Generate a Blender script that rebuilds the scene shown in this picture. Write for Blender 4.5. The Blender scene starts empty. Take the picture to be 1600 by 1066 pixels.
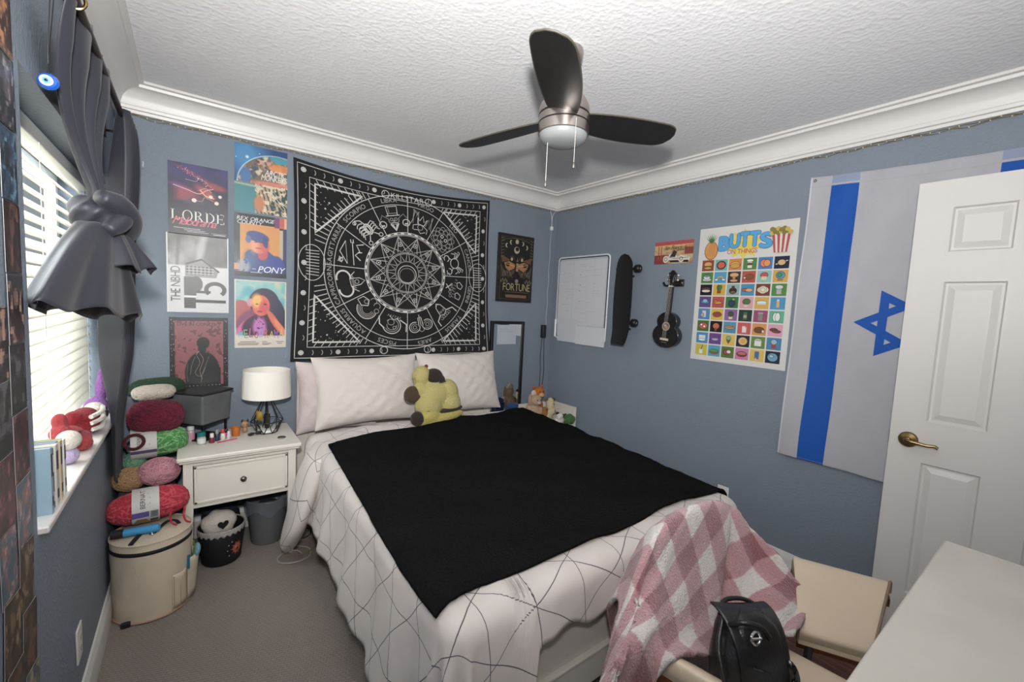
import bpy, bmesh, math, random
import numpy as np
from mathutils import Vector, Matrix, Euler
random.seed(7)
S = bpy.context.scene
COL = S.collection
PI = math.pi
# ------------------------------------------------------------------ camera
F_PX = 670.0205
CAM = Vector((0, 0, 1.47))
RX = Vector((0.80178484, -0.59563541, 0.04857497))
UP = Vector((0.00925424, 0.09364676, 0.99556248))
FW = Vector((0.59754115, 0.79777738, -0.08059671))
cam_d = bpy.data.cameras.new('camera')
cam = bpy.data.objects.new('camera', cam_d)
COL.objects.link(cam)
cam_d.sensor_width = 36
cam_d.lens = F_PX / 1600 * 36
cam_d.clip_start = 0.02
cam.matrix_world = Matrix(((RX.x, UP.x, -FW.x, CAM.x), (RX.y, UP.y, -FW.y, CAM.y), (RX.z, UP.z, -FW.z, CAM.z), (0, 0, 0, 1)))
S.camera = cam
# ------------------------------------------------------------------ light and exposure
S.view_settings.view_transform = 'Standard'
S.view_settings.look = 'None'
S.view_settings.gamma = 1
S.view_settings.use_curve_mapping = False
S.view_settings.exposure = 0.0
w = bpy.data.worlds.new('World'); S.world = w; w.use_nodes = True
w.node_tree.nodes['Background'].inputs[0].default_value = (0.93, 0.96, 1.0, 1)
w.node_tree.nodes['Background'].inputs[1].default_value = 0.36
def lamp(name, kind, loc, target, energy, color=(1, 1, 1), **kw):
    d = bpy.data.lights.new(name, kind); d.energy = energy; d.color = color
    for k, v in kw.items(): setattr(d, k, v)
    o = bpy.data.objects.new(name, d); COL.objects.link(o); o.location = loc
    o.rotation_euler = (Vector(target) - Vector(loc)).to_track_quat('-Z', 'Y').to_euler()
    return o
# the photographer's flash, a hand's width above the camera and tipped up
lamp('camera_flash', 'SPOT', (-0.02, -0.03, 1.74), (0.92, 1.42, 2.6), 310, (1, .985, .96), spot_size=math.radians(165), spot_blend=1.0, shadow_soft_size=0.045)
# daylight outside the window; the missing front wall lets soft world light fill the room
lamp('window_daylight', 'AREA', (-0.95, 2.08, 1.5), (0.3, 2.08, 1.25), 85, (.95, .98, 1), shape='RECTANGLE', size=1.5, size_y=1.4)
# ------------------------------------------------------------------ the room's measures
YB, XL, XR, ZC = 3.0677, -0.3125, 2.7538, 2.506
def ray(x, y): return RX * ((x - 800) / F_PX) - UP * ((y - 533) / F_PX) + FW
def at(px, py, ax, v):
    d = ray(px, py); return CAM + d * ((v - CAM[ax]) / d[ax])
# ------------------------------------------------------------------ materials
def lin(c):
    if isinstance(c, str):
        c = c.lstrip('#'); c = [int(c[i:i + 2], 16) / 255 for i in (0, 2, 4)]
    return tuple((x / 12.92 if x <= .04045 else ((x + .055) / 1.055) ** 2.4) for x in c)
def srgb(c):
    c = c.lstrip('#'); return np.array([int(c[i:i + 2], 16) / 255 for i in (0, 2, 4)])
MATS = {}
def mat(name, color, rough=.6, metal=0.0, bump=0, bscale=200, var=0, vscale=8, spec=None, coat=0, trans=0, sheen=0, alpha=1, bdetail=2, stretch=None, emis=0):
    if name in MATS: return MATS[name]
    m = bpy.data.materials.new(name); m.use_nodes = True
    nt = m.node_tree; b = nt.nodes['Principled BSDF']
    c = lin(color) + (1,)
    b.inputs['Base Color'].default_value = c
    b.inputs['Roughness'].default_value = rough
    b.inputs['Metallic'].default_value = metal
    if spec is not None: b.inputs['Specular IOR Level'].default_value = spec
    if coat: b.inputs['Coat Weight'].default_value = coat; b.inputs['Coat Roughness'].default_value = .08
    if trans: b.inputs['Transmission Weight'].default_value = trans
    if sheen: b.inputs['Sheen Weight'].default_value = sheen
    if alpha < 1: b.inputs['Alpha'].default_value = alpha
    if bump or var:
        tc = nt.nodes.new('ShaderNodeTexCoord')
        src = tc.outputs['Object']
        if stretch:
            mp = nt.nodes.new('ShaderNodeMapping'); mp.inputs['Scale'].default_value = stretch
            nt.links.new(src, mp.inputs[0]); src = mp.outputs[0]
    if bump:
        n = nt.nodes.new('ShaderNodeTexNoise'); n.inputs['Scale'].default_value = bscale; n.inputs['Detail'].default_value = bdetail
        bp = nt.nodes.new('ShaderNodeBump'); bp.inputs['Strength'].default_value = bump; bp.inputs['Distance'].default_value = .01
        nt.links.new(src, n.inputs['Vector']); nt.links.new(n.outputs[0], bp.inputs['Height']); nt.links.new(bp.outputs[0], b.inputs['Normal'])
    if var:
        n = nt.nodes.new('ShaderNodeTexNoise'); n.inputs['Scale'].default_value = vscale; n.inputs['Detail'].default_value = 4
        mr = nt.nodes.new('ShaderNodeMapRange'); mr.inputs['From Min'].default_value = .3; mr.inputs['From Max'].default_value = .7
        mr.inputs['To Min'].default_value = 1 - var; mr.inputs['To Max'].default_value = 1 + var
        mx = nt.nodes.new('ShaderNodeVectorMath'); mx.operation = 'SCALE'
        mx.inputs[0].default_value = c[:3]
        nt.links.new(src, n.inputs['Vector']); nt.links.new(n.outputs[0], mr.inputs[0]); nt.links.new(mr.outputs[0], mx.inputs['Scale']); nt.links.new(mx.outputs[0], b.inputs['Base Color'])
    MATS[name] = m
    return m
def printmat(name='printed', rough=.45, bump=0, bscale=300, sat=.88, val=.82):
    if name in MATS: return MATS[name]
    m = mat(name, '#ffffff', rough, bump=bump, bscale=bscale)
    nt = m.node_tree; a = nt.nodes.new('ShaderNodeAttribute'); a.attribute_name = 'Col'
    hs = nt.nodes.new('ShaderNodeHueSaturation'); hs.inputs['Saturation'].default_value = sat; hs.inputs['Value'].default_value = val
    nt.links.new(a.outputs['Color'], hs.inputs['Color']); nt.links.new(hs.outputs[0], nt.nodes['Principled BSDF'].inputs['Base Color'])
    return m
# ------------------------------------------------------------------ mesh builder
class MB:
    def __init__(s):
        s.v = []; s.f = []; s.m = []; s.c = []; s.uv = []; s.xf = None
    def add(s, vs, fs, mi=0, col=None, uvs=None):
        o = len(s.v)
        if s.xf is not None: vs = [s.xf @ Vector(p) for p in vs]
        s.v += [tuple(p) for p in vs]
        s.uv += list(uvs) if uvs is not None else [(0, 0)] * len(vs)
        s.f += [tuple(i + o for i in f) for f in fs]
        s.m += [mi] * len(fs)
        s.c += [col] * len(fs)
        return s
    def grid(s, fn, nu, nv, cu=False, cv=False, mi=0, col=None, uvfn=None):
        vs = []; uvs = []
        for j in range(nv if cv else nv + 1):
            for i in range(nu if cu else nu + 1):
                u, v = i / nu, j / nv
                vs.append(fn(u, v)); uvs.append(uvfn(u, v) if uvfn else (u, v))
        W = nu if cu else nu + 1; H = nv if cv else nv + 1
        fs = [((j % H) * W + i % W, (j % H) * W + (i + 1) % W, ((j + 1) % H) * W + (i + 1) % W, ((j + 1) % H) * W + i % W) for j in range(nv) for i in range(nu)]
        return s.add(vs, fs, mi, col, uvs)
    def box(s, x0, x1, y0, y1, z0, z1, mi=0, col=None):
        vs = [(x, y, z) for x in (x0, x1) for y in (y0, y1) for z in (z0, z1)]
        return s.add(vs, [(0, 1, 3, 2), (4, 6, 7, 5), (0, 4, 5, 1), (2, 3, 7, 6), (0, 2, 6, 4), (1, 5, 7, 3)], mi, col)
    def tube(s, pts, r, seg=8, mi=0, col=None, closed=False, cap=True):
        pts = [Vector(p) for p in pts]; n = len(pts)
        rs = r if isinstance(r, (list, tuple)) else [r] * n
        vs = []; pn = None
        for i, p in enumerate(pts):
            if closed: t = pts[(i + 1) % n] - pts[i - 1]
            else: t = pts[min(i + 1, n - 1)] - pts[max(i - 1, 0)]
            if t.length < 1e-9: t = Vector((0, 0, 1))
            t.normalize()
            if pn is None:
                a = Vector((0, 0, 1)) if abs(t.z) < .9 else Vector((1, 0, 0))
                pn = t.cross(a).normalized()
            else:
                pn = pn - t * pn.dot(t)
                pn = pn.normalized() if pn.length > 1e-6 else t.orthogonal().normalized()
            b = t.cross(pn)
            for k in range(seg):
                a = 2 * PI * k / seg
                vs.append(p + (pn * math.cos(a) + b * math.sin(a)) * rs[i])
        fs = []
        for i in range(n if closed else n - 1):
            for k in range(seg):
                a, b_ = i * seg, ((i + 1) % n) * seg
                fs.append((a + k, a + (k + 1) % seg, b_ + (k + 1) % seg, b_ + k))
        if cap and not closed:
            fs.append(tuple(range(seg))[::-1]); fs.append(tuple((n - 1) * seg + k for k in range(seg)))
        return s.add(vs, fs, mi, col)
    def lathe(s, prof, c=(0, 0, 0), seg=32, mi=0, col=None, ax='z'):
        c = Vector(c)
        def fn(u, v):
            k = v * (len(prof) - 1); i = min(int(k + 1e-6), len(prof) - 1)
            r, h = prof[i]; a = 2 * PI * u
            p = (r * math.cos(a), r * math.sin(a), h)
            if ax == 'x': p = (h, p[0], p[1])
            if ax == 'y': p = (p[0], h, p[1])
            return c + Vector(p)
        return s.grid(fn, seg, len(prof) - 1, cu=True, mi=mi, col=col)
    def ell(s, c, r, rot=None, nu=20, nv=12, mi=0, col=None, fn2=None):
        c = Vector(c); R = Euler(rot).to_matrix() if rot else Matrix.Identity(3)
        if not hasattr(r, '__len__'): r = (r, r, r)
        def fn(u, v):
            a = 2 * PI * u; b = PI * min(max(v, .004), .996)
            d = Vector((math.cos(a) * math.sin(b), math.sin(a) * math.sin(b), -math.cos(b)))
            k = fn2(d) if fn2 else 1
            return c + R @ Vector((d.x * r[0] * k, d.y * r[1] * k, d.z * r[2] * k))
        return s.grid(fn, nu, nv, cu=True, mi=mi, col=col)
    def prism(s, poly, h0, h1, fn=None, mi=0, col=None):
        """closed 2D outline swept from h0 to h1; fn(u, v, h) -> point"""
        fn = fn or (lambda u, v, h: (u, v, h)); n = len(poly)
        vs = [fn(u, v, h0) for u, v in poly] + [fn(u, v, h1) for u, v in poly]
        fs = [tuple(range(n))[::-1], tuple(range(n, 2 * n))] + [(i, (i + 1) % n, n + (i + 1) % n, n + i) for i in range(n)]
        return s.add(vs, fs, mi, col)
    def build(s, name, mats, parent=None, smooth=40, bevel=0, sub=0, solid=0, origin=None, recalc=True, bseg=2, remesh=0, smooth_it=0, soff=-1):
        me = bpy.data.meshes.new(name)
        if parent is not None: org = parent.matrix_basis.translation if parent.parent is None else parent.parent.matrix_basis.translation
        elif origin is not None: org = Vector(origin)
        else:
            a = np.array(s.v); org = Vector(((a[:, 0].min() + a[:, 0].max()) / 2, (a[:, 1].min() + a[:, 1].max()) / 2, a[:, 2].min()))
        me.from_pydata([(Vector(p) - org) for p in s.v], [], s.f)
        mats = mats if isinstance(mats, (list, tuple)) else [mats]
        for m in mats: me.materials.append(m)
        me.polygons.foreach_set('material_index', s.m)
        if any(u != (0, 0) for u in s.uv):
            ul = me.uv_layers.new(name='UVMap')
            li = np.zeros(len(me.loops), int); me.loops.foreach_get('vertex_index', li)
            ul.data.foreach_set('uv', np.array(s.uv, float)[li].ravel())
        if any(c is not None for c in s.c):
            at_ = me.color_attributes.new('Col', 'FLOAT_COLOR', 'CORNER')
            arr = np.ones((len(me.loops), 4), np.float32); k = 0; cache = {}
            for f, c in zip(s.f, s.c):
                c = c if c is not None else '#ffffff'
                key = c if isinstance(c, str) else tuple(c)
                if key not in cache: cache[key] = lin(c)
                arr[k:k + len(f), :3] = cache[key]; k += len(f)
            at_.data.foreach_set('color', arr.ravel())
        me.validate(clean_customdata=False)
        if recalc:
            bm = bmesh.new(); bm.from_mesh(me); bmesh.ops.recalc_face_normals(bm, faces=bm.faces); bm.to_mesh(me); bm.free()
        me.shade_smooth()
        if smooth < 180: me.set_sharp_from_angle(angle=math.radians(smooth))
        ob = bpy.data.objects.new(name, me); COL.objects.link(ob)
        if parent is not None: ob.parent = parent
        else: ob.location = org
        if remesh:
            md = ob.modifiers.new('remesh', 'REMESH'); md.mode = 'VOXEL'; md.voxel_size = remesh; md.use_smooth_shade = True
            if smooth_it: md = ob.modifiers.new('smooth', 'SMOOTH'); md.iterations = smooth_it; md.factor = .5
        if solid: md = ob.modifiers.new('solid', 'SOLIDIFY'); md.thickness = solid; md.offset = soff
        if bevel: md = ob.modifiers.new('bevel', 'BEVEL'); md.width = bevel; md.segments = bseg; md.limit_method = 'ANGLE'; md.angle_limit = math.radians(35)
        if sub: md = ob.modifiers.new('subdivision', 'SUBSURF'); md.levels = sub; md.render_levels = sub
        return ob
def tag(o, label=None, cat=None, group=None, kind=None):
    if label: o['label'] = label
    if cat: o['category'] = cat
    if group: o['group'] = group
    if kind: o['kind'] = kind
    return o
def thing(name, loc, label, cat, group=None):
    o = bpy.data.objects.new(name, None); o.empty_display_size = .05
    COL.objects.link(o); o.location = loc
    return tag(o, label, cat, group)
def struct(o): o['kind'] = 'structure'; return o
def smooth01(x): x = min(max(x, 0), 1); return x * x * (3 - 2 * x)
def wob(x, y, k=1.0, ph=0):
    return (math.sin(x * 7.1 * k + ph) * math.cos(y * 6.3 * k + 1.3 + ph) + .5 * math.sin(x * 15.7 * k + y * 11.1 * k + 2.1 + ph) + .25 * math.sin(y * 27.3 * k - x * 19.9 * k + ph)) / 1.75
def spline(pts, n):
    pts = [Vector(p) for p in pts]; out = []
    P = [pts[0] * 2 - pts[1]] + pts + [pts[-1] * 2 - pts[-2]]
    m = len(pts) - 1
    for k in range(n + 1):
        t = k / n * m; i = min(int(t), m - 1); t -= i
        a, b, c, d = P[i:i + 4]
        out.append(.5 * ((2 * b) + (c - a) * t + (2 * a - 5 * b + 4 * c - d) * t * t + (3 * b - a - 3 * c + d) * t ** 3))
    return out
# ------------------------------------------------------------------ glyphs (the built-in font) as 2D triangles
GL = {}
def make_glyphs(chars):
    obs = []
    for ch in chars:
        cu = bpy.data.curves.new('glyph', 'FONT'); cu.body = ch; cu.size = 1; cu.resolution_u = 3
        o = bpy.data.objects.new('glyph', cu); COL.objects.link(o); obs.append((ch, o, cu))
    dg = bpy.context.evaluated_depsgraph_get()
    for ch, o, cu in obs:
        me = bpy.data.meshes.new_from_object(o.evaluated_get(dg))
        vs = [(v.co.x, v.co.y) for v in me.vertices]; fs = [tuple(p.vertices) for p in me.polygons]
        GL[ch] = (vs, fs, min(v[0] for v in vs), max(v[0] for v in vs))
        bpy.data.meshes.remove(me)
    for ch, o, cu in obs:
        bpy.data.objects.remove(o); bpy.data.curves.remove(cu)
make_glyphs('ABCDEFGHIJKLMNOPQRSTUVWXYZabcdefghijklmnopqrstuvwxyz0123456789.')
def layout(s, gap=.07, space=.3):
    x = 0; V = []; Fs = []
    for ch in s:
        if ch == ' ': x += space; continue
        vs, fs, a, b = GL[ch]; o = len(V)
        V += [(p[0] - a + x, p[1]) for p in vs]; Fs += [tuple(i + o for i in f) for f in fs]
        x += b - a + gap
    return V, Fs
class Print(MB):
    """flat printed sheet, local u right / v up, later laid on a surface by fn(u, v, h)"""
    def __init__(s, w, h, fn, thick=.0006, back='#e8e8e8', eps=.00025):
        super().__init__(); s.w, s.h, s.fn, s.eps, s.L = w, h, fn, eps, 0
        s.thick = thick; s.back = back
    def base(s, col, nu=1, nv=1, raster=None):
        fn = s.fn
        if raster is not None: nv, nu = raster.shape[:2]
        W, H = s.w, s.h
        vs = [fn(W * i / nu, H * j / nv, 0) for j in range(nv + 1) for i in range(nu + 1)]
        for j in range(nv):
            pass
        o = len(s.v); s.v += [tuple(p) for p in vs]; s.uv += [(0, 0)] * len(vs)
        for j in range(nv):
            for i in range(nu):
                a = o + j * (nu + 1) + i
                s.f.append((a, a + 1, a + nu + 2, a + nu + 1)); s.m.append(0)
                s.c.append(col if raster is None else tuple(np.clip(raster[nv - 1 - j, i], 0, 1).round(3)))
        # back and rim
        rim = [(i / nu, 0) for i in range(nu)] + [(1, j / nv) for j in range(nv)] + [(1 - i / nu, 1) for i in range(nu)] + [(0, 1 - j / nv) for j in range(nv)]
        n = len(rim)
        vs = [fn(W * a, H * b, 0) for a, b in rim] + [fn(W * a, H * b, -s.thick) for a, b in rim]
        MB.add(s, vs, [(i, n + i, n + (i + 1) % n, (i + 1) % n) for i in range(n)], 0, s.back)
        s.L = 1
        return s
    def hh(s): s.L += 1; return s.L * s.eps
    def poly(s, pts, col, h=None):
        h = s.hh() if h is None else h
        MB.add(s, [s.fn(u, v, h) for u, v in pts], [tuple(range(len(pts)))], 0, col); return s
    def rect(s, x0, y0, x1, y1, col, h=None): return s.poly([(x0, y0), (x1, y0), (x1, y1), (x0, y1)], col, h)
    def oval(s, x, y, rx, ry, col, rot=0, n=18, h=None, a0=0, a1=2 * PI):
        c, si = math.cos(rot), math.sin(rot); pts = []
        full = a1 - a0 > 6.28
        for k in range(n if full else n + 1):
            a = a0 + (a1 - a0) * k / n; p, q = rx * math.cos(a), ry * math.sin(a)
            pts.append((x + p * c - q * si, y + p * si + q * c))
        return s.poly(pts, col, h)
    def stroke(s, pts, wd, col, closed=False, h=None, step=None):
        h = s.hh() if h is None else h
        pts = [Vector(p).to_2d() for p in pts]
        if step:
            q = []
            m = len(pts)
            for i in range(m if closed else m - 1):
                a, b = pts[i], pts[(i + 1) % m]; k = max(1, int((b - a).length / step))
                q += [a.lerp(b, t / k) for t in range(k)]
            if not closed: q.append(pts[-1])
            pts = q
        n = len(pts); vs = []
        for i, p in enumerate(pts):
            d = (pts[(i + 1) % n] - pts[i - 1]) if closed else (pts[min(i + 1, n - 1)] - pts[max(i - 1, 0)])
            if d.length < 1e-9: d = Vector((1, 0))
            d.normalize(); nn = Vector((-d.y, d.x)) * wd / 2
            vs += [s.fn(*(p + nn), h), s.fn(*(p - nn), h)]
        m = n if closed else n - 1
        MB.add(s, vs, [(2 * i, 2 * i + 1, 2 * ((i + 1) % n) + 1, 2 * ((i + 1) % n)) for i in range(m)], 0, col); return s
    def ring(s, x, y, r, wd, col, n=40, h=None, ry=None, a0=0, a1=2 * PI):
        full = a1 - a0 > 6.28
        pts = [(x + r * math.cos(a0 + (a1 - a0) * k / n), y + (ry or r) * math.sin(a0 + (a1 - a0) * k / n)) for k in range(n if full else n + 1)]
        return s.stroke(pts, wd, col, closed=full, h=h)
    def text(s, t, x0, y0, x1, y1, col, rot=0, shear=0, gap=.07, h=None):
        """fit the text into the box; rot=1 reads upwards"""
        h = s.hh() if h is None else h
        V, Fs = layout(t, gap)
        a = np.array(V); a[:, 0] += shear * a[:, 1]
        mn, mx = a.min(0), a.max(0); a = (a - mn) / (mx - mn)
        if rot == 1: a = np.stack([1 - a[:, 1], a[:, 0]], 1)
        if rot == -1: a = np.stack([a[:, 1], 1 - a[:, 0]], 1)
        a = a * [x1 - x0, y1 - y0] + [x0, y0]
        MB.add(s, [s.fn(u, v, h) for u, v in a], Fs, 0, col); return s
    def arctext(s, t, cx, cy, r, ang, size, col, gap=.12, flip=False, h=None, ry=None):
        """letters centred on angle ang (radians, counter-clockwise from +u) along a circle"""
        h = s.hh() if h is None else h
        wds = [(GL[c][3] - GL[c][2] + gap) * size if c != ' ' else .35 * size for c in t]
        tot = sum(wds); x = -tot / 2
        for ch, wd in zip(t, wds):
            m = x + wd / 2; x += wd
            if ch == ' ': continue
            th = ang - m / r if not flip else ang + m / r
            up = Vector((math.cos(th), math.sin(th))) * (1 if not flip else -1)
            rt = Vector((up.y, -up.x))
            o = Vector((cx + r * math.cos(th), cy + (ry or r) * math.sin(th)))
            vs, fs, a, b = GL[ch]
            MB.add(s, [s.fn(*(o + rt * ((p[0] - (a + b) / 2) * size) + up * ((p[1] - .35) * size)), h) for p in vs], fs, 0, col)
        return s
def vnoise(h, w, cells, seed=0, octv=3):
    rng = np.random.RandomState(seed); out = np.zeros((h, w)); amp = 1; tot = 0
    for o in range(octv):
        cy, cx = int(cells * 2 ** o * h / w) + 2, int(cells * 2 ** o) + 2
        g = rng.rand(cy + 1, cx + 1)
        y = np.linspace(0, cy - 1e-3, h); x = np.linspace(0, cx - 1e-3, w)
        yi, xi = y.astype(int), x.astype(int); fy = (y - yi)[:, None]; fx = (x - xi)[None]
        fy = fy * fy * (3 - 2 * fy); fx = fx * fx * (3 - 2 * fx)
        g00 = g[yi][:, xi]; g01 = g[yi][:, xi + 1]; g10 = g[yi + 1][:, xi]; g11 = g[yi + 1][:, xi + 1]
        out += amp * ((g00 * (1 - fx) + g01 * fx) * (1 - fy) + (g10 * (1 - fx) + g11 * fx) * fy); tot += amp; amp *= .5
    return out / tot
def mixc(img, mask, col):
    c = srgb(col) if isinstance(col, str) else np.asarray(col)
    return img * (1 - mask[..., None]) + c * mask[..., None]
def blob(X, Y, cx, cy, rx, ry, rot=0, soft=.15):
    c, s_ = math.cos(rot), math.sin(rot)
    p = (X - cx) * c + (Y - cy) * s_; q = -(X - cx) * s_ + (Y - cy) * c
    d = np.sqrt((p / rx) ** 2 + (q / ry) ** 2)
    return np.clip((1 - d) / soft + .5, 0, 1)
def canvas(w, h, col):
    Y, X = np.mgrid[0:h, 0:w]; X = (X + .5) / w; Y = (Y + .5) / h
    return X, Y, np.ones((h, w, 3)) * srgb(col)
def on_back(x0, z0, off=.003): return lambda u, v, h: (x0 + u, YB - off - h, z0 + v)
def on_right(y0, z0, off=.003): return lambda u, v, h: (XR - off - h, y0 - u, z0 + v)
def on_left(y0, z0, off=.003): return lambda u, v, h: (XL + off + h, y0 + u, z0 + v)
# ================================================================== the room
def walltex():
    m = mat('wall_paint', '#78828e', .55, bump=.25, bscale=90, var=.025, vscale=2.5, spec=.35)
    return m
M_wall = walltex()
M_trim = mat('trim_paint', '#d6d4d1', .38, bump=.02, bscale=40)
def ceiling_mat():
    m = mat('ceiling_texture', '#e6e6e8', .85)
    nt = m.node_tree; b = nt.nodes['Principled BSDF']
    tc = nt.nodes.new('ShaderNodeTexCoord')
    n1 = nt.nodes.new('ShaderNodeTexNoise'); n1.inputs['Scale'].default_value = 42; n1.inputs['Detail'].default_value = 3
    n2 = nt.nodes.new('ShaderNodeTexVoronoi'); n2.inputs['Scale'].default_value = 60
    ad = nt.nodes.new('ShaderNodeMath'); ad.operation = 'MULTIPLY'
    bp = nt.nodes.new('ShaderNodeBump'); bp.inputs['Strength'].default_value = .30; bp.inputs['Distance'].default_value = .01
    nt.links.new(tc.outputs['Object'], n1.inputs['Vector']); nt.links.new(tc.outputs['Object'], n2.inputs['Vector'])
    nt.links.new(n1.outputs[0], ad.inputs[0]); nt.links.new(n2.outputs['Distance'], ad.inputs[1])
    nt.links.new(ad.outputs[0], bp.inputs['Height']); nt.links.new(bp.outputs[0], b.inputs['Normal'])
    return m
def carpet_mat():
    m = mat('carpet', '#8a7f79', .95, sheen=.25)
    nt = m.node_tree; b = nt.nodes['Principled BSDF']; L = nt.links.new
    tc = nt.nodes.new('ShaderNodeTexCoord')
    mp = nt.nodes.new('ShaderNodeMapping'); mp.inputs['Rotation'].default_value = (0, 0, math.radians(20))
    L(tc.outputs['Object'], mp.inputs[0])
    br = nt.nodes.new('ShaderNodeTexBrick'); br.inputs['Scale'].default_value = 22; br.inputs['Mortar Size'].default_value = .06; br.inputs['Mortar Smooth'].default_value = 1
    br.inputs['Color1'].default_value = (1, 1, 1, 1); br.inputs['Color2'].default_value = (.92, .92, .92, 1); br.inputs['Mortar'].default_value = (.45, .45, .45, 1)
    L(mp.outputs[0], br.inputs['Vector'])
    n = nt.nodes.new('ShaderNodeTexNoise'); n.inputs['Scale'].default_value = 420; n.inputs['Detail'].default_value = 2
    n2 = nt.nodes.new('ShaderNodeTexNoise'); n2.inputs['Scale'].default_value = 5; n2.inputs['Detail'].default_value = 4
    L(tc.outputs['Object'], n.inputs['Vector']); L(tc.outputs['Object'], n2.inputs['Vector'])
    cr = nt.nodes.new('ShaderNodeValToRGB'); cr.color_ramp.elements[0].position = .3; cr.color_ramp.elements[1].position = .7
    cr.color_ramp.elements[0].color = lin('#776b61') + (1,); cr.color_ramp.elements[1].color = lin('#ad9f93') + (1,)
    L(n.outputs[0], cr.inputs[0])
    mx = nt.nodes.new('ShaderNodeMix'); mx.data_type = 'RGBA'; mx.blend_type = 'MULTIPLY'; mx.inputs[0].default_value = .55
    L(cr.outputs[0], mx.inputs[6]); L(br.outputs['Color'], mx.inputs[7])
    L(mx.outputs[2], b.inputs['Base Color'])
    ad = nt.nodes.new('ShaderNodeMath'); ad.operation = 'ADD'
    L(n.outputs[0], ad.inputs[0]); L(br.outputs['Color'], ad.inputs[1])
    bp = nt.nodes.new('ShaderNodeBump'); bp.inputs['Strength'].default_value = .8; bp.inputs['Distance'].default_value = .008
    L(ad.outputs[0], bp.inputs['Height']); L(bp.outputs[0], b.inputs['Normal'])
    return m
YF = -1.3
struct(MB().box(XL - .24, XR + .12, YF, YB + .12, -.1, 0).build('floor', carpet_mat()))
struct(MB().box(XL - .24, XR + .12, YF, YB + .12, ZC, ZC + .1).build('ceiling', ceiling_mat()))
struct(MB().box(XL - .15, XR + .12, YB, YB + .12, 0, ZC).build('wall_back', M_wall))
struct(MB().box(XR, XR + .12, YF, YB, 0, ZC).build('wall_right', M_wall))
# left wall round the window opening
WY0, WY1, WZ0, WZ1 = 1.506, 2.97, .845, 1.975
m = MB(); xo = XL - .24
m.box(xo, XL, YF, WY0, 0, ZC); m.box(xo, XL, WY1, YB, 0, ZC); m.box(xo, XL, WY0, WY1, 0, WZ0); m.box(xo, XL, WY0, WY1, WZ1, ZC)
struct(m.build('wall_left', M_wall))
# hardwood by the door
def wood_floor_mat():
    m = mat('hardwood', '#6b4632', .35)
    nt = m.node_tree; b = nt.nodes['Principled BSDF']; L = nt.links.new
    tc = nt.nodes.new('ShaderNodeTexCoord'); mp = nt.nodes.new('ShaderNodeMapping'); mp.inputs['Scale'].default_value = (14, 1.2, 1)
    L(tc.outputs['Object'], mp.inputs[0])
    n = nt.nodes.new('ShaderNodeTexNoise'); n.inputs['Scale'].default_value = 3; n.inputs['Detail'].default_value = 6
    L(mp.outputs[0], n.inputs['Vector'])
    cr = nt.nodes.new('ShaderNodeValToRGB'); cr.color_ramp.elements[0].position = .3; cr.color_ramp.elements[1].position = .75
    cr.color_ramp.elements[0].color = lin('#4a2c1e') + (1,); cr.color_ramp.elements[1].color = lin('#8a5a40') + (1,)
    L(n.outputs[0], cr.inputs[0]); L(cr.outputs[0], b.inputs['Base Color'])
    return m
m = MB()
for k in range(10):
    x = 1.80 + k * .096
    for y0, y1 in ((-.9, -.2 + .11 * (k % 3)), (-.2 + .11 * (k % 3), .72)):
        m.box(x + .0008, min(x + .0952, XR - .001), y0 + .0008, y1 - .0008, -.002, .006)
o = m.build('floor_wood', wood_floor_mat(), bevel=.0012); struct(o)
# crown moulding, mitred
prof = [(0, 2.372), (.016, 2.372), (.020, 2.386), (.030, 2.389), (.033, 2.402), (.030, 2.408)]
for k in range(1, 11):
    a = k / 10 * PI / 2
    prof.append((.034 + .066 * (1 - math.cos(a)), 2.412 + .066 * math.sin(a)))
prof += [(.108, 2.479), (.111, 2.492), (.129, 2.494), (.129, ZC), (0, ZC)]
def crown(name, P0, P1, inn, m0, m1):
    P0, P1, inn = Vector(P0), Vector(P1), Vector(inn); al = (P1 - P0).normalized()
    n = len(prof); vs = []
    for P, sg in ((P0, m0), (P1, -m1)):
        for d, z in prof: p = P + inn * d + al * d * sg; vs.append((p.x, p.y, z))
    fs = [(i, (i + 1) % n, n + (i + 1) % n, n + i) for i in range(n)] + [tuple(range(n)), tuple(range(n, 2 * n))]
    struct(MB().add(vs, fs).build(name, M_trim, smooth=30))
crown('trim_1', (XL, YF, 0), (XL, YB, 0), (1, 0, 0), 0, 1)
crown('trim_2', (XL, YB, 0), (XR, YB, 0), (0, -1, 0), 1, 1)
crown('trim_3', (XR, YB, 0), (XR, YF, 0), (-1, 0, 0), 1, 0)
# baseboards
bp = [(0, 0), (.016, 0), (.016, .095), (.013, .108), (.008, .116), (.006, .125), (0, .127)]
def base(name, P0, P1, inn, m0, m1):
    P0, P1, inn = Vector(P0), Vector(P1), Vector(inn); al = (P1 - P0).normalized(); n = len(bp); vs = []
    for P, sg in ((P0, m0), (P1, -m1)):
        for d, z in bp: p = P + inn * d + al * d * sg; vs.append((p.x, p.y, z + .0005))
    struct(MB().add(vs, [(i, (i + 1) % n, n + (i + 1) % n, n + i) for i in range(n)] + [tuple(range(n)), tuple(range(n, 2 * n))]).build(name, M_trim, smooth=30))
base('baseboard_left', (XL, YF, 0), (XL, YB, 0), (1, 0, 0), 0, 1)
base('baseboard_back', (XL, YB, 0), (XR, YB, 0), (0, -1, 0), 1, 1)
base('baseboard_right', (XR, YB, 0), (XR, YF, 0), (-1, 0, 0), 1, 0)
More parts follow.
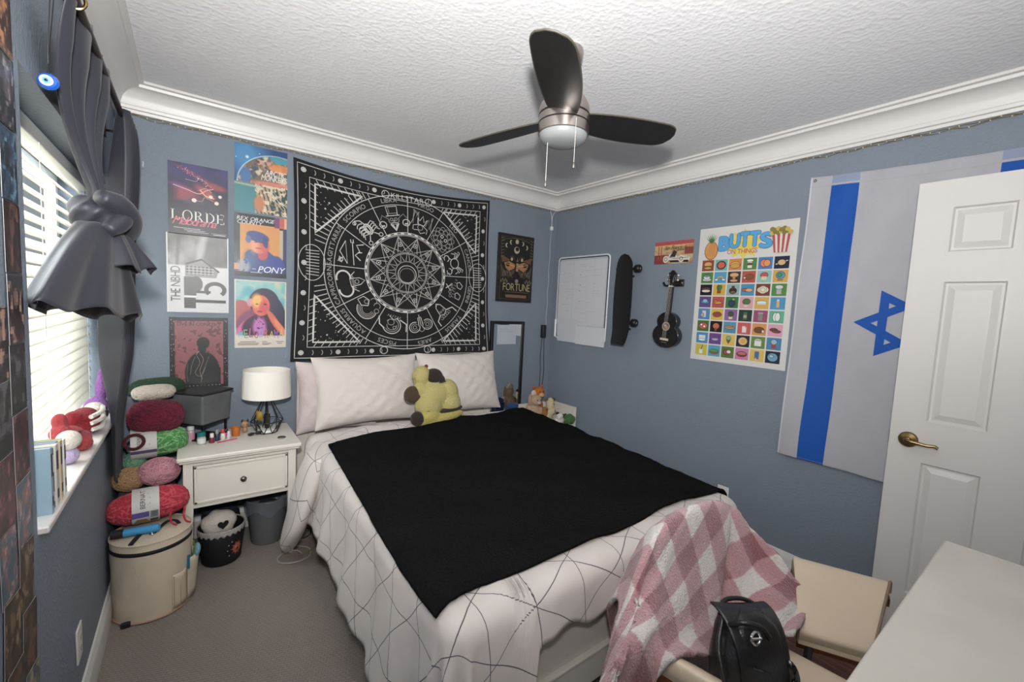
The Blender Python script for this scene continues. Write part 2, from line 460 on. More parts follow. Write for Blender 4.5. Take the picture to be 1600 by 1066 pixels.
# window: sill, frame, pane
M_marble = mat('sill_marble', '#cfcac6', .3, var=.06, vscale=14)
win = bpy.data.objects.new('window_1', None); COL.objects.link(win); win.location = (XL - .11, (WY0 + WY1) / 2, WZ0); struct(win)
MB().box(XL - .24, XL + .02, WY0 + .002, WY1 - .002, WZ0 - .001, WZ0 + .018).build('window_sill', M_marble, win, bevel=.004)
M_alu = mat('window_frame_white', '#e4e4e2', .4)
m = MB(); fx0, fx1 = XL - .232, XL - .192; zz = WZ0 + .018
m.box(fx0, fx1, WY0 + .002, WY0 + .045, zz, WZ1 - .002); m.box(fx0, fx1, WY1 - .045, WY1 - .002, zz, WZ1 - .002)
m.box(fx0, fx1, WY0 + .045, WY1 - .045, zz, zz + .045); m.box(fx0, fx1, WY0 + .045, WY1 - .045, WZ1 - .047, WZ1 - .002)
m.box(fx0 + .004, fx1 - .004, WY0 + .045, WY1 - .045, 1.40, 1.435); m.box(fx0 + .008, fx1 - .012, 2.06, 2.10, zz + .04, WZ1 - .04)
m.build('window_frame', M_alu, win, bevel=.003)
M_glass = mat('window_glass', '#eef4f4', .02, trans=1); M_glass.node_tree.nodes['Principled BSDF'].inputs['IOR'].default_value = 1.02
MB().box(XL - .216, XL - .212, WY0 + .03, WY1 - .03, zz + .03, WZ1 - .03).build('window_pane', M_glass, win)
# blinds
bl = thing('window_blind', (XL - .14, (WY0 + WY1) / 2, WZ1 - .05), 'white horizontal slatted blind lowered inside the window recess', 'blind')
M_slat = mat('blind_slat', '#f0ece2', .5)
nt = M_slat.node_tree; tr = nt.nodes.new('ShaderNodeBsdfTranslucent'); tr.inputs[0].default_value = (1, .97, .9, 1)
mx = nt.nodes.new('ShaderNodeMixShader'); mx.inputs[0].default_value = .45
nt.links.new(nt.nodes['Principled BSDF'].outputs[0], mx.inputs[1]); nt.links.new(tr.outputs[0], mx.inputs[2]); nt.links.new(mx.outputs[0], nt.nodes['Material Output'].inputs[0])
m = MB(); z = WZ1 - .075
while z > WZ0 + .06:
    ang = math.radians(52 if z > 1.42 else 66); c, s_ = math.cos(ang) * .025, math.sin(ang) * .025
    def fn(u, v, z=z, c=c, s_=s_):
        t = 2 * v - 1; return (XL - .108 + t * c + .003 * (1 - t * t), WY0 + .012 + u * (WY1 - WY0 - .024), z - t * s_)
    m.grid(fn, 1, 4)
    z -= .0435
m.build('slats', M_slat, bl, solid=.002)
MB().box(XL - .135, XL - .081, WY0 + .008, WY1 - .008, WZ1 - .052, WZ1 - .004).build('head_rail', M_alu, bl, bevel=.003)
MB().box(XL - .133, XL - .083, WY0 + .012, WY1 - .012, WZ0 + .022, WZ0 + .04).build('bottom_rail', M_alu, bl, bevel=.004)
for y in (WY0 + .18, 2.08, WY1 - .18):
    MB().tube([(XL - .080, y, WZ1 - .05), (XL - .080, y, WZ0 + .035)], .0012, 5).build('ladder_cord', M_alu, bl)
MB().tube([(XL - .078, WY0 + .1, WZ1 - .05), (XL - .076, WY0 + .1, 1.35)], .004, 6).build('tilt_wand', M_alu, bl)
# door: six raised panels, hinged past the right edge of the photo, standing open along the right wall
DX = XR - .20; DY0, DY1 = -.27, .497; DZ0, DZ1 = .012, 2.088
M_door = mat('door_paint', '#c8c5c2', .42, bump=.05, bscale=60, stretch=(1, 6, 1))
door = bpy.data.objects.new('door_1', None); COL.objects.link(door); door.location = (DX, DY0, 0); struct(door)
m = MB()
cols = [(.195, .39), (-.12, .08)]; rows = [(1.78, 1.98), (1.05, 1.67), (.27, .882)]
ys = sorted({DY0, DY1, *[a for c in cols for a in c]}); zs = sorted({DZ0, DZ1, *[a for r in rows for a in r]})
m.box(DX + .012, DX + .037, DY0, DY1, DZ0, DZ1)
for i in range(len(ys) - 1):
    for j in range(len(zs) - 1):
        a, b, c, d = ys[i], ys[i + 1], zs[j], zs[j + 1]
        if (a, b) in cols and (c, d) in rows: continue
        m.box(DX, DX + .012, a, b, c, d)
bv = .0
o = m.build('door_slab', M_door, door)
pm = MB()
for a, b in cols:
    for c, d in rows:
        def loop(i, x): return [(x, a + i, c + i), (x, b - i, c + i), (x, b - i, d - i), (x, a + i, d - i)]
        Ls = [loop(0, DX - .0005), loop(.008, DX - .001), loop(.014, DX + .0085), loop(.022, DX + .0085), loop(.044, DX + .001), (loop(.046, DX + .0005))]
        for p, q in zip(Ls, Ls[1:]):
            pm.add(p + q, [(k, (k + 1) % 4, 4 + (k + 1) % 4, 4 + k) for k in range(4)])
        pm.add(Ls[-1], [(0, 1, 2, 3)])
pm.build('door_panel_moulding', M_door, door, smooth=20, recalc=False)
M_brass = mat('antique_brass', '#7d6a48', .28, metal=1, var=.15, vscale=60)
h = MB(); hy, hz = .432, .966
h.lathe([(0, -.022), (.012, -.021), (.014, -.014), (.03, -.011), (.034, -.006), (.034, 0), (0, 0)], (DX - .0005, hy, hz), 28, ax='x')
hd = h.build('door_handle', M_brass, door)
lp = spline([(DX - .018, hy, hz), (DX - .05, hy, hz + .002), (DX - .06, hy - .012, hz + .003), (DX - .058, hy - .04, hz + .001), (DX - .055, hy - .07, hz - .002), (DX - .052, hy - .092, hz + .001), (DX - .052, hy - .104, hz - .006)], 28)
MB().tube(lp, [.010 - .0045 * k / 28 for k in range(29)], 12).build('lever', M_brass, hd)
MB().box(DX - .0005, DX + .0375, DY1 - .0002, DY1 + .001, hz - .03, hz + .03).build('latch_plate', M_brass, door)
# ================================================================== ceiling fan
M_nickel = mat('brushed_nickel', '#b4aaa4', .3, metal=1, bump=.03, bscale=300, stretch=(1, 1, 12))
M_blade = mat('black_wood_blade', '#1c1b1b', .42, bump=.1, bscale=60, stretch=(1, 8, 8), var=.3, vscale=30)
M_rim = mat('blade_edge', '#4a463c', .5)
M_dome = mat('frosted_dome', '#8f9193', .45)
FX, FY, FZ = 1.222, 1.352, 2.25
fan = thing('ceiling_fan', (FX, FY, ZC - .3), 'brushed nickel ceiling fan with three black blades and a white dome light', 'ceiling fan')
MB().lathe([(0, ZC), (.062, ZC), (.064, ZC - .012), (.06, ZC - .04), (.05, ZC - .05), (.02, ZC - .056), (0, ZC - .056)], (FX, FY, 0), 40).build('canopy', M_nickel, fan)
MB().lathe([(.034, ZC - .05), (.034, ZC - .11), (.03, ZC - .115), (.03, FZ + .07)], (FX, FY, 0), 28).build('downrod', M_nickel, fan)
MB().lathe([(0, FZ + .086), (.045, FZ + .085), (.08, FZ + .07), (.098, FZ + .04), (.102, FZ + .022), (.103, FZ + .004), (.1, FZ + .002), (.1, FZ - .002), (.103, FZ - .004), (.103, FZ - .03), (.1, FZ - .031), (.1, FZ - .035), (.103, FZ - .036), (.103, FZ - .072), (.09, FZ - .076), (0, FZ - .076)], (FX, FY, 0), 48).build('motor_housing', M_nickel, fan, smooth=25)
MB().lathe([(.1015, FZ - .0005), (.1042, FZ - .0008), (.1042, FZ - .0032), (.1015, FZ - .0035)], (FX, FY, 0), 48).lathe([(.1015, FZ - .0315), (.1042, FZ - .0318), (.1042, FZ - .0345), (.1015, FZ - .0348)], (FX, FY, 0), 48).build('trim_ring', mat('fan_dark_ring', '#1a1412', .5), fan)
MB().lathe([(.098, FZ - .0745), (.0965, FZ - .085), (.088, FZ - .099), (.068, FZ - .109), (.04, FZ - .115), (0, FZ - .117)], (FX, FY, 0), 48).build('light_dome', M_dome, fan)
tips = [at(725, 229, 2, FZ - .01), at(1050, 213, 2, FZ - .01), at(860, 46, 2, FZ - .01)]
for k, t in enumerate(tips):
    d = Vector((t.x - FX, t.y - FY)); Lr = d.length; d.normalize(); n = Vector((-d.y, d.x))
    out = []
    for i in range(31):
        s_ = i / 30
        wl = .068 + .012 * math.sin(PI * min(1, s_ * 1.1)) ** .8 - .012 * (1 - s_) ** 3
        if s_ > .84: wl *= math.sqrt(max(0, 1 - ((s_ - .84) / .163) ** 2.6))
        out.append((s_, wl))
    pitch = math.radians(13)
    def pt(s_, t_, h, d=d, n=n, Lr=Lr):
        r = .085 + s_ * (Lr - .085); lat = t_ + .004 * math.sin(PI * s_)
        return (FX + d.x * r + n.x * lat * math.cos(pitch), FY + d.y * r + n.y * lat * math.cos(pitch), FZ - .012 + lat * math.sin(pitch) * -1 + h)
    poly = [(s_, wl) for s_, wl in out] + [(s_, -wl) for s_, wl in out[::-1]]
    m = MB(); nn = len(out)
    vs = []
    for h in (-.003, .003):
        for s_, wl in out:
            for q in range(-4, 5): vs.append(pt(s_, wl * q / 4, h))
    fs = []
    for i in range(nn - 1):
        for q in range(8):
            a = i * 9 + q; fs.append((a, a + 9, a + 10, a + 1)); b = a + nn * 9; fs.append((b, b + 1, b + 10, b + 9))
        for q in (0, 8):
            a = i * 9 + q; fs.append((a, a + 9, a + 9 + nn * 9, a + nn * 9))
    for i in (0, nn - 1):
        for q in range(8): a = i * 9 + q; fs.append((a, a + 1, a + 1 + nn * 9, a + nn * 9))
    m.add(vs, fs); bo = m.build('blade', M_blade, fan, smooth=35)
    e = MB(); e.tube([pt(s_, wl + .0005, 0) for s_, wl in out] + [pt(s_, -wl - .0005, 0) for s_, wl in out[::-1]], .0034, 6); e.build('edge_band', M_rim, bo)
    MB().tube([pt(-.02, 0, .016), pt(.10, 0, .014)], .010, 8).build('blade_iron', M_nickel, fan)
for (ppx, ppy0, ppy1, da) in ((853, 226, 291, 1), (897, 168, 262, 2)):
    top = Vector((FX - .085, FY + .03, FZ - .05)) if da == 1 else Vector((FX - .02, FY - .101, FZ - .05))
    bot = at(ppx - 1, ppy1, 1, top.y); top.x = bot.x if da == 1 else top.x
    if da == 1: top = Vector((bot.x, top.y, FZ - .07))
    else: top = Vector((bot.x, top.y, FZ - .045))
    m = MB(); m.tube([top, Vector((bot.x, bot.y, bot.z + .02))], .0011, 5)
    for i in range(14): m.ell(top.lerp(bot, i / 14), .0019, nu=6, nv=4)
    pc = m.build('pull_chain', mat('chain_light', '#d9d6cf', .3, metal=.6), fan)
    MB().lathe([(0, .022), (.002, .021), (.004, .012), (.0055, .003), (.005, -.003), (0, -.006)], bot, 12).build('fob', mat('fob_pewter', '#a8a49c', .25, metal=1), pc)
# ================================================================== copper string lights under the crown
M_copper = mat('copper_wire', '#a98f4e', .35, metal=.7); M_led = mat('led_bead', '#d8cda0', .3)
def string_light(P0, P1, inn, n, label):
    P0, P1, inn = Vector(P0), Vector(P1), Vector(inn); L = (P1 - P0).length; al = (P1 - P0).normalized()
    root = thing('string_light', P0.lerp(P1, .5), label, 'string lights', 'fairy lights pinned under the crown moulding')
    m = MB()
    def W(t, ph): return P0 + al * t * L + inn * (.004 + .0025 * math.sin(t * 61 + ph)) + Vector((0, 0, .005 * math.sin(t * 47 + ph) + .004 * math.sin(t * 131 + 2 * ph)))
    for ph in (0, 2.3): m.tube([W(i / 260, ph) for i in range(261)], .0013, 4)
    m.build('wire', M_copper, root)
    b = MB(); b.ell((0, 0, 0), (.0028, .0028, .0036), nu=6, nv=4)
    me = None
    for i in range(n):
        p = W((i + .5) / n, 0 if i % 2 else 2.3)
        if me is None:
            o = b.build('bulb', M_led, root); me = o
        else:
            o = me.copy(); COL.objects.link(o)
        o.location = p
    return root
string_light((XL + .02, YB - .004, 2.362), (XR - .01, YB - .004, 2.362), (0, -1, 0), 95, 'thin copper fairy light string taped under the crown moulding above the posters')
string_light((XR - .004, YB - .01, 2.362), (XR - .004, .1, 2.362), (-1, 0, 0), 95, 'thin copper fairy light string under the crown moulding above the flag and wall')
m = MB()
p0 = Vector((XR - .05, YB - .008, 2.372)); c0 = Vector((XR - .07, YB - .012, 2.20)); 
m.tube(spline([(XR - .09, YB - .006, 2.37), (XR - .075, YB - .008, 2.32), (XR - .07, YB - .01, 2.27), (XR - .072, YB - .012, 2.215)], 20), .003, 6)
m.tube(spline([(XR - .03, YB - .006, 2.37), (XR - .055, YB - .008, 2.335), (XR - .067, YB - .01, 2.30), (XR - .068, YB - .012, 2.215)], 20), .003, 6)
lead = thing('light_lead', (XR - .07, YB - .01, 1.25), 'clear cord with white plug hanging down the wall corner from the fairy lights', 'cord')
m.tube([(XR - .07 + .004 * math.sin(i * .9), YB - .006, 2.215 - i * .0315) for i in range(30)], .0016, 5)
m.build('cord', mat('clear_cord', '#c3c8cc', .3), lead)
MB().box(XR - .082, XR - .056, YB - .022, YB - .002, 2.19, 2.225).build('connector', M_alu, lead, bevel=.003)
ad = thing('power_adapter', (2.645, YB - .02, 1.19), 'small black power adapter plugged into the wall corner with two thin cables', 'adapter')
MB().box(2.625, 2.667, YB - .038, YB - .001, 1.19, 1.31).build('adapter_body', mat('black_plastic', '#17181a', .4), ad, bevel=.005)
for k, (x, q) in enumerate(((2.635, 0), (2.658, .02))):
    MB().tube(spline([(x, YB - .02, 1.19), (x - .004 + q, YB - .012, 1.02), (x + .006 + q, YB - .012, .86), (x + q * .4, YB - .014, .70), (x - .01, YB - .02, .6)], 24), .0028, 6).build('cable', mat('black_plastic', '#17181a', .4), ad)
# ================================================================== wall plates
def outlet(y, z, side, label):
    s_ = 1 if side == 'right' else -1
    X = XR if side == 'right' else XL
    r = thing('outlet_plate', (X, y, z), label, 'outlet')
    a, b = (X - .006, X) if s_ == 1 else (X, X + .006)
    MB().box(a, b, y - .036, y + .036, z - .058, z + .058).build('plate', mat('plate_white', '#dcdad4', .35), r, bevel=.003)
    f = X - .0075 if s_ == 1 else X + .0065
    for dz in (.02, -.02):
        so = MB().box(f, f + .0015, y - .016, y + .016, z + dz - .014, z + dz + .014).build('socket', mat('plate_white', '#dcdad4', .35), r, bevel=.001)
        g = f - .0004 if s_ == 1 else f + .0012
        sl = MB()
        for dy in (-.006, .006): sl.box(g, g + .0007, y + dy - .0012, y + dy + .0012, z + dz - .003, z + dz + .006)
        sl.box(g, g + .0007, y - .002, y + .002, z + dz - .01, z + dz - .006)
        sl.build('slots', mat('slot_dark', '#2a2826', .6), so)
outlet(1.313, .318, 'right', 'white outlet plate low on the right wall between bed foot and flag')
outlet(1.888, .295, 'left', 'white outlet plate low on the left wall under the window')
# ================================================================== prints on the back wall
PM = printmat('glossy_print', .38)
PMM = printmat('matte_print', .7)
def poster(x0, z0, x1, z1, img, draw, label, cat='poster', group='posters beside the tapestry', base='#ffffff', off=.003):
    P = Print(x1 - x0, z1 - z0, on_back(x0, z0, off), thick=.0015)
    P.base(base, raster=img)
    draw(P, P.w, P.h)
    o = P.build('poster', PM, smooth=10, recalc=False)
    return tag(o, label, cat, group)
# 1: purple night poster with red light streaks
X, Y, im = canvas(84, 118, '#1d1a24')
im = mixc(im, np.clip(1.15 - Y * 2.1, 0, 1), '#3d3a78'); im = mixc(im, np.clip((vnoise(118, 84, 4, 3) - .45) * 2, 0, .7) * (Y < .7), '#2a2650')
im = mixc(im, .6 * blob(X, Y, .75, .62, .35, .25, soft=.8), '#3a4352')
for cx, cy, rx, ry, rot, c, a in ((.3, .42, .2, .09, .1, '#c2304a', .9), (.18, .33, .16, .04, .2, '#9a3a90', .7), (.6, .36, .18, .06, .45, '#e04a48', .95), (.78, .27, .2, .05, .15, '#b8383c', .9), (.4, .13, .3, .03, .3, '#c04058', .6), (.25, .47, .16, .05, -.2, '#a82a48', .8), (.45, .5, .2, .06, 0, '#5a4a58', .6)):
    im = mixc(im, a * blob(X, Y, cx, cy, rx, ry, rot, .9) * (.6 + .4 * vnoise(118, 84, 9, 5)), c)
SER = {'L': [('v', 0, .16), ('h', 0, .55, 0), ('s', 0), ('e', .55)], 'I': []}
def serif_word(P, word, x0, y0, x1, y1, col):
    n = len(word); cw = (x1 - x0) / n; h = y1 - y0; t = cw * .13
    for i, ch in enumerate(word):
        a = x0 + i * cw + cw * .05; W = cw * .86
        hh = P.hh()
        def bar(p, q, r, s_): P.rect(a + p * W, y0 + q * h, a + r * W, y0 + s_ * h, col, hh)
        if ch in 'LRDE': bar(.1, 0, .26, 1); bar(0, .0, .38, .045); bar(0, .955, .38, 1)
        if ch == 'L': bar(.2, 0, .85, .05); bar(.8, 0, .87, .24)
        if ch == 'E': bar(.2, 0, .85, .05); bar(.2, .95, .82, 1); bar(.2, .49, .66, .535); bar(.8, 0, .87, .22); bar(.76, .8, .82, 1); bar(.62, .4, .67, .62)
        if ch == 'O':
            for k in range(28):
                t0, t1 = 2 * PI * k / 28, 2 * PI * (k + 1) / 28
                P.poly([(a + W * (.5 + R_ * .52 * math.cos(q)), y0 + h * (.5 + (.52 if R_ == 1 else .47) * math.sin(q))) for R_, q in ((1, t0), (1, t1), (.76, t1), (.76, t0))], col, hh)
        if ch == 'D':
            for k in range(16):
                t0, t1 = -PI / 2 + PI * k / 16, -PI / 2 + PI * (k + 1) / 16
                P.poly([(a + W * (.3 + R_ * .68 * math.cos(q)), y0 + h * (.5 + (.5 if R_ == 1 else .455) * math.sin(q))) for R_, q in ((1, t0), (1, t1), (.78, t1), (.78, t0))], col, hh)
        if ch == 'R':
            for k in range(14):
                t0, t1 = -PI / 2 + PI * k / 14, -PI / 2 + PI * (k + 1) / 14
                P.poly([(a + W * (.3 + R_ * .45 * math.cos(q)), y0 + h * (.74 + (.26 if R_ == 1 else .215) * math.sin(q))) for R_, q in ((1, t0), (1, t1), (.7, t1), (.7, t0))], col, hh)
            P.poly([(a + .42 * W, y0 + .5 * h), (a + .56 * W, y0 + .5 * h), (a + 1.0 * W, y0), (a + .82 * W, y0)], col, hh)
def d1(P, w, h):
    rng = random.Random(2)
    for pts, wd, c in (([(.08, .68), (.3, .64), (.5, .6), (.62, .66), (.75, .7)], .004, '#f0b0a8'), ([(.28, .78), (.45, .77), (.52, .82), (.66, .76)], .0025, '#c890c8'), ([(.45, .5), (.55, .5), (.6, .56), (.75, .52)], .003, '#b89888'), ([(.52, .66), (.62, .58), (.76, .56)], .005, '#ffb08a'), ([(.5, .65), (.62, .69), (.72, .64)], .003, '#f08a70')):
        P.stroke([p.to_2d() for p in spline([(a * w, b * h, 0) for a, b in pts], 16)], wd, c)
    hh = P.hh()
    for k in range(70):
        t = rng.random(); x = .22 + .5 * t + rng.gauss(0, .03); y = .93 - .22 * t + rng.gauss(0, .018)
        P.rect(x * w, y * h, (x + rng.uniform(.005, .018)) * w, (y + rng.uniform(.004, .009)) * h, rng.choice(['#f0a0a0', '#e86a70', '#ffffff', '#c85a90']), hh)
    for x, y, r in ((.42, .5, .012), (.8, .5, .011), (.86, .6, .009), (.7, .58, .01)): P.oval(x * w, y * h, r, r, '#f8e0d8', n=8)
    serif_word(P, 'LORDE', .03 * w, .20 * h, .97 * w, .345 * h, '#e8eae8')
    P.text('Melodrama', .06 * w, .135 * h, .80 * w, .25 * h, '#e0526e', shear=.45, gap=-.02)
    for k, (a, b) in enumerate(((.08, .52), (.25, .6), (.3, .66))): P.rect(a * w, (.085 - k * .022) * h, b * w, (.094 - k * .022) * h, '#b8b8c0')
    P.rect(.7 * w, .05 * h, .97 * w, .058 * h, '#90909a'); P.rect(.74 * w, .03 * h, .95 * w, .042 * h, '#c8c8c8')
poster(-.100, 1.782, .174, 2.172, im, d1, 'dark purple poster with red light streaks and white serif lettering, top left')
# 2: monochrome poster
X, Y, im = canvas(80, 126, '#d4d4d6')
n = vnoise(126, 80, 3, 11, 4); g = .42 + .5 * (n - .3)
ph = np.clip((.405 - Y) * 60, 0, 1)
im = im * (1 - ph[..., None]) + np.stack([g] * 3, 2) * ph[..., None]
im = mixc(im, .75 * ph * blob(X, Y, .72, .2, .22, .2, .5, .9), '#5a5a5e'); im = mixc(im, .6 * ph * blob(X, Y, .17, .2, .03, .3, .1, 1), '#484848'); im = mixc(im, .7 * ph * blob(X, Y, .55, .16, .06, .25, .3, 1), '#d0d0d0')
def d2(P, w, h):
    P.poly([(.28 * w, .62 * h), (.56 * w, .70 * h), (.84 * w, .56 * h), (.8 * w, .46 * h), (.28 * w, .46 * h)], '#8a8a8c')
    P.poly([(.28 * w, .63 * h), (.55 * w, .705 * h), (.86 * w, .545 * h), (.84 * w, .53 * h), (.55 * w, .68 * h), (.3 * w, .61 * h)], '#39393b')
    for k in range(7): P.rect((.3 + .065 * k) * w, .49 * h, (.33 + .065 * k) * w, .60 * h, '#3e3e40')
    for k in range(3): P.rect(.3 * w, (.5 + .035 * k) * h, .76 * w, (.508 + .035 * k) * h, '#c8c8ca')
    P.rect(.26 * w, .22 * h, .46 * w, .46 * h, '#4e5052'); P.oval(.46 * w, .37 * h, .03, .045, '#4e5052')
    P.rect(.26 * w, .055 * h, .45 * w, .19 * h, '#343437'); P.rect(.26 * w, .195 * h, .46 * w, .215 * h, '#e8e8ea')
    P.rect(.45 * w, .13 * h, .96 * w, .168 * h, '#222224')
    P.rect(.46 * w, .255 * h, .7 * w, .285 * h, '#3a3a3c')
    P.stroke([(w * (.78 + .155 * math.cos(a)), h * (.305 + .082 * math.sin(a))) for a in [math.radians(k) for k in range(225, -61, -13)]], .021, '#3c3c3e')
    P.text('THE', .05 * w, .14 * h, .20 * w, .30 * h, '#1e1e20', rot=1); P.text('NBHD', .05 * w, .33 * h, .20 * w, .585 * h, '#5a5a5e', rot=1)
    for a in (0, 1): P.stroke([(a * w, 0), (a * w, h)], .006, '#dededf')
poster(-.108, 1.347, .172, 1.785, im, d2, 'black and white poster with sideways 15 and a house, middle of the left column')
# 3: red concert poster
X, Y, im = canvas(82, 120, '#1f1a1c')
n = vnoise(120, 82, 10, 21)
inn = ((X > .09) & (X < .91) & (Y > .05) & (Y < .96)).astype(float)
im = mixc(im, inn, '#8f4a50'); im = mixc(im, inn * np.clip((n - .5) * 2, 0, .6), '#a85c60'); im = mixc(im, inn * (n > .66), '#6a3036')
fig = np.maximum.reduce([blob(X, Y, .56, .36, .11, .085, soft=.1), blob(X, Y, .54, .45, .07, .08, soft=.1), blob(X, Y, .55, .78, .3, .3, soft=.06) * (Y > .5), ((X > .25) & (X < .86) & (Y > .72)).astype(float)])
im = mixc(im, fig * inn, '#1c2020')
def d3(P, w, h):
    P.text('LIVE IN CONCERT', .13 * w, .882 * h, .87 * w, .925 * h, '#3c1418')
    rng = random.Random(5)
    for pts, c in (([(.5, .5), (.56, .4), (.5, .25), (.54, .12)], '#b07878'), ([(.45, .46), (.5, .36), (.42, .22), (.52, .17), (.6, .3)], '#8a8a80'), ([(.66, .45), (.6, .33), (.54, .2), (.52, .08)], '#77806e'), ([(.42, .45), (.36, .32), (.34, .2)], '#7a7a68'), ([(.3, .35), (.28, .2), (.3, .1)], '#6a6258'), ([(.5, .53), (.46, .5), (.44, .47)], '#c0a090')):
        P.stroke([p.to_2d() for p in spline([(a * w, b * h, 0) for a, b in pts], 14)], .0022, c)
    hh = P.hh()
    for k in range(60):
        sd = rng.random() < .5; x = rng.uniform(.015, .07) if sd else rng.uniform(.93, .98); y = rng.uniform(.03, .97)
        P.rect(x * w, y * h, (x + .012) * w, (y + rng.uniform(.004, .02)) * h, rng.choice(['#8a7478', '#b0a0a0', '#5a4448']), hh)
    for k in range(12): x = .12 + .065 * k; P.rect(x * w, .03 * h, (x + .02) * w, .042 * h, '#a89898', hh)
poster(-.104, .905, .171, 1.318, im, d3, 'dusty red concert poster with a dark suited figure, bottom of the left column')
# 4: planet and pool poster
X, Y, im = canvas(88, 120, '#16467c')
im = mixc(im, blob(X, Y, .2, .14, .35, .28, soft=1.2), '#2f8ac4'); im = mixc(im, blob(X, Y, .23, .18, .03, .022, soft=1), '#d8f4ff')
pl = blob(X, Y, .82, .56, .76, .46, soft=.02) * (Y < .58)
n = vnoise(120, 88, 9, 31); n2 = vnoise(120, 88, 7, 32); n3 = vnoise(120, 88, 12, 33)
pc = mixc(mixc(mixc(np.ones((120, 88, 3)) * srgb('#7a6a58'), np.clip((n - .5) * 8, 0, 1), '#d89a86'), np.clip((n2 - .55) * 8, 0, 1), '#d8c8a8'), np.clip((n3 - .58) * 8, 0, 1), '#46586a')
pc = mixc(pc, blob(X, Y, .86, .27, .22, .07, 0, .4) * .9, '#e88428'); pc = mixc(pc, blob(X, Y, .86, .13, .2, .07, 0, .4), '#3c9aac'); pc = mixc(pc, blob(X, Y, .7, .55, .4, .06, 0, .5) * .9, '#e0785c'); pc = mixc(pc, blob(X, Y, .2, .45, .1, .12, 0, .4), '#3a70b0')
im = im * (1 - pl[..., None]) + pc * pl[..., None]
rimm = np.clip(1 - np.abs(np.sqrt(((X - .82) / .77) ** 2 + ((Y - .56) / .47) ** 2) - 1) * 40, 0, 1) * (Y < .57); im = mixc(im, rimm, '#c8e8f4')
low = (Y > .56).astype(float); im = mixc(im, low, '#3c8c94'); im = mixc(im, low * (X > .42), '#4a4a44')
cityn = vnoise(120, 88, 14, 35); im = mixc(im, low * (X > .4) * (np.abs(np.sin((X - .4 - (Y - .56) * .4) * 42)) > .55), '#b8a07c'); im = mixc(im, low * (X > .38) * (cityn > .6), '#e0d0b0'); im = mixc(im, low * blob(X, Y, .45, .85, .1, .12, soft=.5), '#c87848')
im = mixc(im, low * (X > .68) * (cityn < .45), '#2a4a50'); im = mixc(im, np.clip(1 - np.abs(Y - .585 - X * .03) * 40, 0, 1) * (X < .5), '#c8bca8')
def d4(P, w, h):
    P.text('ARCTIC', .56 * w, .595 * h, .985 * w, .68 * h, '#f2efe8', shear=.25); P.text('MONKEYS', .49 * w, .515 * h, .995 * w, .60 * h, '#f2efe8', shear=.25)
    for k, (a, b, c) in enumerate(((.66, .36, '#d8d0c0'), (.70, .38, '#9ab0b4'), (.62, .33, '#d0b888'))): P.stroke([(a * w, b * h), ((a + .3) * w, (b - .24) * h)], .004, c)
    for k in range(3): P.oval((.9 + .045 * k) * w, .44 * h, .004, .004, '#e8e4dc', n=6)
    for x, y in ((.03, .79), (.46, .9), (.05, .45)): P.oval(x * w, y * h, .003, .003, '#e8f4ff', n=6)
poster(.206, 1.957, .484, 2.347, im, d4, 'blue space poster with a patchwork planet above a pool, top of the right column')
# 5: orange portrait poster
X, Y, im = canvas(84, 110, '#262a30')
im = mixc(im, (X < .1) * .8 * vnoise(110, 84, 4, 44), '#5c7482'); im = mixc(im, (X > .92) * 1., '#2c3c6a'); im = mixc(im, ((X > .86) & (X < .93) & (Y > .2) & (Y < .7)) * 1., '#c8b090')
im = mixc(im, ((X > .11) & (X < .86) & (Y > .15) & (Y < .9)) * 1., '#dc8f32')
top = ((Y < .17) & (X > .76)); im = mixc(im, top * 1., '#7a3a78'); im = mixc(im, (top & (X > .86)) * 1., '#c8503c'); im = mixc(im, (top & (X > .95)) * 1., '#e8b070')
im = mixc(im, ((X < .09) & (Y > .8)) * 1., '#e09038'); im = mixc(im, ((X < .09) & (Y > .9)) * 1., '#6a4a80')
im = mixc(im, np.maximum(blob(X, Y, .5, .82, .34, .26, soft=.05) * (Y > .5), blob(X, Y, .46, .66, .26, .12, soft=.1)), '#27488a')
im = mixc(im, blob(X, Y, .78, .8, .18, .16, soft=.2), '#1c3a9a'); im = mixc(im, blob(X, Y, .3, .72, .12, .14, soft=.8) * .6, '#4a6a96')
im = mixc(im, blob(X, Y, .53, .63, .1, .1, soft=.2), '#c03a50'); im = mixc(im, blob(X, Y, .46, .48, .165, .14, soft=.12), '#e0683c'); im = mixc(im, blob(X, Y, .37, .5, .08, .12, soft=.8) * .8, '#f0a878'); im = mixc(im, blob(X, Y, .58, .5, .08, .13, soft=.6) * .8, '#d03a34')
im = mixc(im, blob(X, Y, .44, .35, .215, .085, .15, .15), '#3a4a8e'); im = mixc(im, blob(X, Y, .58, .42, .05, .1, -.2, .3), '#2c3a80'); im = mixc(im, blob(X, Y, .26, .4, .05, .06, soft=.4), '#5668a8')
im = mixc(im, blob(X, Y, .45, .535, .06, .012, soft=.5), '#c02c40'); im = mixc(im, blob(X, Y, .4, .44, .03, .008, soft=.5) + blob(X, Y, .52, .44, .03, .008, soft=.5), '#5a2a3a')
im = mixc(im, blob(X, Y, .17, .85, .12, .12, soft=.6) * .9 * (vnoise(110, 84, 16, 48) > .4), '#a8aab8'); im = mixc(im, (Y > .93) * .8, '#20242a')
def d5(P, w, h):
    P.text('REX ORANGE', .05 * w, .895 * h, .76 * w, .955 * h, '#f4f4f2', shear=.2); P.text('COUNTY', .06 * w, .838 * h, .53 * w, .893 * h, '#f4f4f2', shear=.2)
    P.text('PONY', .44 * w, .075 * h, .985 * w, .175 * h, '#f6f6f4', shear=.25); P.rect(.33 * w, .12 * h, .4 * w, .128 * h, '#e8e8e8'); P.rect(.3 * w, .062 * h, .52 * w, .072 * h, '#c8c8c8')
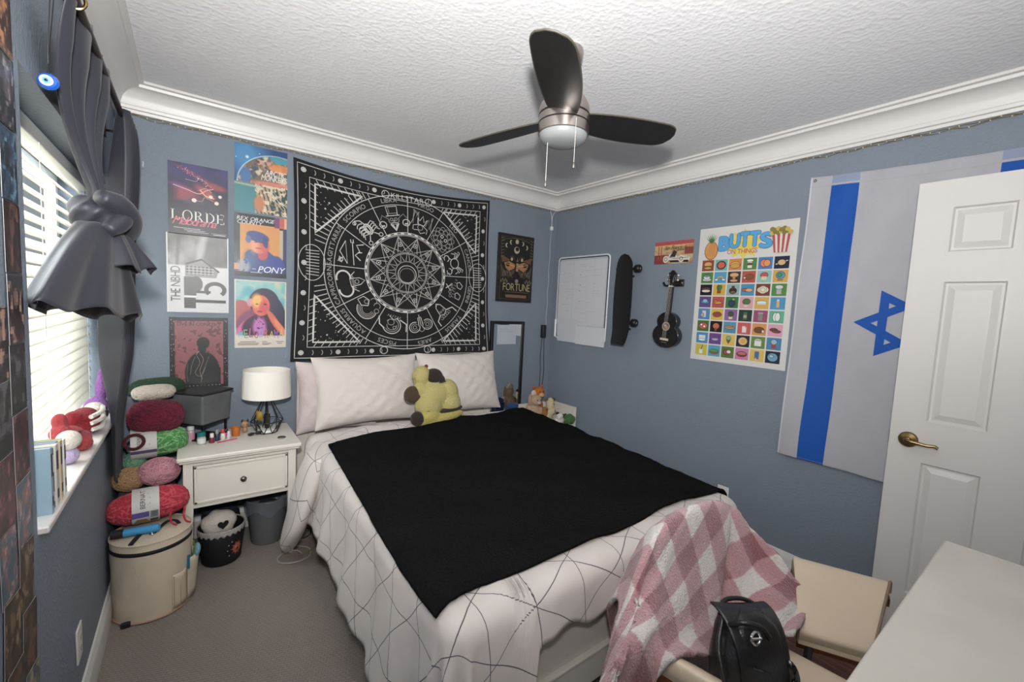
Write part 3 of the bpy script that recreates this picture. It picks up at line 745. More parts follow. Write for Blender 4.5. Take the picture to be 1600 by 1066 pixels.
poster(.203, 1.575, .482, 1.945, im, d5, 'orange portrait poster of a person with blue hair, middle of the right column')
# 6: sky blue portrait poster
X, Y, im = canvas(84, 122, '#8cc8c4')
im = mixc(im, np.clip((vnoise(122, 84, 4, 51) - .45) * 4, 0, 1), '#c8d0b4'); im = mixc(im, np.clip((vnoise(122, 84, 3, 52) - .55) * 4, 0, 1), '#50acc0')
hair = np.maximum.reduce([blob(X, Y, .56, .34, .3, .23, soft=.06), blob(X, Y, .78, .5, .2, .32, -.5, .08), blob(X, Y, .9, .68, .2, .2, soft=.1)])
im = mixc(im, hair, '#3a2c48'); im = mixc(im, hair * blob(X, Y, .8, .4, .2, .25, -.5, 1) * .6, '#3c4460')
im = mixc(im, blob(X, Y, .12, .5, .2, .2, .5, .1), '#b84a48'); im = mixc(im, blob(X, Y, .25, .6, .25, .14, -.5, .2), '#8a3a6a'); im = mixc(im, blob(X, Y, .18, .66, .2, .05, -.7, .3), '#e0489a'); im = mixc(im, blob(X, Y, .3, .33, .07, .06, soft=.4), '#d890a0')
im = mixc(im, blob(X, Y, .5, .72, .36, .22, soft=.15), '#4a2340'); im = mixc(im, blob(X, Y, .47, .7, .13, .16, soft=.5) * (vnoise(122, 84, 20, 55) > .35), '#c86ac0')
im = mixc(im, blob(X, Y, .5, .37, .17, .155, soft=.1), '#e8562e'); im = mixc(im, blob(X, Y, .42, .3, .1, .1, soft=.6), '#f4b43c'); im = mixc(im, blob(X, Y, .56, .4, .09, .1, soft=.6), '#d83434'); im = mixc(im, blob(X, Y, .47, .46, .05, .013, soft=.5), '#a01c28'); im = mixc(im, blob(X, Y, .58, .35, .03, .012, soft=.5), '#4a1c2a'); im = mixc(im, blob(X, Y, .42, .35, .03, .01, soft=.5), '#8a5a28')
im = mixc(im, blob(X, Y, .78, .62, .25, .06, .85, .25), '#e05c38'); im = mixc(im, blob(X, Y, .9, .72, .2, .05, .8, .3), '#f08048')
im = mixc(im, np.clip((Y - .81) * 60, 0, 1), '#e0d6c8'); im = mixc(im, ((X < .02) | (X > .98) | (Y < .015)) * 1., '#d8d4c8')
def d6(P, w, h):
    cs = ['#7cb8d8', '#78b878', '#b85a90', '#a83a3c', '#8ab0c8', '#d86848', '#d8c840', '#9a5ab8', '#c8c8a0']
    for k, (ch, c) in enumerate(zip('MELODRAMA', cs)): P.text(ch, (.07 + .098 * k) * w, (.155 - .012 * (k % 2)) * h, (.155 + .098 * k) * w, (.25 + .02 * (k % 3)) * h, c, shear=.12 * (-1) ** k)
    for a, b, y in ((.1, .4, .085), (.06, .46, .06), (.06, .44, .04), (.52, .62, .085), (.52, .7, .06), (.52, .66, .04), (.8, .95, .085), (.82, .92, .06)): P.rect(a * w, y * h, b * w, (y + .009) * h, '#7a6a64')
poster(.204, 1.138, .482, 1.552, im, d6, 'sky blue poster of a dark haired person with orange face, bottom of the right column')
# 7: fortune card print (block mounted)
def fortune():
    x0, z0, x1, z1 = 2.094, 1.508, 2.478, 2.093
    r = thing('wall_plaque', ((x0 + x1) / 2, YB, z0), 'black wooden plaque with gold moth and FORTUNE lettering', 'wall art')
    MB().box(x0, x1, YB - .02, YB - .001, z0, z1).build('backing_board', mat('plaque_black', '#141213', .5), r, bevel=.002)
    P = Print(x1 - x0 - .004, z1 - z0 - .004, on_back(x0 + .002, z0 + .002, .0202), thick=.0001); w, h = P.w, P.h
    P.base('#191513'); G, T, C = '#8a7a4e', '#8a5c38', '#b8ad88'
    P.stroke([(.07 * w, .04 * h), (.93 * w, .04 * h), (.93 * w, .96 * h), (.07 * w, .96 * h)], .003, '#6a5638', True)
    for k, a in enumerate((150, 120, 90, 60, 30)):
        x, y = .5 + .32 * math.cos(math.radians(a)), .76 + .14 * math.sin(math.radians(a))
        P.oval(x * w, y * h, .018, .02, C, n=14)
        if k != 2: P.oval((x + (.03 if k < 2 else -.03)) * w, y * h, .016, .019, '#191513', n=14)
    P.oval(.5 * w, .775 * h, .03, .03, C); P.oval(.51 * w, .79 * h, .02, .018, '#191513'); P.ring(.5 * w, .86 * h, .17, .002, G, ry=.05, a0=.2, a1=PI - .2)
    for sg in (-1, 1):
        def q(x, y): return ((.5 + sg * x) * w, y * h)
        P.poly([q(.03, .56), q(.2, .6), q(.34, .575), (q(.3, .5)), q(.2, .455), q(.05, .5)], '#a8703a'); P.oval(*q(.24, .55), .022, .016, '#2a1a12'); P.stroke([q(.04, .53), q(.28, .56)], .004, '#d8b070')
        P.poly([q(.02, .5), q(.16, .45), q(.2, .36), q(.06, .42)], '#4a4038'); P.poly([q(.2, .44), q(.36, .47), q(.42, .36), q(.3, .38)], '#3a4048')
        P.poly([q(.16, .62), q(.44, .68), q(.4, .58), q(.26, .6)], '#6a4424')
        for k in range(8): P.stroke([q(.1 + .04 * k, .36 + .01 * (k % 3)), q(.18 + .036 * k, .45 + .03 * (k % 4))], .003, G if k % 2 else T)
        P.oval(*q(.14, .635), .012, .015, C, n=10); P.stroke([q(.05, .62), q(.1, .68), q(.2, .67)], .003, T)
        for k in range(7): P.stroke([q(.36 + .01 * (k % 2), .94 - .045 * k), q(.45, .925 - .045 * k)], .003, G)
        for k in range(5): P.oval(*q(.26 + .04 * k, .30 + .025 * (k % 2)), .008, .012, '#6a6a4a', n=8)
    for k in range(5): P.rect(.47 * w, (.46 + .025 * k) * h, .53 * w, (.476 + .025 * k) * h, '#c89858')
    P.poly([(.5 * w, .66 * h), (.47 * w, .6 * h), (.53 * w, .6 * h)], T)
    P.oval(.5 * w, .31 * h, .018, .018, '#8a7a7a')
    P.text('FORTUNE', .12 * w, .165 * h, .9 * w, .275 * h, '#a89c68')
    P.rect(.18 * w, .14 * h, .86 * w, .148 * h, '#6a5a38'); P.rect(.2 * w, .06 * h, .8 * w, .105 * h, '#7a5c40')
    P.build('printed_face', PMM, r, smooth=10, recalc=False)
fortune()
# ================================================================== zodiac tapestry
def tapestry():
    W, H = 1.47, 1.275; x0, z0 = .515, 1.045
    def fn(u, v, h):
        a, b = u / W, v / H
        x = x0 + u + .03 * b * 0 - .012 * (1 - b) * (a < .5) + (.055 * (1 - b) * a)
        sagv = -.042 * math.sin(PI * a) * b ** 2 + .012 * (abs(2 * a - 1) ** 3) * b
        pull = .014 * math.sin(PI * b) * (1 if a < .5 else -1) * abs(2 * a - 1) ** 2
        z = z0 + v + sagv - .03 * math.sin(PI * a) ** 2 * (1 - b) ** 3 * 0
        d = .012 + .010 * math.sin(PI * min(1, b * 1.02)) * (.5 + .5 * math.sin(a * 9 + b * 4)) + .004 * math.sin(a * 21 - b * 13) * (1 - .5 * b) + .02 * (1 - b) ** 4 * (.5 + .5 * math.sin(a * 14))
        return (x + pull, YB - .004 - d - h, z)
    P = Print(W, H, fn, thick=.001, back='#101012', eps=.00012)
    X_, Y_, im = canvas(70, 60, '#19191b'); P.base('#19191b', raster=im * (.9 + .2 * vnoise(60, 70, 12, 5)[..., None]))
    C = '#d4d2ce'; C2 = '#b0aeab'; st = .03
    cx, cy = W * .512, H * .505
    def rc(m, wd): P.stroke([(m, m), (W - m, m), (W - m, H - m), (m, H - m)], wd, C, True, step=st)
    rc(.022, .004); rc(.092, .004)
    R1, R2, R3 = .575, .508, .295
    # ticks between the frame and the circle
    hh = P.hh()
    for k in range(120):
        a = 2 * PI * (k + .5) / 120; d = Vector((math.cos(a), math.sin(a)))
        t = min((W / 2 - .105) / max(abs(d.x), 1e-6), (H / 2 - .103) / max(abs(d.y), 1e-6))
        tri = abs(abs(d.x) - abs(d.y) * 1.1) < .46
        r0 = R1 + .006; r1 = min(t, R1 + .07) if tri else t
        if r1 - r0 < .012 or (abs(d.x) < .3 and r1 > .55) or (abs(d.y) < .2 and r1 > .6): continue
        P.stroke([(cx + d.x * r0, cy + d.y * r0), (cx + d.x * r1, cy + d.y * r1)], .0045, C, h=hh, step=st)
    for sx in (-1, 1):
        for sy in (-1, 1):
            kx, ky = W / 2 + sx * (W / 2 - .125), H / 2 + sy * (H / 2 - .125)
            tri = [(kx, ky), (kx - sx * .30, ky), (kx, ky - sy * .31)]
            P.stroke(tri, .011, C, True, step=st)
            rng = random.Random(sx * 3 + sy); hh = P.hh()
            for k in range(46):
                a, b = rng.random(), rng.random()
                if a + b > .9: continue
                P.oval(kx - sx * (.02 + .27 * a), ky - sy * (.02 + .28 * b), *([rng.choice([.0022, .003, .003, .006])] * 2), C, n=7, h=hh)
            hh = P.hh()
            for k in range(7):
                t = .13 + .045 * k
                P.stroke([(W / 2 + sx * (W / 2 - t), H / 2 + sy * (H / 2 - .097)), (W / 2 + sx * (W / 2 - t - .03), H / 2 + sy * (H / 2 - .14))], .004, C, h=hh)
                P.stroke([(W / 2 + sx * (W / 2 - .097), H / 2 + sy * (H / 2 - t)), (W / 2 + sx * (W / 2 - .142), H / 2 + sy * (H / 2 - t - .02))], .004, C, h=hh)
    # moon phases round the border
    hh = P.hh()
    for i in range(25):
        t = i / 24
        for (x, y) in ((.057 + (W - .114) * t, .057), (.057 + (W - .114) * t, H - .057)) + (((.057, .057 + (H - .114) * t), (W - .057, .057 + (H - .114) * t)) if 0 < i < 24 and i % 1 == 0 and i % 2 == 0 or i in (4, 8) else ()):
            k = i % 4
            if i in (10, 11, 12, 13, 14) and abs(y - H / 2) > .5: continue
            if k == 0: P.oval(x, y, .016, .016, C, h=hh, n=14); P.ring(x, y, .009, .002, '#6a6a6a', n=12, h=hh + .0002)
            else: P.stroke([(x + .015 * math.cos(q), y + .018 * math.sin(q)) for q in [math.radians(z_) for z_ in range(-60, 61, 20)]], .0045, C2, h=hh)
    for sx in (-1, 1):
        P.ring(W / 2 + sx * (W / 2 - .105), cy, .082, .004, C, ry=.115, n=36); hh = P.hh()
        for k in range(-4, 5): P.stroke([(W / 2 + sx * (W / 2 - .07), cy + k * .019), (W / 2 + sx * (W / 2 - .15), cy + k * .02)], .004, C, h=hh)
    P.ring(cx, cy, R1, .005, C, n=96); P.ring(cx, cy, R2, .004, C, n=96)
    P.ring(cx - .165, H - .068, .026, .005, C); P.ring(cx + .165, H - .068, .026, .005, C)
    P.text('KILLSTAR', cx - .125, H - .085, cx + .125, H - .048, C, gap=.12)
    P.ring(cx - .16, .062, .026, .005, C); P.ring(cx + .16, .062, .026, .005, C)
    names = ['LIBRA', 'VIRGO', 'LEO', 'CANCER', 'GEMINI', 'TAURUS', 'ARIES', 'PISCES', 'AQUARIUS', 'CAPRICORN', 'SAGITTARIUS', 'SCORPIO']
    for k, nm in enumerate(names):
        a = math.radians(105 - 30 * k); b = a + math.radians(15)
        P.stroke([(cx + math.cos(b) * R3, cy + math.sin(b) * R3), (cx + math.cos(b) * R1, cy + math.sin(b) * R1)], .0045, C, step=st)
        P.arctext(nm, cx, cy, (R1 + R2) / 2, a, .045, C2)
    # inner wheel
    P.ring(cx, cy, R3, .018, C, n=96); P.ring(cx, cy, R3 - .016, .003, C, n=96); hh = P.hh()
    for k in range(36): a = 2 * PI * k / 36; P.ring(cx, cy, R3, .008, '#161618', n=2, h=hh, a0=a, a1=a + .09)
    def clipped(p, q, wd, col, h):
        p, q = Vector(p), Vector(q); run = []
        for i in range(41):
            x = p.lerp(q, i / 40)
            if (x - Vector((cx, cy))).length > .156: run.append(x)
            else:
                if len(run) > 1: P.stroke(run, wd, col, h=h)
                run = []
        if len(run) > 1: P.stroke(run, wd, col, h=h)
    h5, h4 = P.hh(), P.hh()
    def sp(k): a = 2 * PI * k / 12 + .26; return (cx + .275 * math.cos(a), cy + .275 * math.sin(a))
    for k in range(12): clipped(sp(k), sp(k + 5), .0055, C2, h5); clipped(sp(k), sp(k + 4), .0045, C2, h4)
    hh = P.hh()
    for k in range(12): a = 2 * PI * k / 12 + .26; P.ring(cx + .215 * math.cos(a), cy + .215 * math.sin(a), .015, .004, C, n=14, h=hh); P.oval(cx + .215 * math.cos(a), cy + .215 * math.sin(a), .006, .006, C, n=6, h=hh)
    P.ring(cx, cy, .152, .003, C, n=48); P.ring(cx, cy, .143, .003, C, n=48); hh = P.hh()
    for k in range(16):
        a = 2 * PI * k / 16; r = .185 if k % 2 == 0 else .14
        P.stroke([(cx + .09 * math.cos(a - .16), cy + .09 * math.sin(a - .16)), (cx + r * math.cos(a), cy + r * math.sin(a)), (cx + .09 * math.cos(a + .16), cy + .09 * math.sin(a + .16))], .0035, C, h=hh)
    P.ring(cx, cy, .085, .004, C2, n=40); P.ring(cx, cy - .012, .066, .005, C, n=40); P.ring(cx, cy - .02, .054, .003, C2, n=40)
    # twelve figures as plain line drawings, each in its own sector
    def fig(k, shapes):
        a = math.radians(105 - 30 * k); e1 = Vector((math.cos(a), math.sin(a))); e2 = Vector((e1.y, -e1.x)); o = Vector((cx, cy)) + e1 * .402
        hh = P.hh()
        for sh in shapes:
            pts = [(o + e2 * x * .116 + e1 * y * .11).to_tuple() for x, y in sh[1:]]
            P.stroke(pts, sh[0] * 1.15, C if sh[0] > .0035 else C2, h=hh)
    def arc(x, y, r, a0, a1, n=14, ry=None, wd=.0035): return [wd] + [(x + r * math.cos(math.radians(a0 + (a1 - a0) * i / n)), y + (ry or r) * math.sin(math.radians(a0 + (a1 - a0) * i / n))) for i in range(n + 1)]
    fig(0, [[.005, (-.45, .25), (.45, .25)], [.005, (-.3, .25), (-.36, .85), (.36, .85), (.3, .25)], [.003, (-.3, .4), (.3, .4)], [.003, (-.2, .45), (-.22, .82)], arc(0, -.05, .33, 160, 380, ry=.28), arc(-.14, 0, .09, 0, 360), arc(.14, 0, .09, 0, 360), [.004, (-.05, -.15), (0, -.08), (.05, -.15)], [.004, (-.2, -.22), (.2, -.22)], [.009, (-.25, -.3), (0, -.75), (.25, -.3)], [.006, (-.13, -.35), (0, -.65), (.13, -.35)], [.003, (-.33, .05), (-.7, .3), (-.85, 0)], [.003, (.33, .05), (.7, .3), (.85, 0)], arc(-.75, -.3, .22, 0, 360, wd=.005), arc(.75, -.3, .22, 0, 360, wd=.005), [.009, (-.85, -.38), (-.65, -.38)], [.009, (.65, -.38), (.85, -.38)]])
    fig(1, [[.0032] + [(-.75 + .04 * i + .05 * (i % 2), .75 - .02 * i * (i % 3)) for i in range(12)], [.0035, (-.7, .8), (-.55, -.2), (-.4, .6), (-.25, -.1)], [.0035, (.7, .7), (.6, -.2), (.45, .5), (.3, -.1)], [.005, (-.3, .3), (-.2, -.1), (.2, -.1), (.35, .4), (.15, .15), (0, .55), (-.15, .15), (-.3, .3)], arc(0, -.3, .18, 0, 360), [.004, (-.4, -.6), (-.1, -.5), (.1, -.7), (.4, -.5)], [.0032, (-.6, .7), (-.62, 0), (-.7, -.3)], [.0032, (.62, .7), (.7, 0), (.75, -.3)], [.004, (-.1, -.1), (-.5, -.3), (-.45, -.6)], [.004, (.1, -.1), (.5, -.3), (.5, -.6)]])
    fig(2, [arc(0, 0, .42, 0, 360), *[arc(.5 * math.cos(q), .5 * math.sin(q), .2, math.degrees(q) - 120, math.degrees(q) + 100) for q in [i * PI / 5 for i in range(10)]], *[arc(.72 * math.cos(q), .72 * math.sin(q), .16, math.degrees(q) - 120, math.degrees(q) + 100, wd=.003) for q in [i * PI / 6 + .2 for i in range(12)]], arc(-.18, .12, .1, 0, 360, wd=.005), arc(.18, .12, .1, 0, 360, wd=.005), [.004, (-.12, -.1), (0, -.2), (.12, -.1)], [.004, (-.2, -.28), (.2, -.28)]])
    fig(3, [arc(0, 0, .34, 0, 360, wd=.005), *[[.0055, (.3 * sg, .05 + .1 * i), (.6 * sg, .2 + .2 * i), (.72 * sg, -.1 + .28 * i)] for sg in (-1, 1) for i in range(3)], arc(-.45, -.55, .2, 0, 300, wd=.005), arc(.45, -.55, .2, -120, 180, wd=.005), [.0045, (-.3, -.2), (-.5, -.4)], [.0045, (.3, -.2), (.5, -.4)], arc(-.65, -.75, .12, 0, 360), arc(.65, -.7, .12, 0, 360)])
    fig(4, [[.005, (-.6, .3), (-.4, .6), (-.15, .5), (-.2, .2), (-.5, .1), (-.6, .3)], [.005, (.15, .3), (.3, .6), (.6, .55), (.55, .2), (.25, .15), (.15, .3)], [.006, (-.3, -.3), (.1, -.7)], [.0045, (-.2, -.75), (.15, -.3)], *[arc(.5 - .25 * i, -.2 - .1 * (i % 2), .1, 0, 360, wd=.003) for i in range(4)], *[[.003, (-.7 + .2 * i, -.1), (-.65 + .2 * i, .08)] for i in range(7)]])
    fig(5, [[.007, (-.3, .1), (-.75, .3), (-.8, .75)], [.007, (.3, .1), (.7, .3), (.75, .7)], [.005, (-.3, .1), (-.2, -.5), (0, -.75), (.2, -.5), (.3, .1), (0, .25), (-.3, .1)], arc(-.12, -.05, .07, 0, 360), arc(.12, -.05, .07, 0, 360), arc(0, -.55, .1, 180, 360, wd=.004), *[arc(-.35 + .17 * i, .35, .1, 0, 300, wd=.003) for i in range(5)]])
    fig(6, [arc(-.45, .1, .36, 0, 300, 20, wd=.005), arc(-.45, .1, .24, 40, 330, 20), arc(-.45, .1, .12, 0, 360, 12), arc(.45, .1, .36, -120, 180, 20, wd=.005), arc(.45, .1, .24, -150, 140, 20), arc(.45, .1, .12, 0, 360, 12), [.005, (-.15, .1), (-.1, -.5), (.1, -.5), (.15, .1)], [.004, (0, .1), (0, -.7)], arc(0, .35, .16, 0, 180)])
    fig(7, [arc(0, .1, .55, 30, 250, 20, wd=.005), arc(0, .1, .42, 40, 330, 20), arc(.1, -.1, .2, 0, 360), arc(-.2, .2, .1, 0, 360), [.007, (.4, .4), (.75, .2), (.9, -.3)], [.007, (-.4, -.4), (-.8, -.2), (-.9, .3)], [.004, (-.3, -.5), (0, -.3), (.3, -.5)], arc(0, .1, .3, 0, 200), *[[.003, (-.4 + .15 * i, -.6), (-.35 + .15 * i, -.45)] for i in range(6)]])
    fig(8, [arc(0, 0, .62, 20, 200, 24, wd=.005), arc(0, 0, .52, 20, 200, 24), arc(0, 0, .42, 20, 200, 24), arc(0, 0, .32, 20, 200, 24), arc(-.5, -.35, .14, 0, 360), [.005, (.1, -.2), (.4, .1), (.8, 0), (.7, -.4), (.3, -.5), (.1, -.2)], arc(.35, -.3, .13, 0, 360), arc(-.3, -.6, .2, 180, 400), arc(.05, -.65, .2, 180, 380)])
    fig(9, [arc(-.35, .45, .42, 80, 290, 20, wd=.010), arc(.35, .45, .42, 100, -110, 20, wd=.010), [.004, (-.25, .1), (-.2, -.5), (0, -.8), (.2, -.5), (.25, .1), (-.25, .1)], arc(0, -.3, .12, 0, 360), *[[.003, (-.45 + .1 * i, -.15 - .05 * (i % 2)), (-.4 + .1 * i, .05), (-.35 + .1 * i, -.15)] for i in range(9)], [.004, (-.4, 0), (-.6, -.3)], [.004, (.4, 0), (.6, -.3)]])
    fig(10, [[.0045, (-.75, .1), (-.2, .75), (.5, .6)], [.003, (-.75, .1), (.5, .6)], [.006, (-.3, -.6), (-.1, -.2), (.2, -.4), (.5, -.1), (.7, -.5)], [.0045, (-.7, -.3), (.6, .2)], [.0045, (.5, .25), (.7, .35)], [.0045, (.55, .1), (.75, .2)], arc(-.65, .55, .12, 0, 360, wd=.004), [.004, (-.8, .7), (-.45, .45)], [.004, (-.8, .45), (-.5, .7)], [.006, (.1, -.3), (.2, -.55)]])
    fig(11, [arc(0, 0, .2, 0, 360, ry=.35, wd=.008), arc(0, 0, .09, 0, 360, ry=.24, wd=.007), *[arc(sg * .3, .3 - .2 * i, .25, 90 - sg * 70, 90 + sg * -10 - 60, wd=.005) for sg in (-1, 1) for i in range(4)], *[[.005, (sg * .18, .25 - .17 * i), (sg * .45, .33 - .17 * i), (sg * .58, .1 - .17 * i)] for sg in (-1, 1) for i in range(4)], [.006, (0, .35), (-.1, .7), (-.35, .85), (-.5, .65)], arc(-.45, .75, .1, 0, 360, wd=.004), [.005, (-.15, -.35), (-.4, -.65)], [.005, (.15, -.35), (.35, -.65)], arc(-.45, -.75, .12, 0, 360, wd=.004), arc(.42, -.72, .12, 0, 360, wd=.004)])
    o = P.build('tapestry', printmat('tapestry_cloth', .9, bump=.15, bscale=500), smooth=60, recalc=False)
    tag(o, 'large black wall tapestry with a white zodiac wheel above the bed head', 'tapestry')
tapestry()
# ================================================================== right wall prints
def butts():
    y0, y1, z0, z1 = 1.616, 1.024, 1.173, 2.046
    P = Print(y0 - y1, z1 - z0, on_right(y0, z0), thick=.0015); w, h = P.w, P.h; P.base('#dcdad6')
    h1 = P.hh(); hs = [P.hh() for _ in range(7)]
    BG = ['9a3a22', '6fb4ae', 'd87a1e', '4a8a34', '2f78b8', '14263a', '4a8a34', '2a9ec8', '3a3434', 'b83a26', '8cc0b8', 'd8a020', '14182a', 'd8a818', '8cb4b0', '2a90b8', '7a3222', '4a8a34', '5a3a8a', 'b83a26', '2e7a38', 'dc9aa0', 'd8a820', '2a8ec0', '3a88b8', 'd8b418', '8a5aa0', '1c3c34', '9a3a6a', '58b090', '3a7a34', '1c1a22', '3a90b8', 'c84038', 'd88a20', 'dc98b0', '2a8ac0', '6a3a90', 'e0bc30', '24303c', '6a8a3c', '2f80b0', 'd0bc20', '3aa0c0', '5a7a2c', 'd070a0', 'e0b828', '1c2c3c']
    IC = [ # per tile: ovals (x,y,rx,ry,colour) and boxes in tile units
        [('o', .5, .6, .32, .24, 'e0a040'), ('b', .2, .42, .8, .5, '4a7a2a'), ('b', .22, .34, .78, .42, '5a2a1a'), ('o', .5, .28, .3, .1, 'd89838')],
        [('o', .5, .5, .36, .36, '2a5a34'), ('o', .5, .5, .29, .29, 'd84030')], [('o', .5, .45, .38, .28, 'e8c040'), ('o', .5, .38, .36, .2, 'd89a20')],
        [('b', .34, .15, .66, .75, 'e8e4dc'), ('b', .33, .38, .67, .58, '6a3a24'), ('o', .5, .78, .24, .1, 'f0f0ee')], [('o', .42, .5, .26, .3, 'e8742a'), ('o', .62, .5, .22, .27, 'e88a3c')],
        [('l', .1, .35, .9, .65, 'c8c8a8'), ('o', .5, .5, .25, .22, 'd8b070')], [('o', .5, .32, .36, .12, 'e0e0dc'), ('o', .48, .55, .27, .24, 'dcdcdc'), ('o', .48, .68, .22, .08, '8a9a9a')],
        [('r', .5, .3, .3, 'd85a3a'), ('r', .5, .3, .24, 'e8c040'), ('r', .5, .3, .18, '50a060'), ('o', .2, .3, .13, .08, 'f0f0f0'), ('o', .8, .3, .13, .08, 'f0f0f0')],
        [('o', .5, .7, .34, .18, 'd8a860'), ('b', .4, .2, .6, .6, 'c87830'), ('o', .5, .2, .3, .1, 'd89850')], [('o', .55, .5, .32, .22, '8a4a1c'), ('o', .2, .42, .08, .07, 'f0e8d8')],
        [('o', .5, .62, .26, .2, 'c83048'), ('b', .32, .22, .68, .5, 'e0d0a0')], [('o', .5, .58, .28, .28, '3a90c0'), ('o', .45, .6, .12, .14, '4a9a50'), ('b', .3, .15, .7, .22, '6a3a1a')],
        [('o', .5, .56, .36, .16, '6a3a24'), ('o', .5, .4, .36, .12, 'e0d8c8')], [('o', .42, .72, .1, .22, '3a7a30'), ('o', .6, .72, .1, .2, '4a8a34'), ('b', .34, .18, .66, .48, '8a4a24')],
        [('o', .5, .42, .28, .26, '3a2018'), ('b', .38, .6, .62, .85, '5a3424'), ('o', .5, .3, .2, .1, '8a5a40')], [('o', .3, .5, .22, .12, 'c83a24'), ('o', .62, .48, .26, .14, 'e0a878')],
        [('o', .5, .5, .4, .28, 'e8e0cc'), ('r', .5, .5, .28, 'b09868'), ('r', .5, .5, .16, 'b09868')], [('b', .34, .15, .66, .6, 'b0b4b8'), ('o', .5, .72, .26, .16, 'd0d4d4')],
        [('o', .5, .5, .34, .14, '3a98c0'), ('o', .5, .6, .2, .16, '8ac8d8')], [('o', .5, .45, .3, .12, 'd8902c'), ('o', .3, .6, .14, .08, 'c87a20')],
        [('o', .5, .42, .26, .3, '1c3a5a'), ('o', .62, .78, .12, .08, '90b840')], [('o', .5, .6, .28, .24, '4a7a44'), ('b', .35, .15, .65, .35, 'd0d0cc')],
        [('o', .5, .55, .36, .12, 'e8f0f4'), ('b', .2, .38, .8, .55, 'c8dce4')], [('b', .42, .18, .6, .7, 'e0a840'), ('b', .44, .7, .58, .82, 'e8e8e0')],
        [('b', .34, .2, .66, .8, 'd8d4d8'), ('o', .35, .4, .14, .16, 'b0a8c0')], [('o', .5, .5, .36, .22, '9a3028')],
        [('b', .36, .15, .64, .45, 'e0d89a'), ('o', .5, .58, .2, .22, '4a5a34')], [('b', .36, .15, .64, .8, '5a6a3a'), ('b', .38, .3, .62, .55, 'a8a890')],
        [('b', .34, .12, .66, .82, '8a8a80'), ('b', .32, .72, .68, .82, 'b0b0a8')], [('o', .42, .5, .16, .34, 'e8e8e0'), ('o', .58, .5, .16, .34, 'e8e8e0')],
        [('o', .5, .5, .36, .3, 'd03a30'), ('o', .35, .6, .09, .09, 'f0e8e0'), ('o', .62, .45, .1, .1, 'f0e8e0')], [('o', .5, .55, .26, .26, 'c8622a'), ('b', .42, .12, .58, .4, '9a4a24')],
        [('o', .5, .5, .38, .13, 'd89848'), ('l', .2, .5, .8, .55, 'b04a28')], [('b', .36, .15, .68, .7, 'e8e0dc'), ('l', .6, .6, .75, .9, 'd04040')],
        [('o', .5, .45, .36, .24, '7a3c18'), ('o', .78, .35, .08, .12, 'e8e0d0')], [('o', .4, .55, .26, .12, '6a3428'), ('o', .6, .42, .28, .1, '7a3c30')],
        [('b', .22, .3, .78, .75, 'd8e8f0'), ('o', .5, .3, .3, .1, 'f0f4f4')], [('o', .5, .45, .26, .12, 'b8b0d0'), ('b', .3, .5, .7, .56, '8a8ab0')],
        [('o', .5, .66, .18, .16, '70c0a0'), ('t', .5, .12, .2, .5, '8a4a24')], [('o', .5, .5, .34, .34, 'd8a048'), ('r', .5, .5, .24, 'e8c880')],
        [('b', .26, .2, .74, .75, 'e8e8e4'), ('o', .5, .75, .24, .08, 'c8c8c4')], [('o', .5, .66, .2, .2, '9ac0d0'), ('b', .34, .12, .66, .46, 'a83028')],
        [('b', .36, .12, .64, .55, 'e0e8e8'), ('l', .5, .5, .62, .92, '3a6a8a')], [('o', .5, .42, .36, .2, 'c83a34'), ('o', .5, .5, .36, .14, '4aa048')],
        [('o', .42, .5, .22, .22, 'a83a34'), ('o', .6, .55, .16, .14, 'e8e0d8')], [('o', .5, .48, .38, .22, '8a3c24'), ('o', .5, .54, .34, .14, 'c85a6a')],
        [('b', .34, .2, .66, .85, '1c5aa8'), ('b', .4, .1, .48, .3, 'e0d0a0')], [('o', .5, .5, .34, .34, '6aa0c0'), ('o', .42, .58, .14, .1, 'a8d0e0')]]
    x0, x1, yb, yt = .048 * w, .952 * w, .035 * h, .765 * h
    cw, chh = (x1 - x0) / 6, (yt - yb) / 8
    for k in range(48):
        i, j = k % 6, k // 6; a = x0 + i * cw + cw * .05; b = yt - (j + 1) * chh + chh * .05; tw, th = cw * .9, chh * .9
        P.rect(a, b, a + tw, b + th, '#' + BG[k], h1)
        for q, s_ in enumerate(IC[k]):
            hh = hs[q]; c = '#' + s_[-1]
            if s_[0] == 'o':
                P.oval(a + s_[1] * tw, b + s_[2] * th, s_[3] * tw + .0025, s_[4] * th + .0025, '#26201c', h=hh - .0001, n=16); P.oval(a + s_[1] * tw, b + s_[2] * th, s_[3] * tw, s_[4] * th, c, h=hh, n=16)
            if s_[0] == 'b': P.rect(a + s_[1] * tw, b + s_[2] * th, a + s_[3] * tw, b + s_[4] * th, c, hh)
            if s_[0] == 'l': P.stroke([(a + s_[1] * tw, b + s_[2] * th), (a + s_[3] * tw, b + s_[4] * th)], .006, c, h=hh)
            if s_[0] == 'r': P.ring(a + s_[1] * tw, b + s_[2] * th, s_[3] * tw, .004, c, h=hh, n=14, a0=0, a1=PI if k == 7 else 2 * PI)
            if s_[0] == 't': P.poly([(a + s_[1] * tw, b + s_[2] * th), (a + (s_[1] + s_[3]) * tw, b + s_[4] * th), (a + (s_[1] - s_[3]) * tw, b + s_[4] * th)], c, hh)
    # title: yellow burst, blue bubble letters, red line
    P.poly([(w * (.5 + r * math.cos(a)), h * (.86 + r * .55 * math.sin(a))) for k in range(20) for a, r in [(2 * PI * k / 20, .2 if k % 2 else .13)]], '#e8d040')
    xs = .225
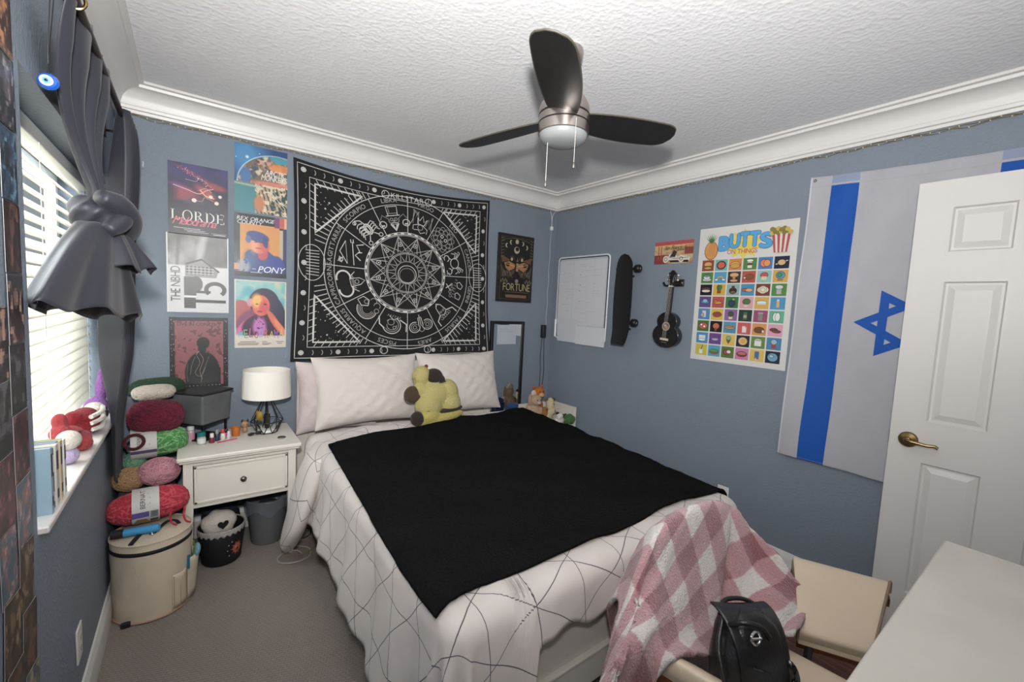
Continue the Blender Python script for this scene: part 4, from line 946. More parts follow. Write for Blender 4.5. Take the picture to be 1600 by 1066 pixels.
    for ch, dw, dy in zip('BUTTS', (.12, .115, .105, .105, .125), (-.012, 0, .006, .004, -.012)):
        for g, c in ((.0085, '#12364e'), (.0062, '#2aa0e0')):
            h_ = P.hh()
            for q_, (ax, ay) in enumerate(((g, 0), (-g, 0), (0, g), (0, -g), (g * .7, g * .7), (-g * .7, g * .7), (g * .7, -g * .7), (-g * .7, -g * .7))):
                P.text(ch, (xs + .012) * w + ax, (.84 + dy) * h + ay, (xs + dw - .006) * w + ax, (.935 + dy) * h + ay, c, h=h_ + q_ * .00003)
        xs += dw - .005
    P.text('ON THINGS', .33 * w, .795 * h, .64 * w, .828 * h, '#c02c3c')
    P.oval(.15 * w, .83 * h, .045, .06, '#7a4a14'); P.oval(.15 * w, .83 * h, .041, .056, '#dc9030')
    for k in range(5): P.stroke([((.1 + .02 * k) * w, .79 * h), ((.14 + .012 * k) * w, .885 * h)], .002, '#a86a1c')
    for k in range(7): a = math.radians(40 + 17 * k); P.poly([(.14 * w, .885 * h), (.16 * w, .885 * h), (.15 * w + .055 * math.cos(a), .89 * h + .062 * math.sin(a))], '#3a6a34' if k % 2 else '#4c8040')
    P.poly([(.80 * w, .785 * h), (.92 * w, .785 * h), (.94 * w, .91 * h), (.77 * w, .91 * h)], '#e4dcd4')
    for k in range(4): P.poly([((.80 + .034 * k) * w, .785 * h), ((.817 + .034 * k) * w, .785 * h), ((.795 + .048 * k) * w, .91 * h), ((.77 + .048 * k) * w, .91 * h)], '#b83434')
    for k in range(13): P.oval((.77 + .028 * (k % 7)) * w, (.915 + .02 * (k // 7) + .008 * (k % 2)) * h, .014, .013, '#8a7a2a' if k % 3 else '#c8b040', n=9)
    o = P.build('poster', PM, smooth=10, recalc=False)
    tag(o, 'white poster with a grid of coloured food drawings under blue lettering', 'poster')
butts()
def sign():
    y0, y1, z0, z1 = 1.963, 1.657, 1.829, 1.988
    r = thing('tin_sign', (XR, (y0 + y1) / 2, z0), 'small tin sign with red strip, bridge and old car drawing above the ukulele', 'sign')
    MB().box(XR - .004, XR - .001, y1, y0, z0, z1).build('plate', mat('tin', '#8a8478', .4, metal=.8), r, bevel=.001)
    P = Print(y0 - y1, z1 - z0, on_right(y0, z0, .0043), thick=.0001); w, h = P.w, P.h
    X_, Y_, im = canvas(70, 36, '#c8a878'); im = mixc(im, np.clip((vnoise(36, 70, 10, 3) - .5) * 4, 0, 1), '#a87848'); im = mixc(im, (Y_ < .17) * 1., '#b83038'); im = mixc(im, ((X_ > .78) & (Y_ > .2) & (Y_ < .6)) * 1., '#8a3a28'); im = mixc(im, ((Y_ > .17) & (Y_ < .3)) * .6, '#e0b060'); im = mixc(im, ((Y_ > .6) & (X_ < .35)) * 1., '#8a2c24')
    P.base('#c8a878', raster=im)
    for x in (.1, .17): P.rect(x * w, .2 * h, (x + .025) * w, .8 * h, '#b0442c')
    P.stroke([(.0, .62 * h), (.1 * w, .5 * h), (.3 * w, .4 * h)], .003, '#b0442c'); P.rect(0, .36 * h, .4 * w, .4 * h, '#7a2c20')
    P.text('San Francisco', .27 * w, .62 * h, .82 * w, .80 * h, '#2a2420', shear=.4, gap=.0); P.rect(.58 * w, .56 * h, .78 * w, .6 * h, '#6a4a34')
    P.poly([(.36 * w, .14 * h), (.92 * w, .1 * h), (.95 * w, .24 * h), (.8 * w, .34 * h), (.62 * w, .3 * h), (.5 * w, .5 * h), (.4 * w, .42 * h)], '#d8d0c4')
    P.poly([(.42 * w, .3 * h), (.52 * w, .6 * h), (.6 * w, .52 * h), (.56 * w, .28 * h)], '#3a3834'); P.poly([(.45 * w, .06 * h), (.9 * w, .04 * h), (.9 * w, .13 * h), (.4 * w, .15 * h)], '#2a2826')
    for x in (.32, .72): P.oval(x * w, .2 * h, .022, .026, '#e0d8c8'); P.ring(x * w, .2 * h, .012, .004, '#4a4640', n=14)
    P.stroke([(.4 * w, .3 * h), (.55 * w, .22 * h), (.9 * w, .24 * h)], .003, '#2a2826')
    P.build('printed_face', PM, r, smooth=10, recalc=False)
sign()
# ================================================================== flag
def flag():
    Y0, Z1 = .985, 2.252; W, H = .925, 1.555
    def fn(u, v, h):
        a, b = u / W, v / H
        y = Y0 - u - .028 * (1 - b) * (1 - a) * 1.0 + .004 * math.sin(b * 9) * (1 - b)
        y = Y0 - u + .03 * (1 - b) * (1 - a) - .0 * b
        z = Z1 - H + v - .03 * a * b + .012 * math.sin(PI * a) * (1 - b) * 0 - .022 * math.sin(PI * min(1, a)) * b ** 6 * .5
        d = .014 + .012 * (1 - b) * (.5 + .5 * math.sin(a * 15 + b * 2.5)) + .006 * math.sin(b * 13 + a * 4) * (1 - b * .6) + .003 * math.sin(a * 31 - b * 17)
        return (XR - .003 - max(d, .004) - h, y, z)
    P = Print(W, H, fn, thick=.0012, back='#c4c5cc', eps=.0003)
    X_, Y_, im = canvas(92, 150, '#b6b6bc'); im *= (.985 + .03 * vnoise(150, 92, 14, 8))[..., None]
    B = '#0a52ac'
    im = mixc(im, ((X_ > .108) & (X_ < .243) & (Y_ > .03)) * 1., B); im = mixc(im, ((X_ > .757) & (X_ < .892) & (Y_ > .03)) * 1., B)
    im = mixc(im, ((Y_ < .03) & (((X_ > .108) & (X_ < .243)) | ((X_ > .757) & (X_ < .892)))) * .35, '#5a7ab8')
    P.base('#b6b6bc', raster=im)
    cx, cy, R = .5 * W, .5 * H + .005, .19
    for q, t0 in enumerate((0, PI)):
        for k in range(3):
            a0, a1 = t0 + 2 * PI * k / 3, t0 + 2 * PI * (k + 1) / 3
            for i in range(6):
                t, t2 = i / 6, (i + 1) / 6
                def pp(r, t): return (cx + r * (math.cos(a0) * (1 - t) + math.cos(a1) * t), cy + r * (math.sin(a0) * (1 - t) + math.sin(a1) * t))
                P.poly([pp(R, t), pp(R, t2), pp(R - .07, t2), pp(R - .07, t)], B, h=.0030 + .0006 * q)
    for k in range(3):
        y = [H * .996, H * .966, H * .004][k]; P.stroke([(0.005, y), (W - .005, y)], .0012, '#a8a9b0', h=.0006, step=.03)
    for u in (.006, W - .006): P.stroke([(u, 0), (u, H)], .004, '#dadade', h=.0006, step=.03)
    o = P.build('flag', printmat('flag_nylon', .75, bump=.2, bscale=180, sat=1.08, val=.82), smooth=70, recalc=False)
    tag(o, 'white flag with two blue stripes and a blue star hung vertically behind the door', 'flag')
    g = MB()
    g.xf = None
    c = Vector(fn(.022, H - .018, .001))
    for k in range(1): g.tube([c + Vector((0, .006 * math.cos(q), .006 * math.sin(q))) for q in [2 * PI * i / 14 for i in range(14)]], .0022, 6, closed=True)
    g.build('grommet', M_brass, o)
flag()
# ================================================================== whiteboard with papers
def whiteboard():
    y0, y1, z0, z1 = 2.992, 2.376, 1.196, 1.94
    r = thing('whiteboard', (XR, (y0 + y1) / 2, z0), 'white framed magnetic board on the right wall next to the skateboard', 'whiteboard')
    def rrp(i, rad):
        out = []
        for cy, cz, a0 in ((y0 - i - rad, z1 - i - rad, 0), (y1 + i + rad, z1 - i - rad, 90), (y1 + i + rad, z0 + i + rad, 180), (y0 - i - rad, z0 + i + rad, 270)):
            for k in range(7):
                a = math.radians(a0 + 15 * k); out.append((cy + rad * math.cos(a), cz + rad * math.sin(a)))
        return out
    MB().prism(rrp(.006, .03), XR - .012, XR - .001, lambda u, v, h: (h, u, v)).build('panel', mat('board_panel', '#aeb4bd', .3), r)
    MB().tube([(XR - .010, a, b) for a, b in rrp(0.005, .03)], .0065, 8, closed=True).build('frame', mat('board_frame', '#dfe0e4', .35), r)
    MB().tube([(XR - .0125, a, b) for a, b in rrp(.016, .026)], .0042, 6, closed=True).build('inner_seal', mat('board_seal', '#26272b', .5), r)
    def paper(ya, za, yb, zb, col, off, label, marks=()):
        P = Print(ya - yb, zb - za, on_right(ya, za, off), thick=.0008); P.base(col)
        for q in marks: q(P)
        tag(P.build('paper_sheet', PMM, smooth=10, recalc=False), label, 'paper', 'papers on the whiteboard')
    def big(P):
        w, h = P.w, P.h; rng = random.Random(1); hh = P.hh()
        for k in range(40):
            a, b = rng.random() * .9 * w, rng.random() * .95 * h
            P.rect(a, b, a + rng.uniform(.02, .12), b + .0018, '#a6a8b0', hh)
        for k, y in enumerate((.78, .62, .53, .37)): P.oval(.49 * w, y * h, .0045, .005, '#4a4c54', n=8)
        for y in (.94, .31, .21): P.rect(.52 * w, y * h, .53 * w, (y + .03) * h, '#d4d6dc')
        P.stroke([(.34 * w, 0), (.34 * w, h)], .0012, '#989ca6'); P.stroke([(.78 * w, .4 * h), (.78 * w, h)], .001, '#989ca6')
        P.oval(.95 * w, .81 * h, .006, .006, '#e4e6ea', n=8)
    paper(2.978, 1.33, 2.408, 1.903, '#d6d7dc', .014, 'large grey printed sheet covering most of the whiteboard', (big,))
    paper(2.955, 1.172, 2.70, 1.385, '#cfd2da', .0165, 'smaller grey sheet at the lower left corner of the whiteboard')
    paper(2.715, 1.165, 2.378, 1.325, '#d9dce2', .0190, 'pale grey sheet at the lower right edge of the whiteboard')
    m = MB(); m.tube([(XR - .028, 2.974, 1.21), (XR - .028, 2.974, 1.37)], .009, 10)
    tag(m.build('marker_pen', mat('marker_white', '#e8e6e8', .35)), 'white marker standing at the left edge of the whiteboard', 'pen')
whiteboard()
# ================================================================== photo prints on the left wall
def photos():
    rng = random.Random(11)
    pal = [('#1a2a3c', '#6a4a34', '#22384a', 'dark blue'), ('#3a1c18', '#c8803c', '#2a1410', 'orange and brown'), ('#14141a', '#4a4048', '#9a9aa0', 'black'), ('#24486a', '#1a2830', '#6a9ab8', 'evening sky blue'), ('#30201c', '#8a5a48', '#1a1210', 'dark brown'), ('#1c1a1e', '#c89a84', '#3a2a2c', 'dim portrait'), ('#16181c', '#6a6c70', '#2a2c30', 'charcoal'), ('#5a2430', '#2a141a', '#a85a60', 'wine red'), ('#3c6a80', '#a0686a', '#c8a8a0', 'teal and pink'), ('#4a3424', '#a88a60', '#2a1c14', 'tan and brown'), ('#2a1c1c', '#7a4434', '#4a5a60', 'rust'), ('#4a5a6a', '#b8a080', '#2a2420', 'blue grey')]
    z = 2.20; k = 0; ords = ['first', 'second', 'third', 'fourth', 'fifth', 'sixth', 'seventh', 'eighth', 'ninth', 'tenth', 'eleventh', 'twelfth']
    for col, (yb, n, ztop) in enumerate(((1.352, 12, 2.255), (1.243, 8, 1.42))):
        for i in range(n):
            zz = ztop - .153 * (i + 1); tilt = rng.uniform(-.02, .02) + (.12 * rng.choice([-1, 1]) if zz < .75 else 0)
            c = pal[(i + 5 * col) % 12]
            w, h = .102, .150
            X_, Y_, im = canvas(14, 20, c[0]); im = mixc(im, np.clip((vnoise(20, 14, 3, 60 + i + 20 * col) - .45) * 5, 0, 1), c[1]); im = mixc(im, np.clip((vnoise(20, 14, 4, 90 + i + 20 * col) - .58) * 6, 0, 1), c[2])
            im = mixc(im, blob(X_, Y_, .5, .35, .16, .14, soft=.3) * .6, c[1])
            def fn(u, v, hh, yb=yb, zz=zz, tilt=tilt, i=i): return (XL + .0025 + .0006 * (i % 3) + hh, yb + .05 + (u - .05) * math.cos(tilt) - (v - .075) * math.sin(tilt), zz + .075 + (v - .075) * math.cos(tilt) + (u - .05) * math.sin(tilt))
            P = Print(w, h, fn, thick=.0005); P.base(c[0], raster=im)
            P.stroke([(.002, .002), (w - .002, .002), (w - .002, h - .002), (.002, h - .002)], .003, '#5a5c62' if i % 2 else c[0], True)
            tag(P.build('photo_print', PM, smooth=10, recalc=False), '%s photo print, %s from top in the %s column' % (c[3], ords[i], 'window side' if col == 0 else 'outer'), 'photo', 'photo prints on the left wall')
photos()
# ================================================================== bed
M_white = mat('white_lacquer', '#d8d2c8', .42, var=.02, vscale=6)
BX0, BX1, BY0, BY1 = .53, 2.06, .912, 2.985
bed = thing('bed', (1.3, 2.0, 0), 'white wooden queen bed with panelled footboard against the back wall', 'bed')
m = MB(); m.box(.535, 2.035, 2.992, 3.04, .0, 1.0); m.box(.53, 2.04, 2.985, 3.046, 1.0, 1.03)
m.box(.535, .60, 2.978, 2.992, .05, 1.0); m.box(1.97, 2.035, 2.978, 2.992, .05, 1.0); m.box(.60, 1.97, 2.978, 2.992, .9, 1.0)
m.build('headboard', M_white, bed, bevel=.004)
m = MB(); m.box(.545, 2.05, .965, 1.005, .13, .50); m.box(.545, 2.05, .95, .965, .13, .235); m.box(.542, 2.053, .946, .968, .235, .25)
m.box(.545, .64, .95, .965, .25, .5); m.box(1.955, 2.05, .95, .965, .25, .5)
m.build('footboard', M_white, bed, bevel=.004)
for x in (.56, 2.005): MB().box(x, x + .03, 1.005, 2.978, .15, .36).build('side_rail', M_white, bed, bevel=.003)
for x in (.548, 1.98):
    for y in (.955, 2.91): MB().box(x, x + .065, y, y + .065, 0, .14).build('leg', M_white, bed, bevel=.003)
mt = MB().box(.59, 2.015, 1.02, 2.96, .30, .545)
tag(mt.build('mattress', mat('mattress_white', '#dcd8d4', .8), bevel=.05, bseg=4), 'white mattress on the bed under the duvet', 'mattress')
# ---- duvet and blanket share one draped surface
def ztop(x, y): return .612 + .052 * smooth01((y - 1.0) / 1.5) + .008 * wob(x, y, .5) + .004 * wob(x, y, 1.6, 1.1)
def drape(x, y, off=0.0, foldk=1.0):
    r = .055; x0, x1, y0 = BX0 + r, BX1 - r + .02, BY0 + r
    ex = (x0 - x) if x < x0 else ((x - x1) if x > x1 else 0); sx = -1 if x < x0 else 1
    ey = (y0 - y) if y < y0 else 0
    bx, by = min(max(x, x0), x1), max(y, y0)
    d = math.hypot(ex, ey)
    z = ztop(bx, by)
    if d < 1e-6: return Vector((bx, by, z + off))
    n = Vector((sx * ex / d, -ey / d, 0))
    if d < r * PI / 2:
        a = d / r; out, drop = r * math.sin(a), r * (1 - math.cos(a)); nz = Vector((n.x * math.sin(a), n.y * math.sin(a), math.cos(a)))
    else:
        t = d - r * PI / 2
        s_ = y * 1.0 if ey == 0 else (x * 1.0 if ex == 0 else 0)
        A = foldk * min(.012, t * .06) * (math.sin(s_ * 16 + .6) + .5 * math.sin(s_ * 37 + 2))
        if ex > 0 and ey > 0: A = foldk * min(.05, t * .16) * math.cos(4 * math.atan2(ey, ex) * 2 + .4)
        out, drop = r + t * .16 + A, r + t * .985; nz = n
    p = Vector((bx, by, z)) + n * out; p.z -= drop
    # the upper left corner of the duvet slumps off the side in a fold of its own
    return p + nz * off
def lines_mat():
    m = mat('duvet_cotton', '#d4cfcd', .85, bump=.3, bscale=9, bdetail=7, sheen=.1)
    nt = m.node_tree; b = nt.nodes['Principled BSDF']; L = nt.links.new
    uv = nt.nodes.new('ShaderNodeUVMap'); uv.uv_map = 'UVMap'
    nz = nt.nodes.new('ShaderNodeTexNoise'); nz.inputs['Scale'].default_value = 4.5; nz.inputs['Detail'].default_value = 0
    L(uv.outputs[0], nz.inputs['Vector'])
    sub = nt.nodes.new('ShaderNodeVectorMath'); sub.operation = 'MULTIPLY_ADD'; sub.inputs[1].default_value = (.05, .05, 0); L(nz.outputs['Color'], sub.inputs[0]); L(uv.outputs[0], sub.inputs[2])
    cur = None
    for k, (ang, s) in enumerate(((90, .19), (28, .19 * .87), (-34, .19 * .87))):
        dt = nt.nodes.new('ShaderNodeVectorMath'); dt.operation = 'DOT_PRODUCT'; a = math.radians(ang + 90)
        dt.inputs[1].default_value = (math.cos(a) / s, math.sin(a) / s, 0); L(sub.outputs[0], dt.inputs[0])
        fr = nt.nodes.new('ShaderNodeMath'); fr.operation = 'FRACT'; L(dt.outputs['Value'], fr.inputs[0])
        sb = nt.nodes.new('ShaderNodeMath'); sb.operation = 'SUBTRACT'; sb.inputs[1].default_value = .5; L(fr.outputs[0], sb.inputs[0])
        ab = nt.nodes.new('ShaderNodeMath'); ab.operation = 'ABSOLUTE'; L(sb.outputs[0], ab.inputs[0])
        lt = nt.nodes.new('ShaderNodeMath'); lt.operation = 'LESS_THAN'; lt.inputs[1].default_value = .0014 / s; L(ab.outputs[0], lt.inputs[0])
        if cur is None: cur = lt
        else:
            mx = nt.nodes.new('ShaderNodeMath'); mx.operation = 'MAXIMUM'; L(cur.outputs[0], mx.inputs[0]); L(lt.outputs[0], mx.inputs[1]); cur = mx
    mix = nt.nodes.new('ShaderNodeMix'); mix.data_type = 'RGBA'; L(cur.outputs[0], mix.inputs[0])
    mix.inputs[6].default_value = lin('#c3bbb6') + (1,); mix.inputs[7].default_value = lin('#4a4a52') + (1,)
    L(mix.outputs[2], b.inputs['Base Color'])
    return m
M_duvet = lines_mat()
def hang(y):
    base_ = .36 + .02 * math.sin(y * 5) + .006 * math.sin(y * 17)
    return base_ + .10 * smooth01((1.25 - y) / .4) - .05 * smooth01((y - 2.46) / .06)
def footlen(x): return .125 + .018 * math.sin(x * 13) + .012 * math.sin(x * 31) + .42 * smooth01((.83 - x) / .10)
def duvet_pt(u, v):
    yy = .72 + v * (2.62 - .72); yt = 2.60 + .05 * math.sin(u * 5)
    x = (BX0 - hang(yy)) * (1 - u) + (BX1 + .30) * u
    yl = BY0 - footlen(x)
    y = yl + (yt - yl) * v
    return x, y
dv = MB()
def dvf(u, v):
    x, y = duvet_pt(u, v)
    return drape(x, y, .012 + .004 * wob(x, y, 2.2) + .012 * math.exp(-((y - 2.56) / .05) ** 2))
dv.grid(dvf, 130, 120, uvfn=lambda u, v: duvet_pt(u, v))
duvet = tag(dv.build('duvet', M_duvet, smooth=180, solid=.022, recalc=False, soff=-1), 'white duvet with thin black geometric lines spread over the bed', 'duvet')
# the slumped corner: a padded fold hanging from the top left edge down to the carpet
fl = MB()
A = [(.600, 2.30, .655), (.612, 2.58, .665)]
def flap(u, v):
    # v down the fold, u round it
    c = spline([(.585, 2.44, .660), (.535, 2.45, .60), (.485, 2.47, .44), (.445, 2.50, .27), (.405, 2.56, .095), (.398, 2.57, .075)], 1)[0]
    cc = FLC[min(int(v * 40 + .5), 40)]
    wd = .145 * (1 - .12 * v) * (1 - smooth01((v - .55) / .46) * .93) ; th = .055 * (.6 + .6 * math.sin(PI * min(v * 1.15, 1))) * (1 - smooth01((v - .7) / .31) * .85)
    a = 2 * PI * u
    ax = Vector((.18, .97, .12)).normalized(); up = Vector((-.75, .15, .64)).normalized()
    rr = 1 + .08 * math.sin(3 * a + v * 9)
    return cc + ax * math.cos(a) * wd * rr + up * math.sin(a) * th * rr
FLC = spline([(.590, 2.40, .645), (.53, 2.395, .61), (.48, 2.405, .45), (.44, 2.43, .28), (.395, 2.50, .115), (.388, 2.515, .085)], 40)
fl.grid(flap, 40, 40, cu=True, uvfn=lambda u, v: (.2 + abs(u - .5) * .5, 2.2 + v * .6))
fo = fl.build('folded_corner', M_duvet, duvet, smooth=180)
# black throw
def fleece():
    m = mat('black_fleece', '#0e0e0f', 1.0, bump=1.0, bscale=110, bdetail=6, spec=.02)
    nt = m.node_tree; b = nt.nodes['Principled BSDF']; L = nt.links.new
    tc = nt.nodes.new('ShaderNodeTexCoord'); vo = nt.nodes.new('ShaderNodeTexVoronoi'); vo.inputs['Scale'].default_value = 16
    L(tc.outputs['Object'], vo.inputs['Vector'])
    lt = nt.nodes.new('ShaderNodeMath'); lt.operation = 'LESS_THAN'; lt.inputs[1].default_value = .05; L(vo.outputs['Distance'], lt.inputs[0])
    sp = nt.nodes.new('ShaderNodeSeparateColor'); L(vo.outputs['Color'], sp.inputs[0])
    gt = nt.nodes.new('ShaderNodeMath'); gt.operation = 'GREATER_THAN'; gt.inputs[1].default_value = .9; L(sp.outputs[0], gt.inputs[0])
    mu = nt.nodes.new('ShaderNodeMath'); mu.operation = 'MULTIPLY'; L(lt.outputs[0], mu.inputs[0]); L(gt.outputs[0], mu.inputs[1])
    mix = nt.nodes.new('ShaderNodeMix'); mix.data_type = 'RGBA'; L(mu.outputs[0], mix.inputs[0])
    mix.inputs[6].default_value = lin('#181819') + (1,); mix.inputs[7].default_value = lin('#6a6a6a') + (1,); L(mix.outputs[2], b.inputs['Base Color'])
    return m
e_top = spline([(.575, 2.33, 0), (.72, 2.405, 0), (1.1, 2.44, 0), (1.55, 2.50, 0), (2.05, 2.54, 0), (2.32, 2.53, 0)], 40)
e_bot = spline([(.540, .985, 0), (.62, .998, 0), (.80, 1.005, 0), (1.25, 1.0, 0), (1.7, 1.015, 0), (2.06, .985, 0), (2.22, .98, 0)], 40)
e_left = spline([(.540, .985, 0), (.538, 1.08, 0), (.542, 1.35, 0), (.556, 1.75, 0), (.568, 2.1, 0), (.575, 2.33, 0)], 40)
e_right = spline([(2.22, .98, 0), (2.24, 1.3, 0), (2.27, 1.8, 0), (2.30, 2.2, 0), (2.32, 2.53, 0)], 40)
def samp(e, t):
    k = t * 40; i = min(int(k), 39); return e[i].lerp(e[i + 1], k - i)
def blk(u, v):
    b, t, l, r = samp(e_bot, u), samp(e_top, u), samp(e_left, v), samp(e_right, v)
    p = b * (1 - v) + t * v + l * (1 - u) + r * u - (e_bot[0] * (1 - u) * (1 - v) + e_bot[-1] * u * (1 - v) + e_top[0] * (1 - u) * v + e_top[-1] * u * v)
    return drape(p.x, p.y, .034 + .007 * wob(p.x, p.y, 1.7, .7) + .003 * math.sin(p.x * 9 + p.y * 23) + .0015 * wob(p.x, p.y, 14))
tag(MB().grid(blk, 110, 110).build('throw_blanket', fleece(), smooth=180, solid=.012, recalc=False, soff=-1), 'black fleece blanket spread across the top of the duvet', 'blanket')
# ---- pillows
M_pillow = mat('pillow_cotton', '#c9c0ba', .85, bump=.45, bscale=6, bdetail=7, sheen=.2)
M_pillow2 = mat('pillow_pinkish', '#c4b6b5', .85, bump=.2, bscale=9, bdetail=6)
def pillow(name, c, rt, up, w, h, t, m, label, seed=0):
    c = Vector(c); rt = Vector(rt).normalized(); up = Vector(up).normalized(); up = (up - rt * up.dot(rt)).normalized(); n = rt.cross(up)
    mb = MB()
    for sg in (1, -1):
        def fn(u, v, sg=sg):
            a, b = 2 * u - 1, 2 * v - 1
            e = max(0, (1 - abs(a) ** 2.6)) ** .55 * max(0, (1 - abs(b) ** 2.6)) ** .55
            k = 1 - .07 * (1 - abs(b) ** 2) * (abs(a) ** 3) ; k2 = 1 - .09 * (1 - abs(a) ** 2) * abs(b) ** 3
            wr = .004 * wob(a + seed, b, 2.5, seed) * (.3 + e) + .0014 * math.sin(9 * (a + b) + seed * 3) * e + .003 * wob(a * 1.7 + b, b * 2.2 - a, 1.6, seed * 2) * e
            return c + rt * a * w / 2 * k + up * b * h / 2 * k2 + n * sg * (t / 2 * e + wr * 1.4)
        mb.grid(fn, 44, 34)
    o = mb.build(name, m, smooth=180)
    return tag(o, label, 'pillow', 'pillows on the bed')
pillow('pillow', (.765, 2.905, .83), (1, -.06, 0), (0, .12, 1), .50, .46, .11, M_pillow2, 'pinkish white pillow standing at the left end of the headboard behind the others', 3)
pillow('pillow', (.945, 2.825, .872), (1, -.02, .012), (0, .30, 1), .70, .46, .17, M_pillow, 'creased white pillow leaning on the left half of the headboard', 1)
pillow('pillow', (1.655, 2.85, .872), (1, .02, 0), (0, .30, 1), .70, .47, .17, M_pillow, 'smooth white pillow leaning on the right half of the headboard', 5)
# ---- cow-like plush sitting on the bed with its back turned
def plush_mat(name, col): return mat(name, col, 1, bump=.8, bscale=120, bdetail=3, sheen=.08)
def remeshed(name, ells, m, parent, vox=.006):
    mb = MB()
    for e in ells: mb.ell(*e)
    return mb.build(name, m, parent, smooth=180, remesh=vox, smooth_it=6)
ox, oy, oz = 1.295, 2.565, .682
pl = thing('plush_toy', (ox, oy, oz), 'yellow and dark brown plush animal slumped on the bed with its back turned', 'plush toy')
Myel, Mbrn = plush_mat('plush_yellow', '#aba169'), plush_mat('plush_brown', '#2b211b')
remeshed('body', [((ox + .0, oy, oz + .15), (.105, .075, .09)), ((ox + .085, oy, oz + .16), (.07, .07, .085)), ((ox - .05, oy - .03, oz + .095), (.085, .07, .075), (0, .4, 0)), ((ox + .09, oy - .02, oz + .10), (.075, .07, .075), (0, -.4, 0)), ((ox - .08, oy + .01, oz + .185), (.06, .05, .045), (0, .5, 0)), ((ox - .075, oy + .03, oz + .27), (.055, .055, .06)), ((ox - .02, oy + .03, oz + .235), (.06, .05, .04))], Myel, pl)
remeshed('head_patch', [((ox - .005, oy + .01, oz + .265), (.057, .05, .048)), ((ox + .03, oy + .005, oz + .25), (.042, .035, .03), (0, .6, 0)), ((ox + .068, oy + .005, oz + .225), (.03, .014, .012), (0, .5, 0))], Mbrn, pl, .005)
remeshed('arm_tip', [((ox - .145, oy + .0, oz + .17), (.045, .04, .05), (0, .5, 0)), ((ox - .105, oy, oz + .14), (.055, .04, .03), (0, .5, 0))], plush_mat('plush_olive', '#463826'), pl, .005)
remeshed('leg', [((ox + .01, oy - .075, oz + .032), (.155, .042, .034), (0, -.12, 0)), ((ox - .06, oy - .07, oz + .045), (.07, .05, .045))], plush_mat('plush_yellow_fluff', '#a59a55'), pl)
remeshed('foot', [((ox - .135, oy - .07, oz + .04), (.04, .045, .042))], Mbrn, pl, .005)
remeshed('belly_brown_trim', [((ox + .05, oy - .05, oz + .062), (.12, .05, .022), (0, -.15, 0)), ((ox - .07, oy - .04, oz + .075), (.04, .06, .03))], Mbrn, pl, .005)  # dark brown plush strip between belly and leg
MB().tube([(ox - .02 + .002 * i, oy - .03, oz + .222 + .0004 * i) for i in range(40)], .003, 6).build('collar', Mbrn, pl)
MB().ell((ox - .05, oy + .02, oz + .325), (.012, .01, .012)).build('nose', plush_mat('plush_rust', '#7a3428'), pl)
pl.scale = (1.12, 1.05, 1.12)
# ================================================================== bedside table
def nightstand(x0, x1, y0, y1, z1, label):
    r = thing('nightstand', ((x0 + x1) / 2, (y0 + y1) / 2, 0), label, 'nightstand')
    m = MB(); m.box(x0, x1, y0, y1, z1 - .022, z1); m.box(x0 + .008, x1 - .008, y0 + .008, y1, z1 - .034, z1 - .022)
    m.build('top', M_white, r, bevel=.006, bseg=3)
    i = .028; zb = z1 - .275
    m = MB(); a, b, c, d = x0 + i, x1 - i, y0 + i, y1 - .01
    m.box(a, a + .02, c, d, zb, z1 - .034); m.box(b - .02, b, c, d, zb, z1 - .034); m.box(a + .02, b - .02, d - .02, d, zb, z1 - .034); m.box(a + .02, b - .02, c + .02, d - .02, zb, zb + .015)
    m.box(a + .02, b - .02, c, c + .02, z1 - .055, z1 - .034); m.box(a + .02, b - .02, c, c + .02, zb, zb + .022)
    m.build('case', M_white, r, bevel=.002)
    for lx in (a - .004, b - .036):
        for ly in (c - .004, d - .036):
            lm = MB(); vs = []
            for z, k in ((0, .011), (zb - .02, .02), (z1 - .036, .02)):
                for sx, sy in ((-1, -1), (1, -1), (1, 1), (-1, 1)): vs.append((lx + .02 + sx * k, ly + .02 + sy * k, z))
            lm.add(vs, [(0, 3, 2, 1), (8, 9, 10, 11)] + [(q * 4 + k, q * 4 + (k + 1) % 4, q * 4 + 4 + (k + 1) % 4, q * 4 + 4 + k) for q in range(2) for k in range(4)])
            lm.build('leg', M_white, r, bevel=.002)
    m = MB(); A_, B_ = a + .04, b - .04; za, zc = zb + .024, z1 - .058
    m.box(A_, B_, c - .004, c + .016, za, zc)
    for s_ in ((A_, B_, za, za + .012), (A_, B_, zc - .012, zc), (A_, A_ + .012, za, zc), (B_ - .012, B_, za, zc)): m.box(s_[0], s_[1], c - .009, c - .004, s_[2], s_[3])
    dr = m.build('drawer', M_white, r, bevel=.0015)
    MB().lathe([(0, -.03), (.009, -.029), (.014, -.024), (.015, -.018), (.008, -.012), (.006, -.004), (.009, 0)], ((a + b) / 2, c - .004, (za + zc) / 2), 20, ax='y').build('knob', mat('knob_pewter', '#6b655f', .3, metal=1), dr)
    return r
nightstand(-.068, .487, 2.572, 3.035, .65, 'white one drawer nightstand with round metal knob left of the bed')
NZ = .6505
